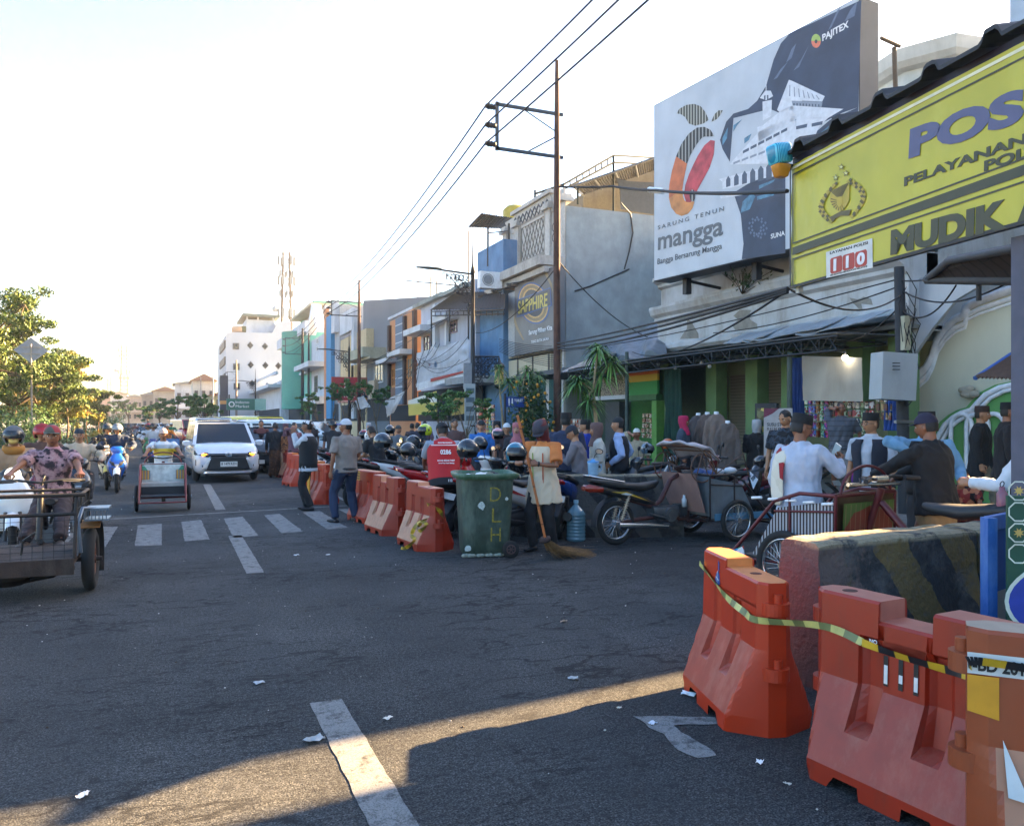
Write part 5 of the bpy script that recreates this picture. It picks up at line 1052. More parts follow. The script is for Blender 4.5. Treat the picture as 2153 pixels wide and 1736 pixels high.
m=MB();m.bb((2.2,ys0,.30),(2.4,ys1,3.5));m.build('back_wall',M('#8f9a74',.85,0,.2,.7,dirt=.5,dcol='#b0ac90',dscale=.5),b2)
m=MB();m.bb((-.3,ys0,3.42),(2.2,ys1,3.5));m.build('ceiling',M('#6a6c64',.9),b2)
for u in(1400,1498,1583,1660,1800,1890):y=yu(u,X2)-o2.y;m=MB();m.bb((-.05,y-.22,.30),(.30,y+.22,3.42));m.build('pillar',M('#6a8a58',.8,0,.15,2,dirt=.4),b2)
m=MB()
for u0,u1 in((1505,1520),(1530,1575),(1600,1640)):a,b=yu(u1,X2+2)-o2.y,yu(u0,X2+2)-o2.y;m.bb((2.1,a,.4),(2.19,b,3.0))
m.build('roller_shutters',stripes([(0,'#8a8474'),(.85,'#5c584c')],2,.09),b2)
aw=thing('awning','long sagging dark awning on a steel truss over the shop fronts','awning',(11.3,o2.y,3.2));oa=V(aw.location)
aL,aR=PX(1200,792,11.9),PX(1755,716,11.0)
pl=lambda u,v,X:PX(u,v,X)-oa
m=MB();n=26;vs=[]
for i in range(n+1):
 q=i/n;a=pl(1195+(1760-1195)*q,778-(778-700)*q**.9,11.2);b=V((1.95,a.y+.3,a.z+.06));s_=noise.noise(V((q*9,0,0)))*.08;vs+=[a+V((0,0,s_*.3)),a.lerp(b,.5)+V((0,0,s_)),b]
m.add(vs,[(3*i+j,3*i+j+1,3*i+j+4,3*i+j+3)for i in range(n)for j in range(2)],0,False);o=m.build('awning_sheet',M('#4a4c50',.75,0,.3,3,dirt=.6,dcol='#8a8c8e',dscale=1.5),aw);o.modifiers.new('s','SOLIDIFY').thickness=.025
m=MB();T0=[pl(1195+(1760-1195)*k/30,783-(783-706)*(k/30)**.9,11.15)for k in range(31)];B0=[p+V((0,0,-.26))for p in T0]
m.tube(T0,.025,5);m.tube(B0,.022,5)
for k in range(30):m.tube([T0[k],B0[k+1]if k%2 else B0[k]],.012,4);m.tube([B0[k],T0[k+1]],.012,4)
for k in range(0,31,4):m.tube([T0[k],T0[k]+V((1.9,.2,.0))],.02,4);m.tube([B0[k],T0[k]+V((1.9,.2,-.02))],.014,4)
m.build('truss',M('#26282b',.6),aw)
for u in(1318,1660):p=PX(u,740,11.25)-oa;m=MB();m.cyl(p,(p.x,p.y,-3.1),.05,8);m.build('post',M('#3a4a44',.6),aw)
def cloth(nm,lb,cat,pts4,mat,amp=.05,fr=6,nx=24,nz=10,group=None):
 """pts4: top left, top right, bottom right, bottom left"""
 A,B,C_,D=map(V,pts4);c=(A+B)/2;m=MB();nrm=(B-A).cross(D-A).normalized();vs=[]
 for i in range(nx+1):
  for j in range(nz+1):q,r=i/nx,j/nz;vs.append(A.lerp(B,q).lerp(D.lerp(C_,q),r)-c+nrm*(amp*sin(q*fr*2*pi+r*1.3)*(.4+r)+noise.noise(V((q*3,r*3,0)))*amp))
 m.add(vs,[(i*(nz+1)+j,(i+1)*(nz+1)+j,(i+1)*(nz+1)+j+1,i*(nz+1)+j+1)for i in range(nx)for j in range(nz)],0,True);o=m.build(nm,mat,loc=c);return tag(o,lb,cat,group)
def qx(u0,u1,v0,v1,X,dv=0):return[PX(u0,v0,X),PX(u1,v0-dv,X),PX(u1,v1-dv*.5,X),PX(u0,v1,X)]
cloth('curtain','dark green gathered curtain hanging beside the green stall','curtain',qx(1396,1432,775,985,12.4),M('#123c30',.8,0,.25,5),.07,5)
cloth('curtain','deep blue curtain tied at a pillar next to the milk standee','curtain',qx(1662,1688,752,905,11.9),M('#1c3a74',.8,0,.2,5),.05,4)
cloth('awning_sheet','plain cream cloth sheet hung under the truss beside the lit bulb','cloth',qx(1686,1812,748,842,11.6,-4),M('#a8a192',.85,0,.06,2,dirt=.3),.02,2)
cloth('curtain','blue and grey cloth strip hanging left of the electric box pole','curtain',qx(1858,1892,800,905,11.9),M('#2a4a8a',.8,0,.4,5),.05,4)
cloth('tarpaulin','crumpled silver tarpaulin thrown over the low roof between the grey wall and the cornices','tarpaulin',[PX(1225,745,14.5),PX(1395,672,14.5),PX(1395,742,12.2),PX(1240,775,12.0)],M('#6d737c',.45,0,.3,3,bump=.8,bscale=6),.12,3,40,16)
cloth('torn_banner','torn white plastic banner drooping from the shop truss','banner',[PX(808,842,11.8),PX(852,822,11.8),PX(825,868,11.7),PX(812,878,11.8)],M('#b8babc',.7,0,.12,3,dirt=.4),.05,2)
cloth('torn_banner','white and grey scrap of canvas hung between two small trees','banner',[PX(745,838,10.5),PX(765,832,10.5),PX(775,856,10.5),PX(750,862,10.5)],M('#9ea4aa',.7,0,.2,3,dirt=.4),.08,2,12,8)
yb2=cloth('shop_banner','yellow shop banner with violet headline at the far shops','banner',[PX(858,842,11.5),PX(918,822,11.5),PX(918,868,11.5),PX(858,874,11.5)],stripes([(0,'#c9c6a0'),(.04,'#b8a84a'),(.72,'#b8ab52'),(.78,'#c4c2b4')],2,1.6),.02,2)
text(yb2,'O  7/70  /A',.3,V((-.06,1.5,.35)),(0,-1,.0),(0,0,1),M('#4a3f8a',.6),bold=.02,fit=(2.9,.33),thick=.004)if False else None
cloth('shop_banner','ochre shop banner with a dark bottom line right of the yellow one','banner',[PX(948,838,11.6),PX(985,830,11.6),PX(985,868,11.6),PX(948,874,11.6)],stripes([(0,'#26282a'),(.1,'#8f7a30'),(.7,'#7d6626')],2,1.4),.02,2)
b3=thing('shop_stall','low shop with a lime green stall, checked shutter and an orange and green menu board','building',(12.9,(yA+yL)/2,0));o3=V(b3.location);f=F(b3,12.9)
m=MB();m.bb((1.8,yL-o3.y,.2),(2.0,yA-o3.y,3.4));m.build('back_wall',M('#3a4a38',.9),b3);m=MB();m.bb((-1,yL-o3.y,3.25),(6,yA-o3.y,3.4));m.build('roof_slab',M('#55585a',.9),b3);m=MB();m.bb((-1.2,yL-o3.y,.1),(6,yA-o3.y,.22));m.build('floor',M('#77746c',.9),b3)
f.part('checked_shutter',patches(['#9c927c','#4a443c'],22,.7,'NOISE'),(1265,1322,778,832,.04));f.part('shutter_beam',WHT,(1240,1325,832,840,.08))
f.part('menu_board',stripes([(0,'#3c8a4a'),(.45,'#c9a83a'),(.62,'#c4642c')],2,1.15),(1326,1386,780,830,.06))
f.part('green_fascia',M('#3a6638',.7),(1326,1392,830,842,.2));f.part('lime_pillar',M('#5f9440',.7),(1386,1396,842,985,.25))
F(b3,14.7).part('green_inner_wall',M('#2e6a24',.8),(1330,1392,835,980,.05));F(b3,14.6).part('shelf_unit',M('#4a4e50',.7),(1288,1318,845,960,.3))
m=corrugated(PX(1182,782,11.2)-o3,PX(1262,745,13.5)-o3,PX(1300,740,13.5)-o3,PX(1262,772,11.0)-o3,.05,18);m.build('tin_awning',M('#8d949a',.5,.3,dirt=.4),b3)
ORD=['first','second','third','fourth','fifth','sixth','seventh','eighth','ninth','tenth']
def strips(u0,u1,v0,v1,X,n,label,cols,group='strips of snack sachets'):
 for k in range(n):
  u=u0+(u1-u0)*(k+.5)/n;p=PX(u,v0,X);z1=PX(u,v1,X).z;w=(PX(u0,v0,X)-PX(u0+(u1-u0)/n,v0,X)).length*.62;m=MB();h=.16;q=int((p.z-z1)/h)
  t=thing('sachet_strip',ORD[k]+' from the left '+label,'snack strip',p,0,group)
  m.tube([(0,0,0),(0,0,-q*h)],.004,4)
  for i in range(q):m.box((rng.uniform(-.02,.02),0,-h*(i+.5)),(.05,w,h*.82),rot=Matrix.Rotation(rng.uniform(-.3,.3),3,'Z'),mi=1+(i+k)%2)
  c1,c2=cols[k%len(cols)];m.build('sachets',[K['dark'],patches([c1,'#c9c4b8',c1,c2],26,.35),patches([c2,c1,'#7a2a20',c2],22,.35)],t)
strips(1692,1742,835,935,11.8,6,'of the bright snack strips hung left of the phone caller',[('#3f8a5c','#8fc09a'),('#3a4f9a','#c44a8a'),('#9a3a7c','#4a7ac0'),('#a8703a','#6a3a24')])
strips(1745,1838,842,925,11.9,10,'of the dark snack strips hung behind the phone caller',[('#6a3a2c','#3a4448'),('#9a2c34','#c9c0b8'),('#35506a','#a8a8a0'),('#4c6a44','#9aa884')])
strips(1843,1876,828,900,11.9,4,'of the tan snack strips left of the electric box',[('#a88a5c','#6a4a34')])
strips(1350,1396,868,928,13.9,6,'of the brown coffee sachet strips in the green stall',[('#8a4a3a','#b89a80'),('#6a4030','#c0a890')],'coffee sachets on the stall')
strips(1193,1222,880,940,12.6,5,'of the orange snack strips by the green gate',[('#b8502c','#c9c0b0')])
strips(1002,1040,850,925,11.6,6,'of the red and green snack strips by the lamp post',[('#8f5a50','#b0907c'),('#a81c1c','#c8402c'),('#a81c1c','#c8402c'),('#c9803a','#d0a85a'),('#3a8a3c','#7ab85c')])
for i,(u,v0,d,c_)in enumerate(((1468,868,16.8,'#4a4444'),(1487,866,16.4,'#5c4e48'),(1506,865,16.0,'#75655c'),(1530,884,15.6,'#5c504a'))):
 p=PD(u,889,d);t=thing('mannequin',['charcoal robe on a headless mannequin, leftmost of the shop row','dark brown robe on the second mannequin','taupe robe on the tallest mannequin','open brown coat on the mannequin nearest the trike hood','slate robe on the mannequin beside the pillar'][i],'mannequin',(p.x,p.y,.12),RZ(azc(u)+190),'mannequins outside the shop')
 H_=1.6+(889-v0)/1700*d-.12;m=MB();m.rings([[V((a*cos(q)+.01*sin(6*q),b_*sin(q)+.01*cos(5*q),z))for q in[2*pi*j/22 for j in range(22)]]for z,a,b_ in((.15,.20,.16),(.6,.17,.13),(H_-.62,.14,.10),(H_-.35,.165,.11),(H_-.16,.165,.08),(H_-.08,.12,.07),(H_-.05,.06,.05))]);
 for s in(-1,1):m.tube([(s*.15,0,H_-.18),(s*.2,.02,H_-.45),(s*.21,.05,H_-.75)],[.05,.055,.06],9)
 o=m.build('robe',M(c_,.85),t);soft(o,.016,1,folds(.012,7,i));m=MB();m.lathe([(0,H_-.08),(.05,H_-.08),(.045,H_),(0,H_)],n=12);m.build('neck_block',K['white'],t);m=MB();m.cyl((0,0,0),(0,0,.3),.02);m.cyl((0,0,0),(0,0,.02),.16,16);m.build('stand',K['dark'],t)
p=PD(1613,889,16.6);t=thing('display_fridge','glass fronted display fridge lit from inside next to the milk standee','fridge',(p.x,p.y,.30),RZ(azc(1613)+186));m=MB();m.box((0,0,.85),(.42,.55,1.7));m.build('cabinet',K['dark'],t);m=MB();m.box((0,.285,1.0),(.34,.02,1.2));m.build('lit_glass_door',patches(['#2e3a24','#8a7a3c','#c9b45a','#4a5a3c','#1c2420'],9,.2),t)
p=PD(1636,889,15.4);t=thing('milk_standee','tall pale poster stand advertising sterile milk with dates','poster stand',(p.x,p.y,.12),RZ(azc(1636)+184));m=MB();m.box((0,0,.88),(.52,.03,1.76));m.build('board',M('#a9a4a4',.5),t)
m=MB();m.poly([(.26,.018,1.76),(-.02,.018,1.76),(.1,.018,1.66),(.26,.018,1.58)]);m.build('corner_flash',M('#6a1c3c',.5),t);m=MB();m.box((0,.018,.3),(.52,.004,.05));m.box((0,.018,.14),(.52,.004,.26));m.build('plum_foot',M('#5c2040',.5),t)
for i,(s_,z,w,h)in enumerate((('SUSU STERIL',1.42,.40,.065),('FULUH KURMA',1.33,.40,.065),('DIMINUM SEHARI-HARI',1.24,.32,.03),('Tujuh',.90,.26,.09),('Kurma',.78,.28,.09))):text(t,s_,.1,(w/2,.018,z),(-1,0,0),(0,0,1),M('#3a3436' if i<3 else '#7a3a2c',.5),bold=.02,fit=(w,h),thick=.003)
m=MB();m.poly([(.16*cos(a),.0175,.87+.17*sin(a))for a in[k*pi/12 for k in range(24)]]);m.build('round_print',M('#cfc8c0',.5),t);m=MB();m.ball((0,.018,1.08),(.12,.004,.07),12);m.ball((0,.018,.60),(.06,.004,.035),10);m.build('glass_print',M('#8a5a40',.5),t)
bl=thing('light_bulb','glowing white bulb under the awning truss','light bulb',PX(1777,752,11.5));m=MB();m.ball((0,0,0),.055,12);m.build('glass',M('#fff2d8',.3,emit=5),bl);m=MB();m.cyl((0,0,.05),(0,0,.12),.025,8);m.tube([(0,0,.1),(.0,.5,.2),(0,1.2,.25)],.008,4);m.build('socket',K['dark'],bl)
pls=[(1384,757),(1420,765),(1475,755),(1492,762)]
for i,(u,v)in enumerate(pls):p=PX(u,v+8,12.0);t=thing('light_bulb',ORD[i]+' from the left of the unlit bulbs under the dark awning','light bulb',p,0,'unlit bulbs under the awning');m=MB();m.ball((0,0,0),.05,10);m.build('glass',K['white'],t);m=MB();m.cyl((0,0,.04),(0,0,.22),.012,6);m.build('socket',K['dark'],t)
def sprig(t,base,n,spread,leaf,mat,up=.5,bm=None):
 m=MB();lm=MB()
 for i in range(n):
  tip=base+V((rng.gauss(0,spread),rng.gauss(0,spread*1.3),rng.uniform(.2,1)*up));mid=base.lerp(tip,.5)+V((0,0,.06));m.tube([base,mid,tip],.008,4)
  for k in range(7):c=mid.lerp(tip,k/6)+V([rng.gauss(0,.05)for _ in range(3)]);a=V([rng.gauss(0,1)for _ in range(3)]).normalized();b=a.cross(V((0,0,1))).normalized();lm.add([c-a*leaf,c+b*leaf*.45,c+a*leaf,c-b*leaf*.45],[(0,1,2,3)])
 m.build('stems',M('#4a4030',.9),t);lm.build('leaves',mat,t)
pt_=thing('wall_plant','little bush sprouting from the cornice below the billboard','plant',PX(1560,618,12.7));sprig(pt_,V((0,0,0)),26,.38,.06,M('#33502a',.6,0,.4,9),.75)
XM=14.0;mw=thing('mosque_wall','cream boundary wall with a sweeping white moulded top and a light green arched niche','wall',V((XM,yu(1925,XM),0)));om=V(mw.location);q=lambda u,v,d=0:PX(u,v,XM)-om+V((-d,0,0))
crv=[(1912,870),(1912,798),(1930,790),(1950,772),(1962,748),(1972,715),(1988,690),(2008,672),(2030,662),(2034,645),(2060,632),(2100,618),(2153,600),(2240,575)]
m=MB();pts=[q(u,v)for u,v in crv];base=[V((0,p.y,.1))for p in(pts[0],pts[-1])];m.prism([base[0]]+pts[1:]+[base[1]],(.3,0,0));m.build('wall_face',M('#c6c4ac',.85,0,.05,1,dirt=.2,dcol='#98967f'),mw)
m=MB()
for off,w in((0,.09),(-.16,.05),(-.25,.03)):
 P_=[q(u,v)+V((0,0,off))for u,v in crv[1:]];sm_=[]
 for i in range(len(P_)-1):sm_+=[P_[i].lerp(P_[i+1],k/3)for k in range(3)]
 m.tube(sm_+[P_[-1]],[(w,w)]*(len(sm_)+1),6)
m.build('white_moulding',K['white'],mw)
arc=[(1980,1000),(1968,960),(1975,925),(1995,892),(2012,878),(2030,868),(2050,862),(2062,848),(2080,830),(2110,815),(2153,806),(2240,800)]
m=MB();m.prism([V((-.06,q(1950,1000).y,.1))]+[q(u-14,v-6,.06)for u,v in arc]+[V((-.06,q(2240,800).y,.1))],(.055,0,0));m.build('green_panel',M('#5f9a54',.8,0,.06,1),mw)
m=MB()
for sc_,off,w in((0,.09,.055),(9,.09,.04)):m.tube([q(u+sc_,v+sc_*.8,off)for u,v in arc],w,6)
for k in range(3):
 y0=q(2030+k*34,900,.1).y;m.tube([(-.12,y0+.22*cos(a),1.55+.22*sin(a))for a in[pi*j/10 for j in range(11)]]+[(-.12,y0-.22,.4)],.045,6);m.tube([(-.12,y0+.22,1.55),(-.12,y0+.22,.4)],.045,6)
m.build('arch_moulding',K['white'],mw)
m=MB();
for k in range(9):m.ball(q(2045+rng.uniform(-14,14),822+rng.uniform(-6,8),.12),(.06,.13,.07),7)
m.build('rag_on_arch',M('#a8a08c',.9),mw)
m=MB();m.bb(q(1893,880)+V((-.1,0,0)),q(1912,800)+V((.1,0,0)));m.bb((-.15,q(1912,800).y,.1),(.05,q(1893,880).y,2.2));m.build('green_pier',M('#4f8f4a',.8),mw)
sh=thing('sheet_metal_gable','bent pale metal sheet between the cornices and the cream wall','metal sheet',PX(1900,700,13.4));os2=V(sh.location);m=MB();m.prism([PX(u,v,13.3)-os2 for u,v in((1880,745),(1912,760),(1960,690),(2010,630),(2153,545),(2153,520),(1990,560),(1900,600),(1862,680))],(.08,0,0));m.build('sheet',M('#9da3aa',.4,.2,.12,1.5,dirt=.3),sh)
kr=thing('kiosk_roof','dark timber lean to roof sticking out under the yellow banner','roof',PX(2050,575,9.0));ok_=V(kr.location);c_=[PX(1948,588,9.2),PX(1995,548,8.6),PX(2230,505,7.2),PX(2230,590,8.2)]
m=MB();m.prism([c-ok_ for c in c_],(0,0,.05));m.build('boards',stripes([(0,'#3a3230'),(.8,'#241f1e')],1,.2),kr);m=MB();m.tube([c_[0]-ok_,c_[1]-ok_,c_[2]-ok_],.05,5);m.tube([c_[0]-ok_,c_[3]-ok_],.06,5);m.build('edge_beam',M('#4a4b4e',.7),kr);m=MB();m.cyl(PX(2058,592,8.8)-ok_,PX(2058,632,8.8)-ok_,.03,6);m.build('hanging_bracket',K['dark'],kr)
k2=thing('kiosk_roof','small rusty corrugated roof with a blue edge before the cream wall','roof',PX(2120,770,10.5));ok_=V(k2.location);m=corrugated(PX(2052,793,10.6)-ok_,PX(2130,745,11.5)-ok_,PX(2260,720,11.0)-ok_,PX(2260,800,9.6)-ok_,.05,22);m.build('tin_sheet',M('#5a4638',.8,dirt=.4),k2);m=MB();m.tube([PX(2050,795,10.6)-ok_,PX(2130,742,11.5)-ok_,PX(2180,725,11.5)-ok_],.035,5);m.build('blue_edge',M('#2858a0',.6),k2)
XU=18.;bu=thing('corner_building','weathered white building with stacked mouldings rising behind the yellow banner','building',V((XU,yu(1990,XU),0)));ou=V(bu.location);q=lambda u,v,X=XU:PX(u,v,X)-ou
cs_=[((PD(u,889,d)-ou).x,(PD(u,889,d)-ou).y)for u,d in((1850,20.6),(1905,19.6),(2010,18.9),(2085,19.3),(2190,18.4),(2190,26),(1850,27))]
zt_=1.6+801/1700*18.9;cx_,cy_=sum(c[0]for c in cs_)/7,sum(c[1]for c in cs_)/7
rs=[]
for dz,e in((-9.5,0),(-2.9,0),(-2.9,.25),(-2.75,.25),(-2.7,.12),(-2.0,.08),(-2.0,.2),(-1.85,.2),(-1.85,.08),(-1.25,.06),(-1.25,.28),(-1.1,.34),(-1.0,.34),(-.95,.15),(-.45,.12),(-.4,.3),(-.28,.42),(0,.5),(0,.3)):
 rs.append([V((x+(x-cx_)/sqrt((x-cx_)**2+(y-cy_)**2)*e,y+(y-cy_)/sqrt((x-cx_)**2+(y-cy_)**2)*e,zt_+dz))for x,y in cs_])
m=MB();m.rings(rs,0,False);m.build('walls',M('#d6d4ca',.85,0,.1,1,dirt=.6,dcol='#9c9a8c',dscale=1.0),bu)
pf=thing('rusty_pole_frame','rusty pipe frame standing beside the edge of the big billboard','pipe frame',PX(1882,230,14.5));of_=V(pf.location);m=MB();m.tube([PX(1880,100,14.5)-of_,PX(1884,222,14.5)-of_,PX(1884,420,14.5)-of_],.05,6);m.tube([PX(1852,80,14.0)-of_,PX(1892,98,14.6)-of_],.04,6);m.build('pipes',M('#6a5a48',.8,dirt=.5),pf)
pr=thing('tall_sign_edge','white framed violet sign board standing at the top right corner','sign',PX(2140,60,7.5));op=V(pr.location);m=MB();a=PX(2126,104,7.5);m.prism([V((a.x,a.y,3.6))-op,V((a.x+.1,a.y-.16,3.6))-op,V((a.x+.1,a.y-.16,7.5))-op,V((a.x,a.y,7.5))-op],(.05,.05,0));m.build('white_edge',M('#b8c2cc',.5,dirt=.3),pr);m=MB();m.prism([V((a.x+.11,a.y-.17,3.6))-op,V((a.x+.5,a.y-1.2,3.6))-op,V((a.x+.5,a.y-1.2,7.5))-op,V((a.x+.11,a.y-.17,7.5))-op],(.05,.05,0));m.build('violet_face',M('#4c4c9c',.5),pr)
azs=V((1,.13,0))
for nm,lb,c0,c1,X0,Hh in(('south_sun_blocker','added unseen block shading the road south of the sun gap',-34,3.38,12.2,9.5),('north_sun_blocker','added unseen block shading the road north of the sun gap, behind the cream wall',3.95,6.2,14.6,9),('rear_sun_blocker','added long block behind the cream wall keeping sun off the road',6.2,16,18.6,9.2),('rear_sun_blocker','added block hidden behind the market building, keeping sun off the road',16.1,25,19.4,9.2)):  # unseen blocks added to shade the road and leave the sunlit strip
 t=thing(nm,lb,'building',(X0,c0+.13*X0 if c0>0 else c1+.13*X0,0));o_=V(t.location);m=MB()
 P_=[V((X0,c0+.13*X0,0)),V((X0+8,c0+.13*(X0+8),0)),V((X0+8,c1+.13*(X0+8),0)),V((X0,c1+.13*X0,0))];m.prism([p-o_ for p in P_],(0,0,Hh));m.build('walls',CREAM,t);m=MB();m.prism([p-o_+V((-.3 if i in(0,3)else 0,0,3.2))for i,p in enumerate(P_[:1]+P_[3:])]+[V((X0-.3,P_[3].y-.01,3.4))-o_,V((X0-.3,P_[0].y,3.4))-o_],(.29,0,0));m.build('canopy',WHT,t)
 for k in range(4):y=-1.5-k*3 if c0<0 else 100;m=MB();m.bb((-.06,y-.6,4.5),(.0,y+.6,6))if c0<0 else None;(m.build('window',K['dark'],t)if c0<0 else None)
def wire(pts,r,label,sag=0,nm='overhead_wire',grp='overhead wires',n=14):
 P_=[V(p)for p in pts];path=[]
 for a,b in zip(P_,P_[1:]):
  L_=(b-a).length
  for i in range(n):t=i/n;path.append(a.lerp(b,t)-V((0,0,sag*4*t*(1-t)*L_)))
 path.append(P_[-1]);c=V(path[0]);m=MB();m.tube([p-c for p in path],r,5);return tag(m.build(nm,K['wire'],loc=c),label,'wire',grp)
def power_pole(u,vtop,vb,d,label,mat,arms=((240,1045),(330,1045)),r=.085,z0=0):
 p=PD(u,889,d);H=PD(u,vtop,d).z;t=thing('power_pole',label,'pole',(p.x,p.y,z0),0,'power poles');m=MB();hs=[0,.25,.5,.75,.9,1]
 m.tube([(noise.noise(V((h*3,u,0)))*.02,0,(H-z0)*h)for h in hs],[r*1.1,r*1.05,r,r*.9,r*.75,r*.55],10);m.build('shaft',mat,t);ins=[]
 m=MB();mi=MB()
 if arms:
  (v1,ua),(v2,_)=arms;z1,z2=PD(u,v1,d).z-z0,PD(u,v2,d).z-z0;L_=abs(PY(ua,v1,p.y).x-p.x)
  for z in(z1,z2):m.box((-L_/2+.06,0,z),(L_+.2,.07,.07))
  m.box((-L_,0,(z1+z2)/2),(.07,.07,z1-z2+.1));m.tube([(-.1,0,z2),(-L_*.5,0,z2)],.02,4);m.tube([(-L_*.55,0,z1-.03),(-.05,0,(z1+z2)/2+.1)],.018,4);m.tube([(-L_*.5,0,z2+.02),(-.05,0,(z1+z2)/2-.05)],.018,4)
  for k in range(3):z=z1+(z2-z1)*(.08+.42*k);mi=MB();mi.lathe([(0,0),(.05,0),(.075,-.05),(.05,-.07),(.08,-.12),(.055,-.14),(.085,-.19),(.06,-.21),(.05,-.27),(0,-.27)],(-L_-.03,0,z),10,axis='X');mi.build('insulator',K['dark'],t);ins.append(V(t.location)+V((-L_-.29,0,z)))
  m.build('cross_arms',M('#3d454c',.6,.3),t)
 return t,ins
RUSTP=M('#4f362c',.85,0,.3,6,bump=.3,dirt=.6,dcol='#7d5a42',dscale=2.5)
tp,i1=power_pole(1171,128,1000,20.0,'tall rusty wooden looking power pole with a double cross arm, nearest in the street',RUSTP,z0=.12)
tp2,i2=power_pole(755,588,880,50.8,'second rusty power pole with the same double cross arm, farther up the street',RUSTP,((636,697),(665,697)),.11)
tp3,i3=power_pole(636,690,880,84,'third power pole with short cross arms, before the turquoise building',M('#2c2a2a',.8),((712,600),(745,600)),.16)
power_pole(497,757,888,118,'tall pale pole with arms in front of the white block',M('#8a7a6c',.8),((782,478),(800,478)),.16)
power_pole(649,700,880,80,'dark pole standing close beside the third power pole',M('#2f3030',.8),None,.12)
power_pole(448,770,888,120,'thin pale pole left of the white block',M('#a8a49c',.8),None,.12);power_pole(422,792,888,140,'thin pale far pole above the white building',M('#a8a49c',.8),None,.12)
for k in range(3):
 back=i1[k]+(i1[k]-i2[k])*1.0;back.x=i1[k].x;back.z=i1[k].z+1.2;wire([back,i1[k]],.02,['uppermost','middle','lowest'][k]+' of three power lines from the nearest pole to the top edge',.012)
 wire([i1[k],i2[k]],.022,['uppermost','middle','lowest'][k]+' power line between the nearest and the second pole',.018)
 wire([i2[k],i3[k]],.022,['uppermost','middle','lowest'][k]+' power line between the second and third pole',.02)
def vw(a,b,r,lb,sag=.02):wire([a,b],r,lb,sag,'cable','loose cables over the shops')
P1=lambda v,dx=0:V((tp.location.x+dx,tp.location.y,PD(1171,v,20).z))
ep=PD(1897,889,13.2)
hutc=PD(1656,606,7.85)
for i in range(3):vw(P1(722+i*6),hutc+V((0,0,-.02*i)),.018,['thick','second thick','lowest thick'][i]+' black cable from the rusty pole towards the lower corner of the yellow banner',.004+.003*i)
tw=wire([P1(392,.05),PD(1290,392,17.2),PD(1380,400,14),PD(1655,402,8)],.024,'twisted black cable passing in front of the big billboard to the police post',.006,'twisted_cable',None)
m=MB();a=PD(1365,399,14.6);b=PD(1395,402,13.8);m.cyl((0,0,0),b-a,.05,8);tag(m.build('cable_joint',K['white'],loc=a),'white joint sleeve on the twisted cable left of the big billboard','cable joint')
vw(P1(545),PX(1370,712,13.4),.014,'thin cable drooping across the grey side wall',.05)
for k,(a,b,lb,s_)in enumerate(((PD(1895,585,13.2),PX(1180,738,13.0),'long cable from the box pole to the rusty pole',.01),(PD(1895,600,13.2),PX(1500,700,12.4),'cable sloping down from the box pole to the awning',.02),(PD(1895,640,13.2),PX(1720,706,12.4),'short slack cable left of the box pole',.09),(PD(1895,590,13.2),PD(2130,520,8),'cable from the box pole up to the hut',.02),(PD(1895,610,13.2),PD(2150,575,9),'drooping cable from the box pole to the right edge',.06),(PD(1895,650,13.2),PD(2010,600,11),'looped cable right of the box pole',.12),(PD(1895,620,13.2),PD(1664,610,8),'cable from the box pole to the left corner of the banner',.035),(PD(1660,608,7.9),PX(1330,740,12.8),'lowest cable skimming over the tarpaulin',.02))):vw(a,b,.013,lb,s_)
for k in range(16):a=PX(872+rng.uniform(-6,20),rng.uniform(742,775),11.6);b=PX(rng.uniform(900,985),rng.uniform(705,760),11.4)if k%2 else PX(rng.uniform(820,880),rng.uniform(780,835),11.6);vw(a,b,.012,ORD[k%8]+(' upper' if k<8 else ' lower')+' messy cable across the white screened house',rng.uniform(.02,.12))
for k in range(10):vw(PX(1050,712+k*3,11.5),PX(1160+k*3,728+k*5,12.5),.010,ORD[k]+' cable from the top in the grey bundle left of the rusty pole',.03)
for k in range(6):a,b=PX(760,752+k*4,12),PX(820+k*4,762-k*6,12.5);vw(a,b,.014,ORD[k]+' cable before the huge grey blank wall',.05)
vw(P1(560),PX(1000,700,12),.014,'cable from the rusty pole down to the lamp post',.03);vw(PX(755,772,11),PX(985,640,12.6),.016,'long cable rising past the orange house',.01)
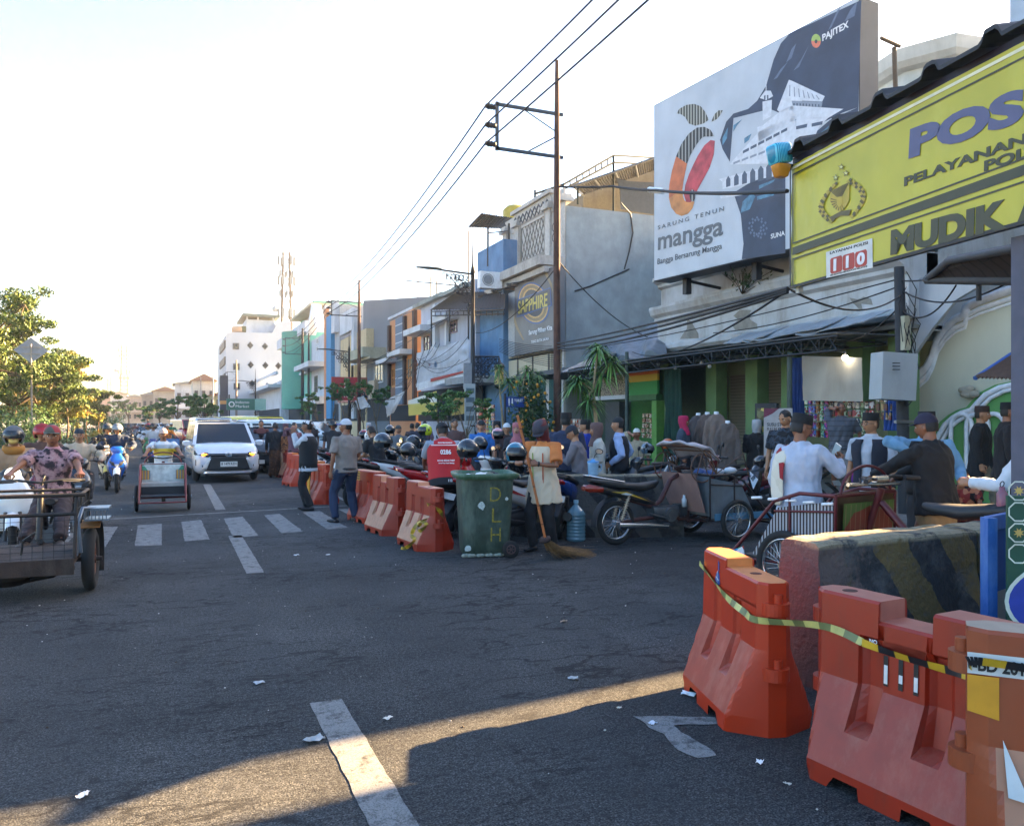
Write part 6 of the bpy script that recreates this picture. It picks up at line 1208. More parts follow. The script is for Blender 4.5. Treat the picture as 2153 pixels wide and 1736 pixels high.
def street_lamp(u,d,label,full=True,s=1.0,lant=True):
 p=PD(u,889,d);t=thing('street_lamp',label,'street lamp',(p.x,p.y,.1),0,'ornate street lamps');dk=M('#22252a',.5,.2)
 H=PD(u,485,27).z*s-.1;m=MB();m.lathe([(0,0),(.16,0),(.16,.12),(.11,.2),(.11,1.0),(.14,1.05),(.14,1.15),(.09,1.25),(.085,2.45),(.12,2.5),(.12,2.6),(.075,2.7),(.065,H*.82),(.09,H*.82+.03),(.03,H*.86),(.012,H)],n=14);m.build('post',dk,t)
 za=H*.86-.35;m=MB();m.tube([(0,0,za),(-1.0,0,za+.06),(-1.3,0,za+.09)],.035,6);m.tube([(0,0,H*.47),(.95,0,H*.47+.02)],.03,6);m.build('arms',dk,t)
 m=MB();m.rings([sring((0,0,0),1,1)]*0 or[[V((x,w*cos(a),za+.10+h*sin(a)))for a in[2*pi*j/10 for j in range(10)]]for x,w,h in((-1.1,.05,.04),(-1.3,.12,.05),(-1.6,.13,.045),(-1.95,.06,.02))]);m.build('lamp_head',M('#2f3f44',.4),t)
 m=MB()
 def curl(cx,cz,r,a0,a1,w=.014):m.tube([(cx+r*(1-.55*k/14)*cos(a0+(a1-a0)*k/14),0,cz+r*(1-.55*k/14)*sin(a0+(a1-a0)*k/14))for k in range(15)],w,4)
 for sx,zz,L_,up in((-1,za,1.0,-1),(1,H*.47,.9,-1)):
  for i in range(7):
   q=i/6
   for j in range(int(4*(1-q))+1):curl(sx*(.12+q*L_*.85),zz-.14-j*.24,.13,rng.uniform(0,6),rng.uniform(7,10)*rng.choice((-1,1)))
  m.tube([(sx*L_*.95,0,zz-.03),(sx*L_*.6,0,zz-.35),(sx*.3,0,zz-.7),(sx*.06,0,zz-1.15)],.016,4);m.tube([(sx*L_*.7,0,zz-.03),(sx*L_*.4,0,zz-.25),(sx*.05,0,zz-.6)],.014,4)
 m.build('scrollwork',dk,t)
 if lant:
  c=V((.95,0,H*.47-.35));m=MB();m.lathe([(0,.35),(.03,.33),(.05,.2),(.16,.12),(.20,.0),(.0,.0)],c,12);m.lathe([(0,-.62),(.17,-.62),(.2,-.58),(.08,-.70),(0,-.75)],c,12);l_=m.build('lantern',dk,t)
  m=MB();m.lathe([(.15,-.6),(.155,-.3),(.16,0)],c,16);m.build('lantern_mesh',patches(['#3a301c','#a08a48','#c0a860'],24,.5),l_)
 return t
sl1=street_lamp(994,27,'tall ornate black street lamp with scrollwork and a hanging lantern before the blue house')
sl2=street_lamp(734,50,'second ornate street lamp beside the second power pole',s=.92)
sl3=street_lamp(537,84,'third street lamp by the green sign',s=.9,lant=False)
for u,v0,v1,w,lb,c in((983,763,818,18,'plain grey metal sign seen from behind on the lamp post','#8a9096'),):
 p=PD(u,(v0+v1)/2,26.6);m=MB();h=(v1-v0)/1700*26.6;m.box((0,0,0),(w/1700*26.6,.05,h));tag(m.build('sign_plate',M(c,.5,.2),loc=p),lb,'sign')
vs_=thing('vertical_sign','narrow pale vertical notice board on the lamp post below the grey plate','sign',PD(988,850,26.4));m=MB();m.box((0,0,0),(.36,.05,1.35));m.box((-.02,0,-.95),(.34,.05,.45));m.build('board',M('#a4aeb0',.5),vs_);m=MB()
for i in range(4):m.box((0,-.03,.45-i*.3),(.28,.004,.16))
m.build('print_blocks',M('#5f7076',.5),vs_)
ts=thing('toilet_sign','blue toilet sign with white man and woman figures on a post','sign',PD(1083,845,19));m=MB();m.box((0,0,0),(.46,.03,.24));m.build('board',M('#1c3f86',.5),ts);m=MB()
for x in(-.16,-.08):m.ball((x,-.02,.07),(.018,.005,.018),8);m.box((x,-.018,.01),(.035,.004,.09));m.box((x,-.018,-.06),(.02,.004,.06))
m.build('figures',K['white'],ts);text(ts,'TOILET',.1,(-.03,-.02,.01),(1,0,0),(0,0,1),K['white'],fit=(.22,.06),bold=.02);m=MB();m.tube([(-.25,.02,.2),(-.25,.02,-2.2)],.03,6);m.build('post',K['dark'],ts)
gs=thing('green_signboard','green shop signboard with white round mark on a pole far up the street','sign',PD(506,850,75));m=MB();m.box((0,0,0),(2.5,.2,1.05));m.build('board',M('#2a6a5a',.5),gs);m=MB();m.box((1.75,.02,0),(1.0,.2,1.05));m.build('pale_board',M('#7fb0a4',.5),gs);m=MB();m.torus((-.8,-.11,0),.22,.05,(0,1,0),16,5);m.build('round_mark',K['white'],gs);text(gs,'Indomo',.3,(-.45,-.11,.08),(1,0,0),(0,0,1),K['white'],fit=(1.2,.25));text(gs,'Market',.3,(-.45,-.11,-.3),(1,0,0),(0,0,1),K['white'],fit=(1.2,.25));m=MB();m.cyl((-1.0,.1,-2.6),(-1.0,.1,.9),.07,8);m.build('post',K['dark'],gs)
rs_=thing('red_signboard','red signboard with a white mark hung on the second lamp post','sign',PD(724,817,47));m=MB();m.box((0,0,0),(1.5,.12,1.35));m.build('board',M('#8f1f28',.5),rs_);m=MB();m.torus((.15,-.07,.3),.14,.03,(0,1,0),12,5);m.torus((.15,-.07,.05),.14,.03,(0,1,0),12,5);m.build('mark',M('#d0b8b0',.5),rs_);text(rs_,'RUE',.4,(-.2,-.07,-.5),(1,0,0),(0,0,1),M('#d0b8b0',.5),fit=(.8,.28))
db=thing('flag_banner','tall dark and orange banner pole in front of the white block','banner',PD(471,889,116));m=MB();m.box((0,0,3.0),(1.1,.15,7.6));m.build('cloth',stripes([(0,'#2a2c33'),(.42,'#b8803a'),(.5,'#2c303a')],2,6.4),db)
eb=thing('electric_pole','dark leaning pole with cable clutter beside the wavy cream wall','pole',(ep.x,ep.y,0),0);Hh=PD(1888,562,13.2).z;m=MB();m.tube([(.06,0,0),(0,0,Hh*.5),(-.07,0,Hh)],[.10,.095,.08],10);m.build('shaft',M('#33363a',.8,dirt=.4),eb)
m=MB()
for k in range(5):z=2.15+k*.13;m.tube([(.12*cos(a+k)-.03,-.12+.02*sin(3*a),z+.28*sin(a))for a in[2*pi*j/16 for j in range(17)]],.010,4)
for k in range(10):a0=V((0,-.08,3.0+rng.uniform(0,1.1)));m.tube([a0,a0+V((rng.uniform(-.3,.3),-.1,-.3)),a0+V((rng.uniform(-.25,.25),-.05,-.9))],.007,4)
m.build('cable_loops',K['wire'],eb);m=MB();m.box((-.06,-.12,3.05),(.14,.08,.55));m.build('terminal_block',M('#a8a68c',.6),eb)
m=MB()
for z in(1.62,2.5):m.box((-.02,-.1,z),(.5,.05,.05));m.torus((0,0,z),.11,.02,(0,0,1),14,5)
m.build('clamps',K['steel'],eb)
bx=thing('electric_box','large pale grey electrical cabinet strapped to the leaning pole','electrical cabinet',(ep.x-.05,ep.y-.1,0));c=PD(1878,792,13.0)-V(bx.location);m=MB();h=98/1700*13;m.box(c,(.60,.34,h),rot=Matrix.Rotation(-.25,3,'Z')@Matrix.Rotation(.05,3,'Y'));m.build('cabinet',M('#a3acb0',.5,.1,.06,2,dirt=.25),bx);m=MB()
for k in range(3):m.box(c+V((-.18,-.22,.2-k*.05)),(.12,.02,.015),rot=-.25)
m.build('vents',K['dark'],bx)
ws=thing('road_sign','grey back of a diamond shaped road sign on a pole among the trees','road sign',PD(65,889,27));s_=32/1700*27;zc=PD(64,837,27).z;m=MB();m.prism([(-s_,0,zc),(0,0,zc-s_*.85),(s_,0,zc),(0,0,zc+s_*.85)],(0,.02,0));m.build('plate_back',M('#8c929c',.5,.3),ws);m=MB();m.box((0,-.03,zc+.1),(s_*1.1,.03,.03));m.box((0,-.03,zc-.12),(s_*1.1,.03,.03));m.cyl((.03,-.02,0),(.0,-.02,zc+.2),.03,8);m.build('post',M('#9a958e',.5,.3),ws)
def mast(u,vtop,d,label,w=1.2,tilt=0,panels=((.92,1),(.6,1))):
 p=PD(u,889,d);H=PD(u,vtop,d).z;t=thing('telecom_mast',label,'mast',(p.x,p.y,0),0,'telecom masts');m=MB();n=22
 for i in range(n):
  h0,h1=H*i/n,H*(i+1)/n;w0,w1=w*(1-.55*i/n),w*(1-.55*(i+1)/n);C0=[V((sx*w0,sy*w0,h0))for sx,sy in((-1,-1),(1,-1),(1,1),(-1,1))];C1=[V((sx*w1,sy*w1,h1))for sx,sy in((-1,-1),(1,-1),(1,1),(-1,1))]
  for j in range(4):m.tube([C0[j],C1[j]],.10*w,4,mi=i%2);m.tube([C0[j],C1[(j+1)%4]],.045*w,3,mi=i%2);m.tube([C0[j],C0[(j+1)%4]],.035*w,3,mi=i%2)
 m.tube([(0,0,H),(0,0,H*1.06)],.05*w,4);m.build('lattice',[M('#5c5650',.6),M('#54443a',.6)],t);m=MB()
 for q,k in panels:
  for j in range(6):a=j*pi/3;m.box((w*1.1*cos(a),w*1.1*sin(a),H*q),(.3*w,.3*w,H*.05));m.box((w*1.0*cos(a+.5),w*1.0*sin(a+.5),H*(q-.07)),(.2*w,.2*w,H*.035))
 m.build('antennas',M('#8f9290',.6),t);m=MB();m.ball((-w*1.6,0,H*.68),(.45*w,.2*w,.45*w),10);m.build('dish',M('#a8acae',.6),t)
mast(602,530,135,'tall lattice telecom mast with antennas rising behind the white block',1.15,panels=((.95,1),(.84,1),(.66,1)));mast(261,722,260,'distant telecom mast above the far houses',1.5,panels=((.92,1),(.66,1)));mast(230,790,300,'farthest thin telecom mast at the left',1.0,panels=((.9,1),))
def leaves(mb,c,r,n,s,mats=3,flat=.8):
 for i in range(n):
  d=V([rng.gauss(0,1)for _ in range(3)]).normalized()*(rng.random()**.35);p=c+V((d.x*r[0],d.y*r[1],d.z*r[2]));a=V([rng.gauss(0,1)for _ in range(3)]).normalized();b=a.cross(V((rng.gauss(0,.5),rng.gauss(0,.5),1))).normalized();k=s*rng.uniform(.6,1.35)
  mb.add([p-a*k,p-a*k*.1+b*k*.42,p+a*k,p+a*k*.1-b*k*.42],[(0,1,2,3)],rng.randrange(mats))
LM=[M('#526a24',.6,0,.3,2),M('#6c7a2c',.6,0,.3,2),M('#405826',.6,0,.3,2)]
LD=[M('#2f4a22',.65,0,.3,2),M('#3f5a2a',.65,0,.3,2),M('#26401f',.65,0,.3,2)]
LY=[M('#8a8a30',.6,0,.3,2),M('#6a7a2a',.6,0,.3,2),M('#a08a3a',.6,0,.3,2)]
for l_ in(LM,LD,LY):
 for mt in l_:
  b=mt.node_tree.nodes['Principled BSDF'];b.inputs['Subsurface Weight'].default_value=0
def tree(label,x,y,H,crown,trunk_r=.16,mats=LM,leaf=.085,n=900,lean=(0,0),clumps=None,nm='tree',grp='trees on the verge',bark='#5c4c38'):
 t=thing(nm,label,'tree',(x,y,.1),0,grp);m=MB();top=V((lean[0],lean[1],H*.55));m.tube([(0,0,0),top*.5+V((.08,0,0)),top],[trunk_r,trunk_r*.8,trunk_r*.55],8);lm=MB()
 for(cx,cy,cz,rx,ry,rz,k)in clumps:
  c=V((cx,cy,cz));m.tube([top*.8,top.lerp(c,.55)+V((0,0,.15)),c],[trunk_r*.45,trunk_r*.25,.015],5)
  for j in range(k):
   d=V([rng.gauss(0,.5)for _ in range(3)]);cc=c+V((d.x*rx,d.y*ry,d.z*rz));m.tube([c,cc],[.02,.008],3);leaves(lm,cc,(rx*.38,ry*.38,rz*.30),n//k,leaf)
 m.build('trunk',M(bark,.9,0,.25,6,bump=.4),t);lm.build('crown',mats,t);return t
def crown(n,cx,cy,cz,R,h,sub=6):return[(cx+rng.uniform(-1,1)*R,cy+rng.uniform(-1,1)*R,cz+rng.uniform(-1,1)*h,R*.5,R*.5,h*.42,sub)for _ in range(n)]
def tp_(u,d):p=PD(u,889,d);return p.x,p.y
for u,d,H,R,h,k,lb in((5,30,5.4,1.9,1.5,18,'large spreading tree at the left edge, sunlit yellow green'),(55,33,4.9,2.0,1.4,18,'broad tree right behind the diamond road sign'),(108,38,4.5,1.8,1.3,15,'tree with a sunlit crown right of the diamond sign'),(140,44,4.2,1.6,1.2,13,'rounder tree in the middle of the verge'),(168,52,3.9,1.5,1.1,12,'low tree where the leafy verge narrows'),(190,64,3.6,1.5,1.0,10,'small far tree at the end of the leafy verge'),(-50,27,5.8,2.1,1.7,14,'tree whose crown is cut by the left edge')):
 x,y=tp_(u,d);tree(lb,x-.6,y,H,None,.13,LM if u!=108 else LY,.05+d*.0006,1500,clumps=crown(k,.2,0,H-h*1.1,R,h),lean=(.2,0))
x,y=tp_(125,40);t=tree('reaching branch of a thin tree poking out against the sky',x+.2,y+1,4.9,None,.06,LM,.10,220,clumps=[(.3,0,4.5,.5,.4,.12,3),(.7,0,4.4,.4,.4,.10,3)],lean=(.0,0))
sh_g='bushes along the verge'
def bush(label,x,y,R,h,mats,n=1500,leaf=.05,grp=sh_g,nm='bush'):
 t=thing(nm,label,'bush',(x,y,.1),0,grp);lm=MB();m=MB()
 for j in range(12):c=V((rng.uniform(-.7,.7)*R,rng.uniform(-.7,.7)*R,rng.uniform(.25,.85)*h));m.tube([(c.x*.3,c.y*.3,0),c],.012,4);leaves(lm,c,(R*.5,R*.5,h*.28),n//12,leaf)
 m.build('stems',M('#6a5c44',.9),t);lm.build('foliage',mats,t);return t
LF=[M('#4a6e34',.6,0,.25,3),M('#5c8240',.6,0,.25,3),M('#35582a',.6,0,.25,3)]
for i,(u,d,R,h,lb)in enumerate(((-20,16,.9,2.0,'feathery bush at the far left edge behind the woman rider'),(30,18,.9,1.9,'feathery green bush above the woman rider'),(75,20.5,.95,1.9,'feathery bush behind the cargo trike driver'),(112,23,.9,1.95,'rounded feathery bush right of the trike driver cap'),(140,26.5,.95,2.0,'clipped bright bush right of centre of the hedge'),(165,30,.9,2.1,'dark green bush in the middle of the hedge'),(180,35,.9,2.1,'bush with golden twigs beyond the kerb'),(196,42,.9,2.1,'bush near the bend of the kerb'),(210,51,.95,2.1,'far bush before the blue scooter riders'),(223,62,1,2.1,'farther bush over the riders heads'),(234,75,1.1,2.2,'last bushes of the verge'),(245,92,1.2,2.4,'bush at the vanishing end of the verge'))):
 x,y=tp_(u,d);bush(lb,min(x-.3,-5.0),y,R*1.15,h,LF if i%3 else LD,2200 if d<40 else 900,.035+d*.0009)
for i in range(14):y=13+i*2.1;bush(ORD[i%7]+(' nearer' if i<7 else ' farther')+' low dark undergrowth clump along the kerb',-4.9-rng.uniform(0,.5),y,.55,.7,LD,420,.05,'undergrowth along the kerb')
for i,(u,d,lb)in enumerate(((180,31,'thin golden lit sapling on the verge'),(206,40,'second golden sapling near the kerb'))):x,y=tp_(u,d);tree(lb,max(x,-5.2),y,2.2,None,.03,LY,.06,200,clumps=[(0,0,1.0,.3,.3,.5,3),(.1,0,1.9,.35,.35,.3,3)],bark='#b87a34',grp='saplings on the verge')
for i,(u,d,H,lb)in enumerate(((270,120,5,'far flat crowned tree over the road'),(310,100,4,'far tree left of the centre'),(335,90,4,'far tree with a thin crown before the pale houses'),(372,75,4,'far street tree right of the road'),(400,66,3.8,'far street tree above the red minibus'),(250,140,5,'far tree below the distant mast'),(428,60,3.6,'street tree behind the white people carrier'))):
 x,y=tp_(u,d);tree(lb,x,y,H,None,.12,LF,.14,420,clumps=crown(6,0,0,H*.75,1.5*d/100,H*.22),grp='far street trees')
def dracaena(label,p,H,heads,L=.55,grp='small pavement palms',mats=None):
 t=thing('small_palm',label,'palm',p,0,grp);m=MB();lm=MB();mats=mats or[M('#4f7a34',.55,0,.2,4),M('#6a8f42',.55,0,.2,4),M('#35572a',.55,0,.2,4)]
 m.tube([(0,0,0),(-.05,0,H*.4),(-.16,0,H*.72)],[.045,.038,.03],7)
 for(dx,dy,hz,k)in heads:
  hd=V((dx,dy,hz));m.tube([(-.16,0,H*.72),V((-.16,0,H*.72)).lerp(hd,.6)+V((dx*.1,0,.05)),hd],.02,5)
  for i in range(k):
   a=rng.uniform(0,2*pi);e=rng.uniform(-.5,1.35);d=V((cos(a)*cos(e),sin(a)*cos(e),sin(e)));s=d.cross(V((0,0,1))).normalized()*.015;l=L*rng.uniform(.7,1.1);P_=[hd+d*l*q+V((0,0,-l*.75*q*q))for q in(0,.35,.7,1)]
   lm.add([P_[0]-s*.5,P_[0]+s*.5,P_[1]-s,P_[1]+s,P_[2]-s*.8,P_[2]+s*.8,P_[3]],[(0,1,3,2),(2,3,5,4),(4,5,6)],rng.randrange(3))
 m.build('trunk',M('#9a8a6a',.8,0,.2,12,bump=.3),t);lm.build('fronds',mats,t);return t
p=PD(1264,889,14);dracaena('slim palm with drooping narrow leaves between the navy shirted man and the waistcoated man',(p.x,p.y,0),3.0,[(-.05,0,2.85,130),(-.4,.1,2.3,110),(.2,0,2.65,100),(-.3,-.1,1.95,60),(.05,.1,2.4,60)],.42)
p=PD(1108,889,20);dracaena('leafy palm left of the rusty power pole',(p.x,p.y,0),3.2,[(0,0,2.9,80),(-.5,0,2.6,60),(.3,0,2.8,50)],.42)
p=PD(1062,889,24);dracaena('palm with ragged leaves under the hanging lantern',(p.x,p.y,0),3.4,[(-.2,0,3.2,70),(.35,0,2.9,60)],.45)
for u,d,H,lb in((948,25,2.7,'drooping feathery tree before the ochre banner'),(928,27,2.6,'smaller feathery tree left of it'),(762,34,3.4,'small tree above the blue capped man'),(790,32,3.2,'small tree holding up the torn canvas'),(700,40,3.6,'feathery tree behind the patterned skullcap'),(668,44,3.4,'low feathery tree behind the white van'),(728,38,3.5,'tree under the red signboard'),(640,54,3.6,'far feathery tree left of the men'),(980,23,2.4,'thin leafy shoot beside the lamp post')):
 x,y=tp_(u,d);tree(lb,x,y,H*1.02,None,.035,LF,.055,300,clumps=crown(5,0,0,H*.80,.48+d*.005,H*.17,5),grp='small feathery street trees',bark='#6a5c48')
x,y=tp_(1112,19.5);t=bush('dark leafy shrub dotted with yellow blossoms behind the sweeper',x,y,.62,2.5,LD,2600,.06,None,'flowering_shrub');m=MB()
for k in range(70):m.ball((rng.uniform(-.55,.55),-.3+rng.uniform(-.3,.3),rng.uniform(.4,2.5)),rng.uniform(.02,.045),5,m=3)
m.build('blossoms',M('#c98a1c',.5),t)
wire([PD(790,840,32),PD(830,838,31)],.02,'thin line holding the torn canvas',.02,'line',None)
def barrier_mb(Hf,holes=()):
 xs=[-.5,-.485,-.47,-.455,-.44,-.42,-.40,-.38,-.36,-.34,-.32,-.27]
 for g_ in(-.165,.165):xs+=[g_-.066,g_-.058,g_-.03,g_,g_+.03,g_+.058,g_+.066]
 xs+=[-.06,-.0501,-.05,0,.05,.0501,.06,-.1302,-.13,.13,.1302,.27];xs+=[-x for x in(-.5,-.485,-.47,-.455,-.44,-.42,-.40,-.38,-.36,-.34,-.32)]
 xs=sorted(set(xs));zs=[0,.05,.065,.09,.12,.16,.2,.24,.28,.32,.36,.40,.44,.455,.5,.55,.6,.64,.66,.68,.70,.72,1,2]
 def prof(z):return .25 if z<.09 else .25-.15*(z-.09)/.35 if z<.44 else .10-.012*(z-.44)/.4
 def Y(x,z):
  w=prof(z);xs_=.37+.07*min(1,z/.44);k=(w-.05)/(.5-xs_);y=min(w,.05+(.5-abs(x))*k)
  for g_ in(-.165,.165):
   hw=.062;dx=abs(x-g_)
   if dx<hw and .25<z<.645:
    t=min(1,(hw-dx)/.008);tgt=.062 if z>.44 else min(y,.062+max(0,(.44-z))*.18)
    y=y+(min(y,tgt)-y)*t
  return y
 def Z(i,x):
  H=Hf(x);z=zs[i]
  if z==2:return H
  if z==1:return H-.012
  if i==0 and(.10<abs(x)<.25):return .055
  if i==1 and(.10<abs(x)<.25):return .058
  return z*(H-.02)/.80 if z>.66 else z
 mb=MB();nz_=len(zs)
 for sgn in(-1,1):
  vs=[]
  for x in xs:
   for i in range(nz_):
    z=Z(i,x);y=Y(x,z)-(.012 if i==nz_-1 else 0);vs.append((x,sgn*y,z))
  for a in range(len(xs)-1):
   for i in range(nz_-1):
    q=(a*nz_+i,(a+1)*nz_+i,(a+1)*nz_+i+1,a*nz_+i+1)
    xm=(xs[a]+xs[a+1])/2;z_=zs[i];ap=.09<=z_<.44 and abs(xm)<.37+.07*min(1,z_/.44)-.01 and not(any(abs(xm-g_)<.062 for g_ in(-.165,.165))and z_>.25)
    mb.add([vs[k]for k in(q if sgn<0 else q[::-1])],[(0,1,2,3)],1 if ap else 0)
 for a in range(len(xs)-1):
  p=[];
  for x,s_ in((xs[a],-1),(xs[a+1],-1),(xs[a+1],1),(xs[a],1)):p.append((x,s_*(Y(x,Hf(x))-.012),Hf(x)))
  mb.add(p,[(0,1,2,3)],2)
 for s_ in(-1,1):
  col=[(s_*.5,y_*(Y(.5,Z(i,.5))),Z(i,.5))for y_ in(-1,1)for i in range(nz_)]
  mb.add(col,[(i,nz_+i,nz_+i+1,i+1)[::s_]for i in range(nz_-1)],0)
 for x in holes:mb.cyl((x,0,Hf(x)-.02),(x,0,Hf(x)+.0015),.034,16,3)
 return mb
def lugs():
 out=[]
 for s_,zz in((-1,(.33,.66)),(1,(.29,.62))):
  for z in zz:
   mb=MB();out.append(mb);ring=[];
   for k in range(13):a=-pi/2+pi*k/12;ring.append((s_*(.47+.085*cos(a)),.075*sin(a),z))
   mb.prism(ring if s_>0 else ring[::-1],(0,0,.065));mb.cyl((s_*.51,0,z+.065),(s_*.51,0,z+.11),.024,10)
 return out
MBAR={}
def bar_mats(kind):
 if kind=='fresh':return[M('#ae2e0a',.42,0,.08,4,dirt=.22,dcol='#8a3018',dscale=3),M('#9c3a26',.5,0,.12,9,dirt=.45,dcol='#b87c6c',dscale=6),M('#d07a3c',.5),M('#5c2012',.8)]
 if kind=='big':return[M('#94240a',.45,0,.10,4,dirt=.55,dcol='#6a2c1e',dscale=7),M('#8f3020',.5,0,.12,11,dirt=.5,dcol='#9a6250',dscale=9),M('#a86454',.5,dirt=.4),M('#3c150d',.8)]
 if kind=='brown':return[M('#8e401c',.5,0,.1,5,dirt=.4,dcol='#8a4c30',dscale=4),M('#a87456',.55,0,.08,6),M('#a2917f',.6,dirt=.5,dcol='#7a7068',dscale=7),M('#3c150d',.8)]
 return[M('#94260e',.45,0,.12,5,dirt=.3,dcol='#6e2a1c',dscale=4),M('#bc8a6c',.55,0,.15,14,dirt=.45,dcol='#a85a3e',dscale=8),M('#d99c7c',.5),M('#3c150d',.8)]
flat_=lambda x:.82
half=lambda x:.83 if x<-.05 else .785
notch=lambda x:.82 if abs(x)>.13 else .735
def barrier(kind,Hf,holes,p,ang,label,group='orange plastic road barriers',sc=1,apron=None):
 t=thing('road_barrier',label,'barrier',(p[0],p[1],0),ang,group);t.scale=sc if hasattr(sc,'__len__')else(sc,)*3
 ms=bar_mats(kind)
 key=(kind,Hf,holes)
 if key not in MBAR:
  a=barrier_mb(Hf,holes).build('shell',ms,t);b=[lm_.build('hinge_lug',ms[0],t).data for lm_ in lugs()];MBAR[key]=(a.data,b)
 else:link('shell',MBAR[key][0],t);[link('hinge_lug',d_,t)for d_ in MBAR[key][1]]
 return t
bA=barrier('fresh',half,(.2,),(2.98,3.69),atan2(-.956,-.292),'bright orange barrier with a torn blue sticker, left of the big faded one',sc=(.9,.95,1.0))
bB=barrier('big',notch,(-.36,),(2.95,2.50),atan2(-.85,.075),'big faded red orange barrier with three black and white tape strips',sc=(.98,1.05,1.0))
bC=barrier('brown',flat_,(),(3.03,1.66),atan2(-.72,.60),'brownish orange barrier with a 2019 number plate sticker at the right edge of the picture',sc=(1.08,1.03,1.06))
def on_barrier(t,x,z,off=.003,y=None):
 w=(.10-.012*(z-.44)/.4)if z>.44 else .25-.15*(z-.09)/.35
 return V((x,-(w if y is None else y)-off,z))
m=MB();fx,fz=-.2,.74
m.poly([on_barrier(bA,-.22,.68),on_barrier(bA,-.17,.655),on_barrier(bA,-.13,.67),on_barrier(bA,-.14,.72),on_barrier(bA,-.165,.745),on_barrier(bA,-.20,.72)],0)
m.poly([on_barrier(bA,-.165,.745),on_barrier(bA,-.145,.745),on_barrier(bA,-.15,.79),on_barrier(bA,-.175,.805),on_barrier(bA,-.17,.77)],0)
m.poly([on_barrier(bA,-.20,.70,.005),on_barrier(bA,-.15,.685,.005),on_barrier(bA,-.15,.692,.005),on_barrier(bA,-.20,.708,.005)],1)
m.poly([on_barrier(bA,-.178,.66,.005),on_barrier(bA,-.172,.66,.005),on_barrier(bA,-.172,.74,.005),on_barrier(bA,-.178,.74,.005)],1)
m.build('torn_sticker',[M('#274a8c',.5),M('#c8d0dc',.5)],bA)
m=MB()
for i,x in enumerate((-.085,-.012,.06)):
 q=lambda a,b,c,d,mi:m.poly([on_barrier(bB,x+a,c,.004+mi*.001),on_barrier(bB,x+b,c,.004+mi*.001),on_barrier(bB,x+b,d,.004+mi*.001),on_barrier(bB,x+a,d,.004+mi*.001)],mi)
 q(-.011,.011,.47,.60,0);q(-.008,.010,(.48,.50,.485)[i],(.56,.535,.545)[i],1)
m.build('tape_strips',[M('#1d1d1f',.6),M('#d8d8d8',.5)],bB)
m=MB()
for i in range(5):
 a,b=i/5*2*pi,(i+1)/5*2*pi
m.poly([on_barrier(bC,-.50,.745,.004,.095),on_barrier(bC,-.30,.745,.004,.093),on_barrier(bC,-.30,.675,.004,.094),on_barrier(bC,-.50,.675,.004,.096)],0)
m.poly([on_barrier(bC,-.5,.67,.003,.096),on_barrier(bC,-.41,.67,.003,.096),on_barrier(bC,-.41,.53,.003,.098),on_barrier(bC,-.5,.55,.003,.098)],1)
m.poly([on_barrier(bC,-.40,.47,.004),on_barrier(bC,-.33,.30,.004,.17),on_barrier(bC,-.39,.31,.004,.17)],0)
m.build('plate_sticker',[M('#c9ccca',.5,dirt=.3),M('#d6951e',.5,dirt=.3,dcol='#8a5a1a',dscale=12)],bC)
o=text(bC,'-BD 2019',.06,on_barrier(bC,-.485,.688,.006,.096),(1,0,0),(0,0,1),K['black'],bold=.03,fit=(.17,.042),thick=.001)
o=text(bB,'NO',.03,on_barrier(bB,-.17,.637,.005),(1,0,0),(0,0,1),K['white'],bold=.03,fit=(.04,.018),thick=.001)
def tape(pts,label,w=.035,nm='warning_tape',cols=None,twist=.5):
 m=MB();P_=[V(p)for p in pts];path=[]
 for i in range(len(P_)-1):
  k=14
  for j in range(k):
   t=j/k;p0=P_[max(0,i-1)];p1=P_[i];p2=P_[i+1];p3=P_[min(len(P_)-1,i+2)]
   path.append(.5*((2*p1)+(-p0+p2)*t+(2*p0-5*p1+4*p2-p3)*t*t+(-p0+3*p1-3*p2+p3)*t**3))
 path.append(P_[-1]);L_=0;n=len(path)
 for i in range(n-1):
  d=path[i+1]-path[i];tw=sin(L_*7)*twist;sd,up=frame(d);a=(up*cos(tw)+sd*sin(tw))*w/2;L2=L_+d.length;tw2=sin(L2*7)*twist;b=(up*cos(tw2)+sd*sin(tw2))*w/2
  m.add([path[i]-a,path[i+1]-b,path[i+1]+b,path[i]+a],[(0,1,2,3)],int((L_)/.075)%2,True);L_=L2
 c=V(path[0]);m.xf(Matrix.Translation(-c));o=m.build(nm,cols or[M('#caa42a',.45,var=.2),M('#232429',.45,var=.2)],loc=c);return tag(o,label,'warning tape')
Ax=lambda t,x,z,off=.012,y=None:(Matrix.Translation(t.location)@Matrix.Rotation(t.rotation_euler.z,4,'Z')@Matrix.Diagonal((*t.scale,1)))@on_barrier(t,x,z,off,y)
tape([Ax(bA,-.50,.735),Ax(bA,-.3,.69),Ax(bA,0,.625),Ax(bA,.3,.60),Ax(bA,.5,.60),Ax(bB,-.42,.655),Ax(bB,-.2,.632)],'pale green and yellow tape sagging across the bright orange barrier',cols=[M('#b9b468',.5,var=.25),M('#6d7446',.5,var=.25)])
tape([Ax(bB,-.2,.632,.016),Ax(bB,0,.618,.016),Ax(bB,.25,.618,.016),Ax(bB,.48,.625,.02),Ax(bC,-.5,.72,.03,.1),Ax(bC,-.3,.715,.02,.1),Ax(bC,0,.69,.02,.1),Ax(bC,.4,.69,.02,.1)],'black and yellow tape pulled tight over the big faded barrier towards the right edge')
def rowb(u,v,ang,kind,lb,Hf=half,sc=1,dx=0):
 p=G(u,v);return barrier(kind,Hf,(.2,)if Hf is half else(),(p.x+dx,p.y),ang,lb,sc=sc)
r1=rowb(893,1148,R_(-86),'old','nearest barrier of the parking row with a tangle of yellow tape round its lug')
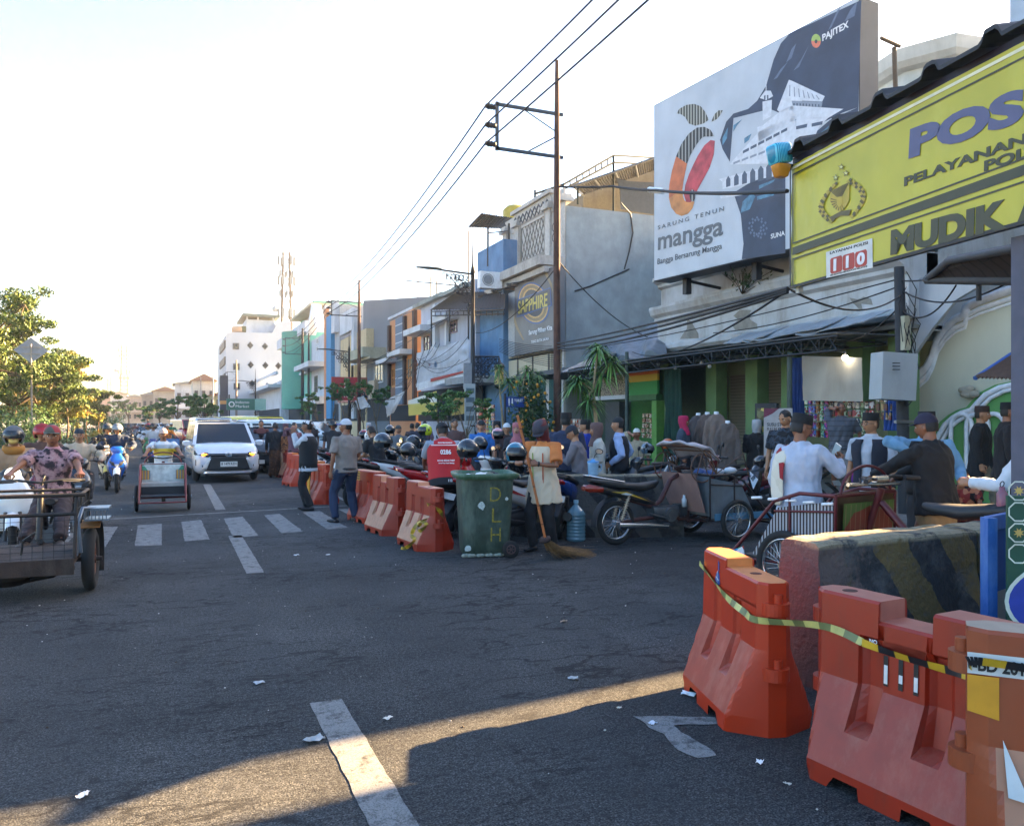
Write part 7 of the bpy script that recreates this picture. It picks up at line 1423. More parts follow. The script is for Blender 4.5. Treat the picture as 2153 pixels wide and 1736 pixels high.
r2=rowb(818,1118,R_(-84),'old','second barrier of the parking row, its sloping foot bleached pale',notch)
r3=rowb(778,1094,R_(-80),'fresh','barrier with a black and yellow chevron sticker behind the second one of the parking row',flat_)
r4=rowb(676,1056,R_(-84),'fresh','barrier half hidden between the two standing men at the crossing',half)
r5=rowb(622,1020,R_(-80),'fresh','barrier just left of the legs of the man in the black vest',half)
r6=rowb(603,1003,R_(-80),'old','barrier beside the woman in the brown skirt',notch)
r7=rowb(590,990,R_(-80),'old','farthest orange barrier, behind the woman in the brown skirt',half)
m=MB()
for i in range(4):
 for j in range(3):x=-.42+i*.052;z=.66+j*.042;m.poly([on_barrier(r3,x,z),on_barrier(r3,x+.026,z+.02),on_barrier(r3,x+.052,z),on_barrier(r3,x+.052,z+.018),on_barrier(r3,x+.026,z+.038),on_barrier(r3,x,z+.018)],1)
m.poly([on_barrier(r3,-.43,.65,.002),on_barrier(r3,-.20,.65,.002),on_barrier(r3,-.20,.80,.002),on_barrier(r3,-.43,.80,.002)],0);m.build('chevron_sticker',[M('#c9992a',.5),K['black']],r3)
m=MB();m.box((0,-.262,.42),(.16,.02,.74));m.build('yellow_strip',M('#d59a1c',.5),r4)
c=V(r1.location)
pts=[(.32,-.09,.56),(.45,-.12,.6),(.56,-.05,.55),(.48,.05,.42),(.38,-.13,.40),(.30,-.2,.30),(.40,-.22,.26),(.46,-.15,.34),(.32,-.2,.36),(.25,-.27,.2),(.33,-.26,.14),(.2,-.33,.03),(.1,-.36,.01)]
rm=Matrix.Translation(r1.location)@Matrix.Rotation(r1.rotation_euler.z,4,'Z')
tape([rm@V(p)for p in pts],'tangled yellow tape hanging on the nearest barrier of the parking row',.05,twist=1.2,cols=[M('#c9a22c',.5),M('#8f7a2a',.5)])
def conc(L,p,ang,lb,mats,h=.86,fn=None):
 m=MB();n=int(L/.06);rs=[]
 pr=[(-.30,0),(-.30,.16),(-.24,.24),(-.17,.62),(-.155,h-.02),(-.13,h),(.13,h),(.155,h-.02),(.17,.62),(.24,.24),(.30,.16),(.30,0)]
 P2=[]
 for(a,b),(c_,d)in zip(pr,pr[1:]+pr[:1]):
  k=max(1,int(sqrt((a-c_)**2+(b-d)**2)/.06));P2+=[(a+(c_-a)*i/k,b+(d-b)*i/k)for i in range(k)]
 for i in range(n+1):
  x=L*i/n-L/2;e=.012 if i in(0,n)else 0
  rs.append([V((x,y*(1-e*3)+noise.noise(V((x*7,y*9,z*7)))*.014,max(0,z*(1-e))+noise.noise(V((x*6+9,y*6,z*6)))*.012*(z>.1)))for y,z in P2])
 m.rings(rs,0,False);o=m.build('concrete_barrier',mats,loc=(p[0],p[1],0));o.rotation_euler=(0,0,ang);tag(o,lb,'concrete barrier','concrete jersey barriers')
 if fn:o.data.materials[0]=fn
 return o
def conc_mat(stripe=True,seed=0):
 m=bpy.data.materials.new('weathered_painted_concrete_sunlit_top');m.use_nodes=True;t=m.node_tree;N=t.nodes;L=t.links;b=N['Principled BSDF'];b.inputs['Roughness'].default_value=.9
 tc=N.new('ShaderNodeTexCoord');sp=N.new('ShaderNodeSeparateXYZ');L.new(tc.outputs['Object'],sp.inputs[0])
 a=N.new('ShaderNodeMath');a.operation='MULTIPLY_ADD';a.inputs[1].default_value=.62;L.new(sp.outputs[2],a.inputs[0]);L.new(sp.outputs[0],a.inputs[2])
 nz=N.new('ShaderNodeTexNoise');nz.inputs['Scale'].default_value=7;nz.inputs['Detail'].default_value=6;L.new(tc.outputs['Object'],nz.inputs[0])
 a2=N.new('ShaderNodeMath');a2.operation='MULTIPLY_ADD';a2.inputs[1].default_value=.12;L.new(nz.outputs[0],a2.inputs[0]);L.new(a.outputs[0],a2.inputs[2])
 d=N.new('ShaderNodeMath');d.operation='DIVIDE';d.inputs[1].default_value=.62;L.new(a2.outputs[0],d.inputs[0]);f=N.new('ShaderNodeMath');f.operation='FRACT';L.new(d.outputs[0],f.inputs[0])
 r=N.new('ShaderNodeValToRGB');r.color_ramp.interpolation='CONSTANT';r.color_ramp.elements[0].color=(.022,.022,.024,1);r.color_ramp.elements[1].position=.5;r.color_ramp.elements[1].color=((.11,.075,.025,1)if stripe else(.07,.068,.065,1));L.new(f.outputs[0],r.inputs[0])
 n2=N.new('ShaderNodeTexNoise');n2.inputs['Scale'].default_value=3.2;n2.inputs['Detail'].default_value=10;n2.inputs['Roughness'].default_value=.72;L.new(tc.outputs['Object'],n2.inputs[0])
 r2=N.new('ShaderNodeValToRGB');r2.color_ramp.elements[0].position=.5;r2.color_ramp.elements[1].position=.62;L.new(n2.outputs[0],r2.inputs[0])
 x=N.new('ShaderNodeMixRGB');L.new(r2.outputs[0],x.inputs[0]);L.new(r.outputs[0],x.inputs[1]);x.inputs[2].default_value=(.065,.062,.06,1)
 cmp=N.new('ShaderNodeMapRange');cmp.inputs[1].default_value=-.05 if seed==1 else-5;cmp.inputs[2].default_value=-.75 if seed==1 else-6;L.new(sp.outputs[0],cmp.inputs[0])
 n3=N.new('ShaderNodeTexNoise');n3.inputs['Scale'].default_value=5;n3.inputs['Detail'].default_value=9;n3.inputs['Roughness'].default_value=.75;L.new(tc.outputs['Object'],n3.inputs[0])
 ad=N.new('ShaderNodeMath');ad.operation='MULTIPLY_ADD';ad.inputs[1].default_value=.55;L.new(cmp.outputs[0],ad.inputs[0]);L.new(n3.outputs[0],ad.inputs[2])
 r3=N.new('ShaderNodeValToRGB');r3.color_ramp.elements[0].position=.78;r3.color_ramp.elements[1].position=.86;L.new(ad.outputs[0],r3.inputs[0])
 x2=N.new('ShaderNodeMixRGB');L.new(r3.outputs[0],x2.inputs[0]);L.new(x.outputs[0],x2.inputs[1]);x2.inputs[2].default_value=(.095,.068,.060,1)
 tz=N.new('ShaderNodeMapRange');tz.inputs[1].default_value=.835;tz.inputs[2].default_value=.855;L.new(sp.outputs[2],tz.inputs[0])
 r4=N.new('ShaderNodeValToRGB');r4.color_ramp.elements[0].position=.40;r4.color_ramp.elements[1].position=.5;L.new(n3.outputs[0],r4.inputs[0]);mm=N.new('ShaderNodeMath');mm.operation='MULTIPLY';L.new(tz.outputs[0],mm.inputs[0]);L.new(r4.outputs[0],mm.inputs[1])
 x3=N.new('ShaderNodeMixRGB');L.new(mm.outputs[0],x3.inputs[0]);L.new(x2.outputs[0],x3.inputs[1]);x3.inputs[2].default_value=(.24,.2,.13,1)  # patchy top tinted pale yellow, sunlight put into the colour
 L.new(x3.outputs[0],b.inputs['Base Color'])
 bp=N.new('ShaderNodeBump');bp.inputs['Strength'].default_value=.9;bp.inputs['Distance'].default_value=.02;n4=N.new('ShaderNodeTexNoise');n4.inputs['Scale'].default_value=28;n4.inputs['Detail'].default_value=7;L.new(tc.outputs['Object'],n4.inputs[0]);L.new(n4.outputs[0],bp.inputs['Height']);L.new(bp.outputs[0],b.inputs['Normal'])
 return m
cm1,cm2=conc_mat(True,1),conc_mat(True,0)
conc(1.46,(4.29,3.92),R_(3),'black and yellow striped concrete block with its left end chipped to pink stone',[cm1],.885)
conc(1.46,(5.78,4.01),R_(3),'second black and yellow concrete block, behind the blue frame',[cm2],.88)
c3=G(1130,1132);conc(1.0,(c3.x+.35,c3.y+.42),R_(35),'dark concrete block with a faded yellow patch behind the street sweeper',[cm2],.86)
c4=G(1320,1128);conc(1.75,(c4.x,c4.y+.25),R_(-21),'long grey concrete block behind the parked motor trike with a water jug on it',[conc_mat(False,2)],.86)
def bin_():
 p=G(1036,1172);t=thing('wheeled_waste_bin','battered dark green wheeled waste bin with yellow painted letters beside the sweeper','waste bin',(p.x,p.y+.28,0),R_(-12))
 m=MB();rs=[]
 for z,hx,hy in((.03,.275,.24),(.05,.285,.26),(.3,.295,.28),(.6,.31,.30),(.9,.325,.325),(.94,.33,.33)):
  ring=[]
  for k in range(40):
   a=2*pi*k/40;c_,s_=cos(a),sin(a);e=.35;x=hx*abs(c_)**e*(1 if c_>0 else-1);y=hy*abs(s_)**e*(1 if s_>0 else-1)
   ring.append(V((x+noise.noise(V((x*3,y*3,z*3)))*.012,y+noise.noise(V((x*3+7,y*3,z*3)))*.012,z)))
  rs.append(ring)
 m.rings(rs,0,True);m.build('bin_body',M('#34443a',.6,0,.35,9,bump=.4,bscale=9,dirt=.85,dcol='#5c6a5e',dscale=6),t)
 m=MB();rs=[]
 for z,e in((.935,.03),(.965,.055),(1.0,.06),(1.0,.02),(.93,.01)):
  ring=[]
  for k in range(40):
   a=2*pi*k/40;c_,s_=cos(a),sin(a);q=.35;x=(.33+e)*abs(c_)**q*(1 if c_>0 else-1);y=(.33+e)*abs(s_)**q*(1 if s_>0 else-1);ring.append(V((x,y,z+noise.noise(V((x*4,y*4,1)))*.02)))
  rs.append(ring)
 m.rings(rs,0,True,cap=False);m.build('rim',M('#3f6048',.5,0,.2,8,dirt=.6,dcol='#7d8f7c',dscale=8),t)
 for sx in(.27,):
  for sy in(-.02,.42):
   m=MB();m.lathe([(.0,-.03),(.07,-.03),(.1,-.025),(.1,.025),(.07,.03),(0,.03)],(sx,sy if sy<0 else .2,.1),20,axis='Y');w=m.build('wheel',K['tyre'],t);w.location=(0,-.28 if sy<0 else .1,0)
   m=MB();m.torus((sx,(sy if sy<0 else .2)-.032,.1),.05,.008,(0,1,0),16,6)
   for k in range(6):m.cyl((sx,(sy if sy<0 else .2)-.034,.1),(sx+.05*cos(k*pi/3),(sy if sy<0 else .2)-.034,.1+.05*sin(k*pi/3)),.006,5)
   m.build('hub',M('#4a3434',.7),w)
 for i,(ch,x,z,w)in enumerate((('D',.02,.67,.13),('L',.045,.42,.11),('H',.03,.19,.12))):
  text(t,ch,.2,(x,-.322+.035*(1-z),z),(1,0,0),(0,-.05,1),M('#8f8230',.8,var=.6,scale=40),bold=-.012,fit=(w,.17),thick=.001)
 m=MB()
 for(x,z,s_)in((-.08,.62,.07),(-.24,.12,.06),(.22,.7,.03)):
  y=-.318+.035*(1-z);m.poly([(x+s_*cos(a)*rng.uniform(.5,.75),y-.006,z+s_*sin(a)*rng.uniform(.5,.8))for a in[k*pi/5 for k in range(10)]])
 m.build('torn_stickers',M('#b8c4c2',.6,var=.3,scale=60),t)
 m=MB()
 for k in range(30):m.ball((rng.uniform(-.25,.25),rng.uniform(-.25,.25),.93+rng.uniform(0,.05)),(rng.uniform(.03,.08),.05,.03),6,mi=k%3)
 m.build('rubbish',[K['white'],M('#6a705c'),K['dark']],t)
 m=MB()
 for k in range(14):a=2*pi*k/40;m.ball((-.28+.035*k,-.245+.01*sin(k*2),.03),(.035,.02,.025),6)
 m.build('cracked_base_edge',M('#8d958c',.9,var=.3,scale=30),t)
bin_()
def loc_rot(p,az,off):a=R_(az);return V((p[0]+off[0]*cos(a)+off[1]*sin(a),p[1]-off[0]*sin(a)+off[1]*cos(a),0))
cf=G(479,1014);car('white car with lit orange signals and plate B 1479 RZH, nearest oncoming car',(cf.x-.08,cf.y+2.15,0),pi+.045,'#c6ccd4',detail=True)
def far_car(u,d,lb,kind,col,H,L=4.4,Wd=1.7,az=180,nm='car',grp='cars farther up the road'):
 p=PD(u,889,d);return car(lb,(p.x,p.y,0),RZ(az),col,L,Wd,H,kind,grp,False,name=nm)
far_car(446,34,'white people carrier right behind the nearest white car','mpv','#dfe3e6',1.86,4.6,1.75,176)
far_car(535,41,'yellow minibus with a bright roof above the dark car','van','#d8d020',1.95,4.4,1.8,150,'minibus')
far_car(604,31,'white van side on behind the two men at the crossing','van','#dfe2e4',1.72,4.2,1.65,120,'van')
far_car(545,27.5,'dark car with a black windscreen beside the nearest white car','mpv','#1c1e21',1.5,4.3,1.7,186)
far_car(393,62,'red public minibus on the far right of the road','van','#a81f24',1.9,4.2,1.65,165,'minibus')
far_car(374,78,'small white minibus beyond the red one','van','#d8dee0',1.95,4.2,1.65,178,'minibus')
for i,(u,d,c,lb,az)in enumerate(((303,88,'#c9cdd0','silver car far up the road near the leafy verge',180),(318,76,'#e2e4e6','white car far up the road, left of the blue trike rider',180),(340,98,'#8c9094','grey car at the far end of the road under the trees',182),(287,104,'#2d3034','black car at the very end of the road beside the hedge',180),(357,112,'#d6d8da','pale car at the vanishing point of the road',180),(262,96,'#3a3d40','dark car farthest left, tight against the verge',180))):
 far_car(u,d,lb,'mpv',c,1.6,4.2,1.7,az)
def rider(bike_p,az,label,H=1.66,**k):
 lc=(bike_p[0],bike_p[1]);k.setdefault('pel',.82);k.setdefault('pelx',(0,-.28));k.setdefault('lean',12)
 k.setdefault('RH',(.31,.12,1.02));k.setdefault('LH',(-.31,.12,1.02));k.setdefault('RF',(.13,.22,.44));k.setdefault('LF',(-.13,.22,.44));k.setdefault('curl',(1.1,1.1));k.setdefault('palms',{1:V((0,0,-1)),-1:V((0,0,-1))})
 k.setdefault('kneehint',{1:V((.35,1,.8)),-1:V((-.35,1,.8))});k.setdefault('elb',{1:V((.8,-.3,-.5)),-1:V((-.8,-.3,-.5))})
 return person(label,lc,az,H,**k)
tr_g='riders in the traffic'
p=G(243,1037);p.y+=.65
scooter('glossy blue scooter with a white front mudguard coming towards us beside the hedge',p,RZ(178),'#1458b8',fender='#e8eaee',lit=False,group='motorbikes in the traffic',decal='#0c2a60')
rider(p,178,'rider in a dark blue jacket and silver visored helmet on the blue scooter',top='#26344c',bottom='#222c40',hat='helmet',hatm='#5b6570',extra={'visor':'#8b939b'},lod=0,hair=False)
p=PD(226,889,19.8);p.z=0
scooter('white and yellow scooter just behind the blue one',p,RZ(178),'#e6e2d0',fender='#d8c24a',group='motorbikes in the traffic')
rider(p,178,'rider in a black shirt and dark helmet behind the blue scooter rider',top='#1e222c',bottom='#1d2230',hat='helmet',hatm='#3b3f47',lod=1)
for u,d,c,tc,hm,lb,lb2 in((312,31,'#2c7a4c','#c9cfd4','#b03a48','green scooter far up the lane left of the yellow shirted trike driver','rider in a pale jacket and reddish helmet on the green scooter'),(322,28,'#2a3a7a','#b8bcc2','#26282c','dark blue scooter beside the far blue trike','rider in a light shirt and black helmet beside the far blue trike'),(270,60,'#22252a','#3a3f48','#1d1e22','black scooter far off along the hedge','dark clothed rider far off along the hedge'),(338,66,'#8a8d90','#e8e8e8','#e8e8ea','grey scooter among the farthest cars','white helmeted rider among the farthest cars'),(360,58,'#3c6a4a','#2f7a50','#c8cccf','small green scooter before the white minibus','green jacketed rider before the white minibus'),(285,74,'#5a5d62','#7a4038','#2a2c30','grey scooter beneath the far trees','rider in a brick coloured shirt beneath the far trees'),(300,54,'#22252a','#5a6b80','#d6d6d8','dark scooter left of the silver car','rider in a blue grey shirt left of the silver car')):
 p=PD(u,889,d);p.z=0;scooter(lb,p,RZ(180),c,group='motorbikes in the traffic',plate=False);rider(p,180,lb2,top=tc,bottom='#23262c',hat='helmet',hatm=hm,lod=1)
p=PD(28,889,9.7);p.z=0
scooter('white retro scooter with a round lamp at the left edge, behind the cargo trike',p,RZ(172),'#e4e8ea',retro=True,lit=True,group='motorbikes in the traffic',fender='#dfe5ea')
rider(p,172,'woman rider in a tan scarf, yellow face mask and glasses at the left edge',H=1.60,topmat=M('#a88a6c',.85),bottom='#2a2a2e',hat='helmet',hatm='#555a60',extra={'mask':'#d8bf72','glasses':1,'scarf':M('#a5702c',.85)},hair=False)
p=PD(88,889,11.6);p.z=0
scooter('dark red scooter mostly hidden behind the cargo trike driver',p,RZ(175),'#6a1d22',group='motorbikes in the traffic')
rider(p,175,'rider whose black and red helmet shows left of the cargo trike driver',H=1.66,top='#5a4038',bottom='#222222',hat='helmet',hatm='#8f1d26',extra={'visor':'#b0222a'})
p=PD(166,889,12.6);p.z=0
scooter('black scooter hidden behind the shoulder of the cargo trike driver',p,RZ(176),'#24262a',group='motorbikes in the traffic')
rider(p,176,'rider with a dark knitted cap peeping over the shoulder of the cargo trike driver',H=1.52,top='#c9b49a',bottom='#2a2a2e',hat='skullcap',hatm='#1e2a34')
def trike_back(t,col,y0=-.45,hz=.98,seat_z=.74,ry=-1.5,R=.29,frame_col=None,hb=.36):
 fc=frame_col or M(col,.4,.1,.15,8,dirt=.3)
 wheel(t,(0,ry,R),R,.07,18,'rear_wheel',K['chrome'])
 m=MB();m.tube([(0,y0,.42),(0,y0-.25,.33),(0,ry+.35,.38),(0,ry+.1,.62)],.028,7);m.tube([(0,y0+.1,.45),(0,y0-.05,hz-.06)],.03,7);m.tube([(0,y0-.05,.8),(0,y0-.35,.50),(0,ry+.55,.5),(0,ry+.2,.66),(0,ry-.15,.72)],.03,7)
 for s in(-1,1):m.tube([(s*.06,ry,R),(s*.06,ry+.45,.36)],.018,6)
 m.build('main_frame',fc,t)
 m=MB();m.rings([sring((0,y,z),x,h,e=.7)for y,z,x,h in((ry-.22,seat_z+.03,.08,.03),(ry,seat_z+.02,.13,.05),(ry+.3,seat_z-.02,.13,.055),(ry+.5,seat_z-.01,.10,.04),(ry+.6,seat_z,.05,.03))]);m.build('seat',M('#222326',.55),t)
 m=MB();m.tube([(-hb,y0-.14,hz+.01),(-hb*.6,y0-.02,hz+.03),(0,y0-.03,hz),(hb*.6,y0-.02,hz+.03),(hb,y0-.14,hz+.01)],.014,6)
 for s in(-1,1):m.cyl((s*(hb+.02),y0-.15,hz+.01),(s*(hb-.11),y0-.10,hz+.018),.02,8);m.tube([(s*hb*.55,y0+.02,hz+.02),(s*hb*.95,y0-.08,hz+.0)],.006,4)
 m.build('handlebar',K['black'],t)
 m=MB();m.cyl((-.10,ry+.62,.36),(.10,ry+.62,.36),.10,12);m.box((0,ry+.78,.44),(.14,.2,.16));
 for i in range(5):m.box((0,ry+.70+.04*i,.44),(.17,.01,.18))
 m.build('engine',M('#7b7f84',.45,.6,.2),t)
 for s in(-1,1):
  m=MB();P0,P1=V((s*.10,ry+.02,R+.02)),V((s*.10,ry+.14,seat_z-.10));pts=[P0.lerp(P1,i/60)+V((cos(i*.9)*.024,sin(i*.9)*.024,0))for i in range(61)];m.tube(pts,.006,4);m.cyl(P0,P1,.012,6);m.build('shock_absorber',K['chrome'],t)
 return fc
def cargo_trike():
 p=G(195,1240);az=181;q=loc_rot(p,az,(.50,0));q.x=p.x-.52;q.y=p.y+.02
 t=thing('cargo_trike','battered dark cargo trike with a wire mesh rail, rolling in at lower left','cargo trike',(q.x,q.y,0),RZ(az),None);dk=M('#26221f',.75,.1,.3,9,bump=.3,dirt=.4,dcol='#4a352a',dscale=5);wd=M('#3a2c24',.9,0,.3,8,bump=.4,dirt=.6,dcol='#5c5048',dscale=4)
 for s in(-1,1):wheel(t,(s*.50,0,.30),.30,.11,0,'front_wheel',K['rust'])
 m=MB();m.box((0,-.1,.36),(.84,1.25,.035));m.box((0,.53,.32),(.84,.03,.14));m.build('platform',wd,t)
 m=MB()
 for y in(.48,-.05,-.6):m.tube([(-.42,y,.30),(.42,y,.30)],.02,6)
 m.tube([(-.60,0,.30),(.60,0,.30)],.022,6);m.tube([(-.3,.1,.27),(-.2,.08,.18),(.1,.08,.13),(.3,.1,.24)],.028,6);m.build('underframe',dk,t)
 m=MB();m.rings([sring((.18,y,z),.2,h,e=.9)for y,z,h in((-.1,.2,.03),(0,.18,.08),(.15,.18,.08),(.25,.2,.03))]);m.build('sagging_sack',M('#231d1a',.9),t)
 m=MB()
 for s in(-1,1):
  m.tube([(s*.42,.50,.38),(s*.43,.44,.93),(s*.43,-.5,.93),(s*.42,-.62,.40)],.016,6);m.tube([(s*.42,.1,.38),(s*.43,.1,.93)],.012,6)
 m.tube([(-.50,.44,.95),(.50,.44,.95)],.020,6);m.tube([(-.43,.45,.78),(.43,.45,.78)],.018,6);m.tube([(-.43,-.5,.93),(.43,-.5,.93)],.015,6);m.build('rail_frame',dk,t)
 m=MB()
 for i in range(11):x=-.42+.84*i/10;m.tube([(x,.47,.38),(x,.46,.78)],.0022,4)
 for i in range(8):z=.40+.38*i/7;m.tube([(-.42,.468,z),(.42,.468,z)],.0022,4)
 for s in(-1,1):
  for i in range(10):y=.44-.94*i/9;m.tube([(s*.43,y,.40),(s*.43,y,.93)],.002,4)
  for i in range(6):z=.42+.48*i/6;m.tube([(s*.43,.44,z),(s*.43,-.5,z)],.003,4)
 m.build('wire_mesh',M('#1d1e20',.6),t)
 for s in(-1,1):
  m=MB();rs=[]
  for i in range(12):a=R_(-25+i*13);rs.append([V((s*.50+x,sin(a)*-.355+.0,.30+cos(a)*.355))for x in(-.09,-.03,.03,.09)])
  m.rings(rs,closed=False,cap=False);o=m.build('mudguard',dk,t);md=o.modifiers.new('s','SOLIDIFY');md.thickness=.008
  m=MB();m.box((s*.5,.12,.65),(.20,.18,.008),rot=Matrix.Rotation(R_(-18),3,'X'));m.build('mudguard_patch',M('#a8703a',.7,dirt=.4),o)
 m=MB();m.tube([(-.46,.40,.42),(-.44,.42,.70),(-.47,.35,.82),(-.56,.22,.80)],.018,6);m.tube([(-.43,.44,.40),(-.41,.46,.72)],.014,6);m.box((-.58,.15,.80),(.20,.30,.02));m.box((-.58,.15,.70),(.2,.3,.015))
 for i in range(7):m.tube([(-.66+.03*i,.30,.70),(-.66+.03*i,.30,.80)],.004,4)
 m.build('side_bracket',M('#6a7684',.4,.5),t)
 trike_back(t,'#26221f',-.55,1.0,.76,-1.75);
 m=MB();m.tube([(-.10,.40,.62),(0,.38,.55),(.02,.35,.42)],.01,5);m.torus((-.02,-.6,1.02),.05,.008,(1,0,.3),14,5);m.build('cables',K['black'],t)
 person('driver of the cargo trike in a pink printed shirt and red cap',(q.x,q.y),az,1.68,pel=.80,pelx=(0,-1.42),lean=6,RH=(.36,-.72,1.03),LH=(-.36,-.72,1.03),RF=(.16,-.62,.40),LF=(-.16,-.62,.40),kneehint={1:V((.5,.8,1)),-1:V((-.5,.8,1))},topmat=patches(['#241c24','#4a343c','#8c6a70','#a07c80','#a8888a','#94727a','#2c2228'],11,.8,'NOISE'),sleeve=.5,bottom='#34282a',hat='flatcap',hatm=patches(['#4a4c44','#8c3038','#5a5c52','#7a2c34'],14),extra={'brim':'#5c6058'},skin=1,shoes='#3a302a',curl=(1.2,1.2),palms={1:V((0,0,-1)),-1:V((0,0,-1))},elb={1:V((1,-.2,-.3)),-1:V((-1,-.2,-.3))},collar='#b98490',look=(-4,0))
cargo_trike()
def becak(t,fr,side,seatc,back,W=.40,front=.50,hoop=True,bz=.30,R=.25,tz=.80,spk=20,rimc=None):
 for s in(-1,1):wheel(t,(s*(W+.06),.0,R),R,.06,spk,'front_wheel',rimc or K['chrome'])
 m=MB()
 for s in(-1,1):
  m.tube([(s*W,-.42,tz),(s*W,-.1,tz),(s*W,.15,tz-.08),(s*W,front,bz+.02),(s*W,front+.12,bz-.10)],.016,7);m.tube([(s*W,-.42,tz),(s*W,-.42,bz),(s*W,front,bz-.03)],.014,6);m.tube([(s*W,.0,bz),(s*W,.0,tz-.04)],.011,6);m.tube([(s*W,-.42,tz-.12),(s*W,.15,tz-.16)],.010,6)
 m.tube([(-W,front+.12,bz-.10),(W,front+.12,bz-.10)],.014,6);m.tube([(-W-.08,0,R),(W+.08,0,R)],.018,6);m.tube([(-W,-.42,tz),(W,-.42,tz)],.016,6);m.tube([(-W,-.42,bz),(W,-.42,bz)],.014,6);m.build('cab_frame',fr,t)
 for s in(-1,1):
  m=MB();m.prism([(s*(W-.012),-.40,bz+.02),(s*(W-.012),.38,bz+.02),(s*(W-.012),.12,tz-.13),(s*(W-.012),-.40,tz-.04)],(s*.006,0,0));m.build('side_panel',side,t)
 m=MB();m.prism([(-W+.02,-.38,bz+.05),(W-.02,-.38,bz+.05),(W-.02,-.41,tz+.02),(-W+.02,-.41,tz+.02)],(0,-.015,0));m.build('back_panel',back,t)
 m=MB();m.box((0,-.17,bz+.17),(2*W-.04,.42,.07));m.build('bench_seat',seatc,t);m=MB();m.box((0,.05,bz+.06),(2*W-.04,.02,.17));m.box((0,.25,bz),(2*W-.04,.5,.015));m.build('foot_board',K['dark'],t)
 if hoop:m=MB();m.tube([(-W*.9+0,-.40,tz)]+[(W*.85*cos(a),-.40-.02,tz+.22*sin(a))for a in[pi-pi*k/12 for k in range(13)]]+[(W*.9,-.40,tz)],.012,6);m.build('hood_hoop',fr,t)
a,b=G(288,1077),G(395,1069);c=(a+b)/2;az=180
t=thing('pedicab','red framed pedicab with a white painted seat back coming down the road','pedicab',(c.x,c.y,0),RZ(az),'motor pedicabs')
redf=M('#7c2a28',.45,.1,.15,9,dirt=.3)
becak(t,redf,M('#a04a40',.5),M('#b8b4aa',.5),M('#c9cfc8',.5,0,.25,14,dirt=.4,dcol='#8f9a94',dscale=6),W=.38,R=.24,tz=.83,rimc=K['steel'])
m=MB()
for s in(-1,1):m.poly([(s*.36,-.375,.55),(s*.22,-.378,.55),(s*.22,-.385,.72),(s*.36,-.385,.72)][::-s]);m.poly([(s*.36,-.372,.72),(s*.26,-.372,.72),(s*.32,-.378,.80),(s*.36,-.378,.80)][::-s],1)
m.build('seat_back_print',[stripes([(0,'#c98a3a'),(.4,'#3c6a8a'),(.7,'#c9b05a')],0,.05),M('#3f9a7a',.5)],t)
trike_back(t,'#6a2624',-.5,.93,.72,-1.45)
person('driver of the red pedicab, yellow and grey banded shirt and pale cap',(c.x,c.y),az,1.62,pel=.74,pelx=(0,-1.25),lean=8,RH=(.34,-.66,.97),LH=(-.34,-.66,.97),RF=(.15,-.6,.38),LF=(-.15,-.6,.38),kneehint={1:V((.5,.8,1)),-1:V((-.5,.8,1))},topmat=stripes([(0,'#c8cccf'),(.30,'#d8b83a'),(.62,'#aeb2b6'),(.8,'#d8dadc')],2,.42),sleeve=.5,bottom='#3a3d44',hat='cap',hatm='#b8a49c',skin=1,curl=(1.1,1.1),palms={1:V((0,0,-1)),-1:V((0,0,-1))},elb={1:V((1,-.2,-.3)),-1:V((-1,-.2,-.3))})
for s in(-1,1):m=MB();m.ball(loc_rot(c,az,(s*.22,-.52))+V((0,0,.9)),(.09,.07,.06),10);
m.build('fruit_bag',M('#8a2c48',.5),t)if False else None
p=PD(352,889,35);p.z=0
t=thing('pedicab','pedicab with a sky blue cab far up the road','pedicab',p,RZ(180),'motor pedicabs')
becak(t,M('#1f3a5c',.4),M('#2a78c0',.4),M('#3a3d40',.5),M('#3c8ed0',.4),W=.5,R=.26,tz=.9,spk=8);trike_back(t,'#222222',-.5,.95,.74,-1.5)
person('driver in an orange jacket on the far blue pedicab',(p.x,p.y),180,1.66,pel=.78,pelx=(0,-1.25),RH=(.34,-.66,.97),LH=(-.34,-.66,.97),RF=(.15,-.6,.38),LF=(-.15,-.6,.38),top='#d87a20',bottom='#333333',hat='skullcap',hatm='#d0c8c0',lod=1)
rw=G(1295,1145);fwn=G(1537,1138);fwf=G(1463,1120);fc_=(fwn+fwf)/2;d_=fc_-rw;az=math.degrees(atan2(d_.x,d_.y))
t=thing('pedicab','parked motor trike with grey metal cab sides before the long grey concrete block','pedicab',(fc_.x,fc_.y,0),RZ(az),'motor pedicabs');PT=(fc_.x,fc_.y)
mar=M('#4e2826',.5,.1,.2,9,dirt=.3);zinc=M('#6f7980',.5,.2,.2,6,dirt=.5,dcol='#55595c',dscale=3)
becak(t,M('#2c2426',.5,.2),zinc,M('#3a3d40'),zinc,W=.44,front=.62,R=.285,tz=.90,spk=28,hoop=False)
m=MB();m.box((.452,.1,.34),(.012,.9,.09));m.box((-.452,.1,.34),(.012,.9,.09));m.build('blue_edge',M('#4a86a8',.5,dirt=.3),t)
m=MB();m.prism([(-.40,.55,.30),(.40,.55,.30),(.40,.92,.16),(-.40,.92,.16)],(0,0,.02));m.build('folding_step',M('#b9c6cc',.5,dirt=.3),t);m=MB()
for s in(-1,1):m.prism([(s*.41,.55,.30),(s*.41,.90,.17),(s*.41,.90,.25),(s*.41,.62,.36)],(s*.008,0,0))
m.build('step_trim',M('#3f7fae',.5),t)
m=MB();m.prism([(.40,-.48,.40),(-.40,-.48,.40),(-.36,-.62,.92),(.36,-.62,.92)],(0,.015,0));m.build('rear_board',M('#8f6f66',.7,0,.15,5,dirt=.3),t)
m=MB()
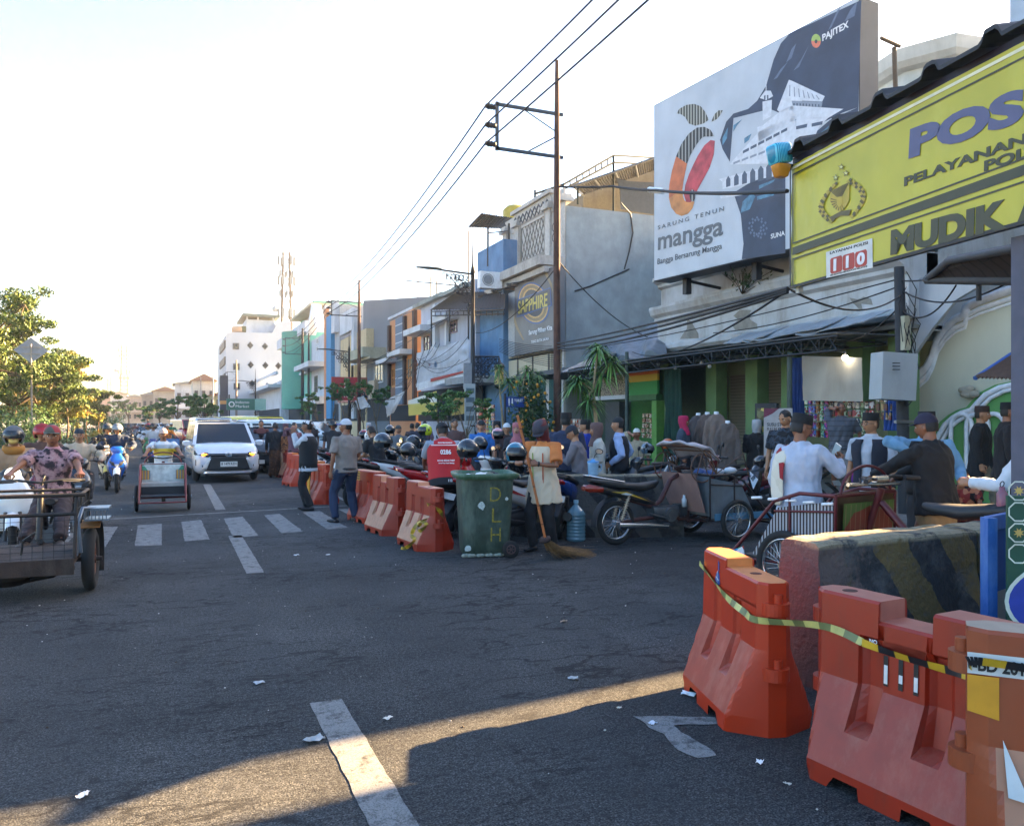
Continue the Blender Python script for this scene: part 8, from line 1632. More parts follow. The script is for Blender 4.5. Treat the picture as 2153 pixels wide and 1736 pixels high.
for k_,(y1,z1)in enumerate(((-.62,1.30),(-.52,1.28),(-.38,1.22))):m.tube([(-.42,-.30,.92),(-.44,y1+.1,z1-.1),(-.38,y1,z1),(.38,y1,z1),(.44,y1+.1,z1-.1),(.42,-.30,.92)],.010,6)
for s in(-1,1):m.torus((s*.40,-.52,1.0),.19,.010,(1,0,0),22,5);m.tube([(s*.40,-.52,1.18),(s*.40,-.62,.88)],.008,5);m.tube([(s*.40,-.52,1.18),(s*.40,-.42,.88)],.008,5)
m.tube([(.42,-.3,.92),(.44,.15,1.18),(.40,.3,.85)],.008,5);m.build('hood_hoops',M('#5c4030',.6),t)
m=MB();rs=[]
for i in range(9):
 q=i/8;y=-.66+.46*q;z=1.33-.20*q*q-.02*sin(q*9);rs.append([V((x,y+.015*sin(x*14+q*5),z+.03*cos(x*2.6)-.05*abs(x)**3*8+.012*sin(x*17+q*11)))for x in[(-.43+.86*j/10)for j in range(11)]])
m.rings(rs,closed=False,cap=False);o=m.build('folded_hood',M('#a9a3a8',.7,0,.2,5,dirt=.4,dcol='#5c4a4a',dscale=4),t);md=o.modifiers.new('s','SOLIDIFY');md.thickness=.03
m=MB()
for k_ in range(9):m.ball((rng.uniform(-.3,.3),rng.uniform(-.3,.3),.86+rng.uniform(0,.07)),(.1,.1,.05),7,mi=k_%3)
m.build('bags_on_seat',[M('#c9cdd2',.5),M('#3a5a9a',.5),M('#4a4c50',.6)],t)
D=d_.length;ry=-D
wheel(t,(0,ry,.29),.29,.065,30,'rear_wheel',K['chrome'])
m=MB();m.rings([sring((0,y,z),x,h,e=.7)for y,z,x,h in((ry-.42,.86,.04,.02),(ry-.22,.82,.12,.045),(ry+.1,.77,.13,.05),(ry+.38,.74,.12,.06),(ry+.58,.77,.09,.05),(ry+.66,.80,.04,.03))]);m.build('seat',M('#1f2022',.5),t)
m=MB();m.rings([sring((0,y,z),x,h,e=.7)for y,z,x,h in((ry-.46,.79,.05,.04),(ry-.25,.74,.10,.06),(ry+.1,.66,.11,.06),(ry+.45,.56,.08,.05),(ry+.62,.52,.03,.02))]);m.build('tail_cowl',M('#1b1c20',.3,coat=.5),t)
m=MB()
for s in(-1,1):m.poly([(s*.112,ry-.15,.71),(s*.113,ry+.12,.66),(s*.09,ry+.5,.55),(s*.113,ry+.1,.70)][::s]);m.poly([(s*.116,ry,.675),(s*.116,ry+.1,.655),(s*.113,ry+.2,.66),(s*.116,ry+.08,.69)][::s],1)
m.build('tail_decal',[M('#b89a2c',.4),M('#c9ccd0',.4)],t)
m=MB();m.rings([sring((0,y,z),x,h,e=.8)for y,z,x,h in((ry-.50,.76,.05,.03),(ry-.44,.76,.10,.06),(ry-.26,.74,.112,.045))]);m.build('tail_light',M('#8f2a16',.2,coat=.6),t)
m=MB();m.tube([(.12,ry+.05,.83),(.12,ry-.3,.89),(.08,ry-.44,.92),(-.08,ry-.44,.92),(-.12,ry-.3,.89),(-.12,ry+.05,.83)],.013,7);m.build('grab_rail',K['chrome'],t)
m=MB();rs=[]
for i in range(8):a=R_(-95+i*14);rs.append([V((x,ry+.35*sin(a)-.0,.29+.37*cos(a)+zz))for x,zz in((-.06,-.02),(0,.01),(.06,-.02))])
m.rings(rs,closed=False,cap=False);m.build('rear_mudguard',K['dark'],t)
m=MB();m.tube([(.13,ry+.75,.22),(.14,ry+.4,.25),(.14,ry-.05,.27)],[.022,.038,.042],10);m.build('exhaust',K['chrome'],t)
for s in(-1,1):
 m=MB();P0,P1=V((s*.10,ry+.02,.33)),V((s*.09,ry+.14,.64));pts=[P0.lerp(P1,i/70)+V((cos(i*.9)*.026,sin(i*.9)*.026,0))for i in range(71)];m.tube(pts,.007,4);m.cyl(P0,P1,.012,6);m.build('shock_absorber',M('#c9b8a0',.3,.6),t)
m=MB();m.cyl((-.13,ry+.80,.37),(.15,ry+.80,.37),.095,16);m.cyl((.15,ry+.80,.37),(.165,ry+.80,.37),.07,16);m.rings([sring((0,y,z),x,h,e=.6)for y,z,x,h in((ry+.55,.42,.09,.07),(ry+.75,.38,.11,.10),(ry+.98,.40,.08,.08))])
for i in range(7):m.box((0,ry+.98+.022*i,.42),(.15,.008,.15))
m.tube([(.1,ry+.7,.26),(.19,ry+.72,.26)],.012,5);m.tube([(.12,ry+.45,.40),(.15,ry+.7,.33)],.014,5);m.build('engine',M('#686c70',.35,.7,.2),t)
m=MB();m.tube([(0,ry+.02,.29),(0,ry+.6,.33)],.03,6);m.tube([(0,ry+.1,.62),(0,ry+.6,.47),(0,ry+.72,.55),(0,ry+.88,.82),(0,ry+1.03,.9),(0,ry+1.16,.78),(0,ry+1.17,.3)],.034,8);m.tube([(0,ry+1.16,.5),(0,ry+1.0,.3),(0,ry+1.5,.24)],.025,6);m.tube([(.1,ry+1.1,.26),(.1,-.2,.30)],.018,6);m.tube([(-.1,ry+1.1,.26),(-.1,-.2,.30)],.018,6);m.build('main_frame',mar,t)
m=MB();m.tube([(-.34,ry+.86,1.03),(-.2,ry+.98,1.05),(0,ry+1.0,1.0),(.2,ry+.98,1.05),(.34,ry+.86,1.03)],.014,6);m.cyl((.36,ry+.84,1.03),(.24,ry+.93,1.04),.02,8);m.cyl((-.36,ry+.84,1.03),(-.24,ry+.93,1.04),.02,8);m.tube([(0,ry+1.0,1.0),(0,ry+1.12,.8)],.03,7);m.tube([(.1,ry+1.2,.98),(.1,ry+.86,1.0)],.022,7);m.build('handlebar',M('#3c2a28',.5),t)
m=MB();m.lathe([(0,0),(.032,0),(.035,.1),(.018,.13),(.018,.16),(0,.16)],(.09,ry+1.05,.46),14);m.build('drink_bottle',M('#b8c4cc',.2),t)
pc=V((5.62,5.85,0));az=-12
t=thing('pedicab','dark red pedicab with grid sides and a green and red painted back panel','pedicab',pc,RZ(az),'motor pedicabs')
becak(t,M('#5c1c22',.45,.1,.15,9),stripes([(0,'#9c9ea2'),(.5,'#2a2224')],1,.030,soft=0),M('#6a8ab0',.6),M('#44301c',.5),W=.42,R=.28,tz=.86,front=.58,hoop=True,spk=24)
m=MB();Bp=lambda x,z,o=0:V((x,-.428-o-(z-.35)*.055,z))
m.poly([Bp(-.36,.38),Bp(-.36,.80),Bp(.36,.80),Bp(.36,.38)],0);m.poly([Bp(-.34,.55,.003)]+[Bp(.34*cos(a)*(1+.04*sin(a*9)),.56+.20*sin(a)*(1+.05*sin(9*a)),.003)for a in[pi-pi*k/14 for k in range(15)]]+[Bp(.34,.55,.003)],1)
m.poly([Bp(-.30,.40,.005)]+[Bp(.28*cos(a),.42+.17*sin(a)*(1+.1*sin(7*a)),.005)for a in[pi-pi*k/12 for k in range(13)]]+[Bp(.30,.40,.005)],2)
for i in range(11):x=-.34+.068*i;m.poly([Bp(x,.39,.006),Bp(x,.79,.006),Bp(x+.005,.79,.006),Bp(x+.005,.39,.006)],3)
m.build('painted_back',[M('#4c6a2c',.5),M('#7c2c1a',.5),M('#1f6636',.5),M('#9a7a60',.5)],t)
m=MB();m.prism([(-.40,.52,.26),(.40,.52,.26),(.40,.78,.12),(-.40,.78,.12)],(0,0,.015));m.prism([(-.44,.42,.18),(-.44,.72,.10),(-.44,.74,.26),(-.44,.45,.38)],(-.01,0,0),1);m.build('front_mudboard',[M('#6a2a2c'),patches(['#c9cdd0','#2f7fa8','#c0442c','#d8b83a','#3c8a50'],9)],t)
m=MB()
for i in range(5):m.tube([(-.42,-.40+.17*i,.80),(-.42,-.30+.17*i,.79)],.012,5)
m.build('rail_clips',K['white'],t)
trike_back(t,'#5c1c22',-.5,.97,.80,-1.5);t.scale=(1.1,1.1,1.13)
m=MB();m.tube([(-.38,-.50,.95),(.36,-.50,.93)],.016,8);m.cyl((-.05,-.52,.98),(.12,-.52,.98),.028,10);m.build('push_bar',K['chrome'],t)
cols=[('#d8dadd','#a8201f'),('#1d1e22','#c9ccd2'),('#b0191c',None),('#23252a','#a8201f'),('#1c3f8c',None),('#33363b','#c9ccd0'),('#e2e4e6','#22252a'),('#5a1518',None),('#1d2024',None)]
names=['white','black','red','charcoal','blue','dark grey','pearl white','maroon','glossy black']
protos=[]
for(c_,dcl),n_ in zip(cols,names):protos.append(scooter('x',V((0,0,-50)),0,c_,decal=dcl,fender=None))
used=[False]*len(protos)
def park(i,x,y,az,label,lean=.10,z=0,s=1.0):
 o=place(protos[i],V((x,y,z)),RZ(az),label,'parked motorbikes',used[i],s);used[i]=True;o.rotation_euler=(0,lean,RZ(az));return o
rowA=[(0,10.15),(1,10.8),(3,11.5),(6,12.3),(2,13.1),(8,13.9),(0,15.4),(2,16.3),(5,17.2),(1,18.1),(3,19.0),(4,19.9),(7,20.9),(8,21.9),(1,23.0),(6,24.2),(3,25.5),(2,27)]
places=['right behind the nearest orange barrier','second behind the parking row barriers','third in the bay from the waste bin','by the legs of the red vested attendant','left of the red vested attendant','beside the grey shirted man','behind the grey shirted man','with its nose up past the blue capped man','between the two men at the crossing','near the seated youth in black','in the middle of the far bay','showing just its mirrors in the far bay','under the small trees of the bay','under the white flag like tarp','close to the roadside pole base','near the farthest barriers','beside the farthest barrier','last in the bay']
for(i,y),pl in zip(rowA,places):park(i,4.55+rng.uniform(-.15,.15)+(.1 if y>14 else 0),y*1.02,74+rng.uniform(-8,8),names[i]+' scooter parked tail to the road, '+pl)
rowB=[(5,7.1,10.9,-70,'left of the navy shirted man'),(4,5.35,10.5,40,'behind the sweeper and the water bottle'),(8,8.0,11.2,-75,'under the small palm'),(7,8.6,10.9,-60,'with a maroon cowl beside the concrete block'),(1,9.3,10.6,-72,'behind the hood of the parked trike'),(3,7.3,12.2,-70,'near the boy in the grey shirt'),(6,6.9,13.6,-75,'far side of the sweeper'),(2,6.8,15,-72,'second row, behind the pink helmet'),(1,6.7,16.3,-75,'second row, below the toilet sign'),(5,6.8,17.6,-72,'second row, before the green gate'),(8,6.6,19,-74,'second row, near the lamp post'),(0,6.7,20.4,-70,'second row, under the yellow banner'),(3,6.8,22,-75,'second row, beneath the torn tarp'),(1,6.9,24,-75,'second row, far end'),(7,7.0,26,-75,'last of the second row')]
for i,x,y,az_,pl in rowB:park(i,x,y,az_,names[i]+' scooter parked nose to the road, '+pl)
b5=park(1,3.75,15.6,60,'black scooter with a pale side stripe beside the grey shirted man, carrying the seated youth')
for u,v,w,c_,lb in((985,947,54,'#202327','large glossy black helmet on a mirror just left of the waste bin'),(1085,955,56,'#1f6a86','teal helmet resting above the waste bin'),(1047,915,34,'#c98a90','pale pink helmet above the parked bikes'),(1009,935,40,'#23282a','black helmet under the pink one'),(893,906,34,'#b8c82c','lime yellow helmet left of the red vested attendant'),(858,948,40,'#3a3f45','black and white striped helmet beside the red vest'),(806,930,44,'#2a333c','dark helmet on the handlebar of the black scooter'),(779,918,28,'#c9ccd0','small white helmet among the far bikes'),(1405,935,30,'#c8622c','orange helmet with a print behind the folded hood'),(868,930,34,'#30343a','dark visored helmet between the far bikes'),(820,905,26,'#42464c','grey helmet far back in the bay'),(765,915,26,'#8c2a30','small maroon helmet by the grey shirted man'),(1362,945,32,'#5f6f7c','grey blue helmet with a lifted visor on a parked bike')):
 loose_helmet(PD(u,v,.29*1700/w),rng.uniform(-1.2,1.2)+pi,c_,lb)
def bottle_jug():
 p=G(1211,1136);t=thing('water_gallon','big clear blue water gallon bottle standing between the sweeper and the concrete block','water bottle',p)
 m=MB();pr=[(0,0),(.125,0),(.135,.02)]
 for i in range(7):z=.04+i*.045;pr+=[(.135,z),(.128,z+.015),(.128,z+.028),(.135,z+.04)]
 pr+=[(.135,.36),(.10,.42),(.05,.47),(.03,.49),(.03,.53),(0,.53)];m.lathe(pr,n=24);m.build('bottle_body',M('#5d8494',.12,0,.1,4,coat=.4),t)
 m=MB();m.cyl((0,0,.51),(0,0,.55),.034,14);m.build('bottle_cap',M('#8fb8cc',.4),t)
bottle_jug()
def pitcher():
 p=PD(1247,1006,11.4);t=thing('water_pitcher','pale blue plastic pitcher with a lid on top of the long concrete block','pitcher',(p.x,p.y,.86));m=MB();m.lathe([(0,0),(.068,0),(.072,.02),(.08,.17),(.084,.18),(0,.18)],n=20);m.build('pitcher_body',M('#9cc0dc',.25,coat=.3),t)
 m=MB();m.lathe([(.085,.18),(.086,.20),(.03,.215),(.02,.235),(0,.235)],n=20);m.build('lid',M('#4a90c8',.4),t);m=MB();m.tube([(.075,0,.16),(.13,0,.15),(.13,0,.07),(.078,0,.05)],.010,6);m.build('handle',M('#8fb8d8',.3),t)
pitcher()
WHITE,BLACK='#bcc2cc','#191a1d'
sw=G(1146,1158);sz=(sw.x,sw.y+.05);az=azc(1146)+205
r,I=person('street sweeper in an orange and cream shirt, maroon face scarf and grey cap',sz,az,1.62,lean=4,RH=(.10,.30,1.12),LH=(-.06,.30,1.10),look=(0,32),topmat=stripes([(0,'#c9b8a0'),(.8,'#c9b8a0'),(.84,'#c9793c')],2,1.55),sleeve=.55,hem=.20,flare=.11,bottom='#1b1b20',hat='balaclava',hatm='#5c2026',skin=1,shoes='#202124',curl=(1.3,1.3),RF=(.10,.08,.08),LF=(-.10,-.06,.08),elb={1:V((1,-.2,-.6)),-1:V((-1,-.2,-.6))},palms={1:V((-1,.2,0)),-1:V((1,.2,0))},extra={'watch':1})
m=MB();m.dome((0,.0,.045),(.102,.128,.112),0,1.6,20,7);pts=[V((.082*cos(a),.08+.09*sin(a),.012+.01*sin(a)))for a in[pi*(.1+.8*j/12)for j in range(13)]]+[V((-.078,.05,.03)),V((.078,.05,.03))];m.prism(pts,(0,0,.007));m.xf(I['HM']).build('cap',M('#3d3a44',.85),r)
m=MB();m.ball((0,.062,.004),(.045,.03,.022),12);m.xf(I['HM']).build('eye_strip',M('#6a4636',.6),r)
m=MB()
for s in(-1,1):
 a,e,w=I['A'][s];m.tube([I['S'](.47,s*.08),a+V((0,0,.015)),a.lerp(e,.5),a.lerp(e,.80)],[.065,.078,.077,.080],12)
o=m.build('orange_sleeves',M('#c4743a',.85,0,.1,12),r);soft(o,.0125,2,folds(.005,9))
m=MB();S=I['S']
for x,mi in((-.07,0),(.075,1)):m.prism([S(-.25,x-.008,.165),S(-.25,x+.008,.165),S(.40,x+.008,.140),S(.40,x-.008,.140)],V((0,.004,0)),mi)
m.build('shirt_piping',[M('#b8502c',.8),M('#8a9a4a',.8)],r)
bt=thing('broom','long handled twig broom leaning at the side of the sweeper','broom',G(1150,1145));b0=V(bt.location)
top_=PD(1088,873,9.15);low_=PD(1146,1130,9.35);m=MB();m.tube([top_-b0,top_.lerp(low_,.5)+V((.006,0,0))-b0,low_-b0],.0155,8);m.build('bamboo_handle',stripes([(0,'#b0683a'),(.93,'#6a3a20')],2,.22,rough=.6),bt)
m=MB();e_=G(1250,1172)
for i in range(240):
 a=low_+V((rng.gauss(0,.02),rng.gauss(0,.02),-.03));q=G(1150+rng.uniform(15,105)*1.0,1160+rng.gauss(6,5));q.z=abs(rng.gauss(.012,.02));mid=a.lerp(q,.35);mid.z=q.z+(a.z-q.z)*.42;m.tube([a-b0,mid-b0,q-b0],[.0035,.003,.0014],3)
bo=m.build('twigs',M('#8a6a42',.9,0,.35,30),bt);m=MB();m.torus(low_-b0+V((.0,0,-.02)),.045,.024,(top_-low_),18,8,flat=1.4);m.build('binding',M('#3a2a28',.8),bt)
p=G(728,1097);person('man in a taupe tee shirt, jeans and blue and white cap at the crossing',(p.x,p.y),azc(728)-28,1.67,top='#857c76',sleeve=.55,bottom='#22304c',hat='cap',hatm='#c4c8d0',extra={'brim':'#2238b0','belt':1},look=(-50,0),RF=(.17,.0,.08),LF=(-.19,.02,.08),RH=(.12,.22,1.05),LH=(-.27,.0,.82),skin=1,fat=1.08,hem=.02)
p=G(648,1072);person('man in a black waistcoat, white shirt and patterned skullcap at the crossing',(p.x,p.y),azc(648)-75,1.66,top=WHITE,sleeve=1,hem=.10,flare=.02,bottom='#17181c',hat='skullcap',hatm=patches(['#16181c','#c8ccd0','#16181c'],30,.8),vest='#1a1d22',LH=(-.04,.26,1.42),RH=(.10,.28,1.36),skin=1,shoes='#101012',extra={'glasses':1},fat=1.06,RF=(.10,.05,.08),LF=(-.07,-.07,.08))
p=G(578,1003);person('woman in a black jacket, brown patterned sarong skirt, standing by the dark car',(p.x,p.y),azc(578)+5,1.62,z=0,top='#1e1a1c',sleeve=1,botmat=patches(['#4a2f1c','#3a2416','#5c3d24'],16,.9,'NOISE'),legs='skirt',hat=None,RH=(.25,.3,1.0),lean=5,skin=1)
p=ux(600,24);person('woman in a brown printed shawl beyond the skirted woman',p,azc(600)+170,1.58,topmat=patches(['#5c3420','#8a5a34','#3a2018'],12,.9,'NOISE'),hat='hijab',hatm='#5a3c44',legs='skirt',bottom='#4a2c20',hem=.3,lod=1)
p=ux(549,27);person('man whose face shows above the dark car',p,azc(549)+180,1.70,top='#6a3a34',hat=None,lod=1)
p=ux(618,22.5);person('man with raised hand in a mauve top behind the barriers',p,azc(618)+150,1.62,top='#6a4a58',RH=(.1,.25,1.45),lod=1)
p=(b5.location.x,b5.location.y);person('youth in a black tee shirt and glasses sitting on a scooter behind the two men',p,60-90,1.62,pel=.82,pelx=(0.0,-.05),lean=18,RH=(.12,.40,.95),LH=(-.1,.38,.92),RF=(.14,.36,.42),LF=(-.12,.34,.1),top='#17181c',sleeve=.5,bottom='#2b2d34',skin=0,look=(0,20),extra={'glasses':1},curl=(.9,.9))
p=ux(932,11.4);r,I=person('parking attendant seen from behind in a red vest numbered 0286, leaning over a bike',p,azc(932)-8,1.66,z=0,lean=20,pelx=(0,-.12),top='#8f9aa8',sleeve=.55,bottom='#1e2128',hat='cap_back',hatm='#1d1e22',LH=(-.22,.42,.98),RH=(.28,.40,1.0),skin=1,look=(-20,10),hem=-.04,fat=1.15)
S=I['S'];m=MB();rr=[]
for h,a,b_ in((-.10,.24,.205),(.02,.235,.195),(.16,.232,.19),(.34,.242,.185),(.43,.225,.155),(.495,.17,.12),(.53,.095,.085)):rr.append([S(h,a*cos(q),b_*sin(q))for q in[2*pi*j/24 for j in range(24)]])
m.rings(rr);v_=m.build('red_vest',M('#b3161c',.75,0,.08,8),r);v_.modifiers.new('u','SUBSURF').levels=1;JOBS.append((v_,folds(.004,9)))
bk=lambda h,x,y=-.182:S(h,x,y)
for st,h,w_,hh in(('0286',.24,.15,.065),('BAYAR SESUAI TARIF',.135,.24,.022),('Anda Puas Kami Senang',.10,.22,.018),('DINAS PERHUBUNGAN',.405,.20,.02)):
 text(r,st,.05,bk(h,-w_/2,-.215 if h<.3 else-.20),I['S'](0,1)-I['S'](0,0),I['S'](1)-I['S'](0),K['white'],bold=.03,fit=(w_,hh),thick=.002)
m=MB();m.prism([S(.375,-.20,-.192),S(.375,.20,-.192),S(.39,.20,-.187),S(.39,-.20,-.187)],V((0,-.004,0)));m.build('reflective_band',M('#e0c8c8',.4),r)
m=MB();rr=[[S(h,a*cos(q),b_*sin(q))for q in[2*pi*j/24 for j in range(24)]]for h,a,b_ in((-.20,.248,.213),(-.095,.245,.209))];m.rings(rr);m.build('black_hem',M('#15161a',.8),r)
text(r,'112',.05,S(-.165,.02,-.216),I['S'](0,1)-I['S'](0,0),I['S'](1)-I['S'](0),K['white'],bold=.03,fit=(.055,.035),thick=.002)
G2='people along the pavement'
p=ux(1190,12.6);person('burly man in a navy tee shirt seen from behind, beside the tall rusty pole',p,azc(1190)+12,1.76,top='#232c46',sleeve=.6,bottom='#1b1d24',fat=1.28,hat='peci',hatm='#121214',skin=1,look=(10,0))
p=ux(1222,11.9);person('boy in a grey check shirt and black cap sitting on a parked bike',p,azc(1222)-85,1.58,pel=.84,lean=10,RH=(.06,.36,1.15),LH=(-.05,.36,1.15),RF=(.14,.3,.40),LF=(-.14,.3,.4),topmat=M('#6f6a70',.85),sleeve=1,bottom='#23252c',hat='cap',hatm='#1c2230',skin=0,look=(0,25),curl=(1,1))
p=ux(1233,15);person('man in a royal blue shirt behind the boy',p,azc(1233)-80,1.66,top='#1f3aa0',hat='peci',hatm='#1a1a1c',lod=1,z=0)
p=ux(1256,12.9);person('woman in a taupe headscarf, white blouse and blue skirt beside the palm trunk',p,azc(1256)-100,1.60,top='#c9c6bc',bottom='#2c3a64',legs='skirt',hat='hijab',hatm='#6a504c',hem=.05,LH=(-.1,.2,1.0))
p=ux(1302,13.0);person('man in a black waistcoat over a pale blue shirt with a dark cap, facing left',p,azc(1302)-82,1.70,top='#9cb0d8',vest='#1a1e28',bottom='#23252b',hat='skullcap',hatm='#1c2226',RH=(.22,.0,.95),LH=(-.2,.12,.95),skin=0)
p=ux(1338,16.6);person('man in a white skullcap and beige shirt sitting before the green stall',p,azc(1338)+175,1.62,pel=.62,z=.12,lean=4,RH=(.10,.14,1.24),RF=(.16,.45,.08),LF=(-.16,.42,.08),top='#a89c84',bottom='#5a3c24',hat='skullcap',hatm='#d0d0c8',skin=1,sleeve=.8,curl=(1.1,.7))
p=ux(1436,16.4);person('woman in a bright pink scarf and dark top by the green curtain',p,azc(1436)+100,1.62,z=.12,top='#3a4656',hat='hijab',hatm='#b01c4c',bottom='#222228',skin=1)
p=G(1590,1060);person('woman in a light grey headscarf and long black top, walking away with a dark bag',(p.x,p.y),azc(1590)+14,1.66,top='#16171a',hem=.34,flare=.05,bottom='#4a6080',hat='hijab',hatm='#a9a9ab',RH=(.27,.05,.80),LH=(-.10,.22,1.05),skin=0,look=(-30,0),fat=1.1,face_on=True)
p=ux(1652,12.2);person('young man with cropped hair and black tee shirt behind the white shirted man',p,azc(1652)+198,1.80,topmat=patches(['#1b1f26','#2e3a48','#15171c'],8,.9,'NOISE'),sleeve=.5,bottom='#1d1f24',skin=0,look=(20,18))
p=ux(1682,7.6);r,I=person('man in a long white shirt and black peci with a flowered scarf, holding a phone',p,azc(1682)+38,1.68,top='#b2bacb',hem=.20,flare=.03,bottom='#23252a',hat='peci',hatm='#121214',RH=(.17,.34,1.24),LH=(-.24,.05,.85),sleeve=1,skin=1,look=(25,12),fat=1.18,curl=(1,.6),palms={1:V((-.4,0,1))},elb={1:V((1,-.6,-.9))},extra={'glasses':1,'shawl':patches(['#c9c2b0','#c4bca8','#cfc8b8','#8c2028','#d0c8b8','#c8c0ac'],9,.85)})
a_,e_2,w_2=I['A'][1];hp=V(r.location)+Matrix.Rotation(r.rotation_euler.z,3,'Z')@(w_2+(w_2-e_2).normalized()*.10+V((-.02,0,.05)));m=MB();m.box((0,0,0),(.012,.075,.15),rot=Matrix.Rotation(.5,3,'X'));tag(m.build('phone',M('#a8b8bc',.2),loc=hp),'pale phone held up by the man in the long white shirt','phone')
p=ux(1768,14.6);person('man in a striped grey tee shirt and shorts standing with a phone at his ear',p,azc(1768)+178,1.68,z=.30,topmat=stripes([(0,'#4c505a'),(.7,'#3c4048')],2,.09),sleeve=.6,botmat=M('#6f6f72',.85),legs='knee',RH=(.12,.08,1.56),LH=(-.3,.12,.95),skin=1,fat=1.2,look=(-10,0),curl=(1.1,.6))
p=ux(1832,9.6);person('smiling man in a black waistcoat over a white polo shirt, black peci and white earphone',p,azc(1832)+202,1.72,top='#aeb6c4',vest='#1a2030',sleeve=.55,hem=.06,bottom='#17181d',hat='peci',hatm='#111113',skin=0,look=(25,0),extra={'glasses':1,'watch':1},fat=1.05,collar='#c3cbd8')
p=ux(1948,8.6);person('man in a black peci and light blue shirt with a dark waistcoat lifting his arm',p,azc(1948)+172,1.72,top='#6f9cc0',vest='#1c1a1c',sleeve=1,bottom='#1f2024',hat='peci',hatm='#111113',RH=(.18,.22,1.30),LH=(-.30,.2,1.0),elb={1:V((1,.3,.35))},skin=1,look=(-15,0),extra={'glasses':1})
p=ux(1968,7.5);r,I=person('man in a black bomber jacket and navy cap holding the red pedicab',p,azc(1966)-62,1.70,top='#15161a',sleeve=1,hem=.08,flare=.02,botmat=M('#8a7250',.9),legs='sarong',hat='cap',hatm='#23223c',RH=(.12,.52,1.02),LH=(-.20,.56,1.06),skin=1,fat=1.2,look=(-8,8),curl=(1.1,1.1),lean=6,palms={1:V((0,0,-1)),-1:V((0,0,-1))})
p=ux(2062,12.4);person('man in a brown peci and black long shirt with khaki trousers walking to the right',p,azc(2062)+100,1.74,z=.12,top='#15171b',hem=.20,flare=.03,bottom='#6a6250',hat='peci',hatm='#33201c',skin=0,sleeve=1,RF=(.08,.22,.08),LF=(-.08,-.25,.10),fat=1.1)
p=ux(2118,11.0);person('man in a black peci and dark brown long shirt nearest the right edge',p,azc(2118)+82,1.76,z=.12,top='#1d191b',hem=.25,flare=.03,bottom='#1b1b1f',hat='peci',hatm='#111113',skin=1,sleeve=1,fat=1.15)
p=ux(2030,10.6);person('child in a red patterned shirt squatting between the men on the right',p,azc(2030)+190,1.35,pel=.40,lean=12,RF=(.14,.25,.08),LF=(-.14,.25,.08),RH=(.16,.36,.52),LH=(-.16,.36,.5),topmat=patches(['#7c2420','#1d1416','#a8684a','#5c1a18'],16,.85),sleeve=.5,bottom='#6a1c1c',kneehint={1:V((.4,.5,1)),-1:V((-.4,.5,1))},skin=1)
p=ux(2175,6.4);person('person in a white robe at the right edge, only arm and hand in view',p,azc(2175)-70,1.66,top='#cdd3da',hem=.4,flare=.04,bottom='#c8ccd2',hat='peci',hatm='#111113',LH=(-.28,.36,1.12),RH=(.28,.1,.85),skin=0,sleeve=1)
bp_=PD(2107,1045,6.2);t=thing('drink_bottle','dusty pink bottle hanging from the hand at the right edge','bottle',bp_);m=MB();m.lathe([(0,-.09),(.036,-.09),(.039,-.08),(.039,.03),(.025,.05),(.02,.055),(.02,.08),(0,.08)],n=18);m.build('bottle_body',M('#8f5a68',.4),t);m=MB();m.torus((0,0,.10),.022,.004,(0,1,.2),14,5);m.build('loop',K['dark'],t)
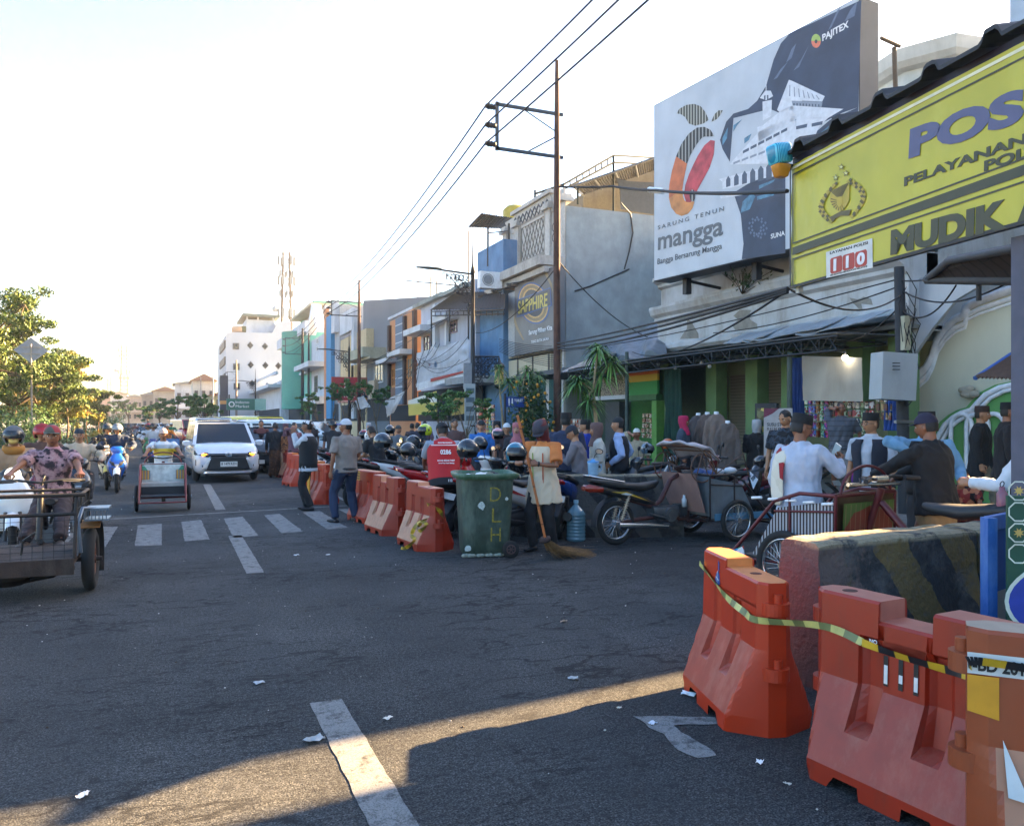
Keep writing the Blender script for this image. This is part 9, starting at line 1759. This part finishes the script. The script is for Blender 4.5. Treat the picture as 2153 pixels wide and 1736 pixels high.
sm=[(1012,16.5,0,'#2c6cb4','cap','#1c2228',1.66,'man in a bright blue shirt and dark cap beside the lamp post',180,None),(838,20,0,'#5a6068','cap','#3a4040',1.55,'man in a khaki cap sitting low among the far bikes',200,None),(878,24,0,'#2a2c3a',None,None,1.62,'dark clothed man with his back to us before the grey shutter',10,None),(893,25,0,'#6a5462',None,None,1.66,'man in a striped mauve shirt before the grey shutter',0,None),(866,27,0,'#3a2c30',None,None,1.6,'person in maroon deep in the far bay',30,None),(1045,19,0,'#1b1a20','niqab','#17161c',1.64,'person fully draped in black by the snack racks',180,None),(1065,17,0,'#3c2c2a','cap','#c8ccd0',1.6,'man in a white cap before the flowering shrub',170,None),(1087,15.5,0,'#2a2c34','hijab','#a06068',1.6,'woman in a rose headscarf partly hidden by the broom handle',190,None),(955,19,0,'#5c4440',None,None,1.7,'man behind the head of the red vested attendant',170,None),(700,22,0,'#22242a','helmet','#26282c',1.66,'helmeted figure behind the blue capped man',190,None),(775,26,0,'#7a8088','hijab','#a8a8ac',1.6,'woman in a pale striped scarf among the far bikes',180,None),(655,30,0,'#3a3030',None,None,1.66,'bystander beyond the black vest',190,None),(690,34,0,'#6a6c74',None,None,1.66,'bystander in grey far up the pavement',180,None),(640,44,0,'#8a4038',None,None,1.66,'bystander in brick red far up the pavement',180,None)]
for u,d,z,c_,ht,hc,H,lb,daz,_ in sm:p=ux(u,d);person(lb,p,azc(u)+daz,H,z=z,top=c_,hat=ht,hatm=hc,bottom='#26282e',lod=1 if d>19 else 0,skin=rng.randrange(3),sleeve=.6 if ht!='niqab' else 1,group=G2,hem=.5 if ht=='niqab' else 0)
p=ux(1811,11.2);t=thing('plastic_stool','dark plastic stool under the pink bucket by the smiling man','stool',(p[0],p[1],0));m=MB();m.box((0,0,.70),(.34,.34,.04));m.build('seat',K['dark'],t)
for sx in(-1,1):
 for sy in(-1,1):m=MB();m.tube([(sx*.13,sy*.13,.68),(sx*.18,sy*.18,0)],.018,6);m.build('leg',K['dark'],t)
t=thing('bucket','pink and violet plastic bucket with a lid beside the smiling man','bucket',(p[0],p[1],.72));m=MB();m.lathe([(0,0),(.12,0),(.15,.24),(.15,.25),(0,.25)],n=24);m.build('bucket_body',stripes([(0,'#7a3a9a'),(.62,'#c44a8a')],2,.26,rough=.4),t);m=MB();m.lathe([(.155,.24),(.16,.27),(0,.28)],n=24);m.build('lid',M('#c04c86',.4),t);m=MB();m.tube([(.15*cos(a),0,.25+.12*sin(a))for a in[pi*k/10 for k in range(11)]],.006,5);m.build('handle',K['white'],t)
flush_jobs()
for o in list(SC.objects):
 if o.location.z<-20 and o.parent is None:
  for c in list(o.children_recursive):bpy.data.objects.remove(c,do_unlink=True)
  bpy.data.objects.remove(o,do_unlink=True)
hz=MB();hz.bb((-330,-40,-1.2),(330,420,45));hm=bpy.data.materials.new('haze_air');hm.use_nodes=True;hn=hm.node_tree;hn.nodes.remove(hn.nodes['Principled BSDF']);pv_=hn.nodes.new('ShaderNodeVolumePrincipled');pv_.inputs['Density'].default_value=.0005;pv_.inputs['Color'].default_value=(.95,.96,1,1)
hn.links.new(pv_.outputs[0],hn.nodes['Material Output'].inputs['Volume']);ho=hz.build('haze',hm);ho['kind']='stuff';ho['label']='thin pale haze filling the air of the street'
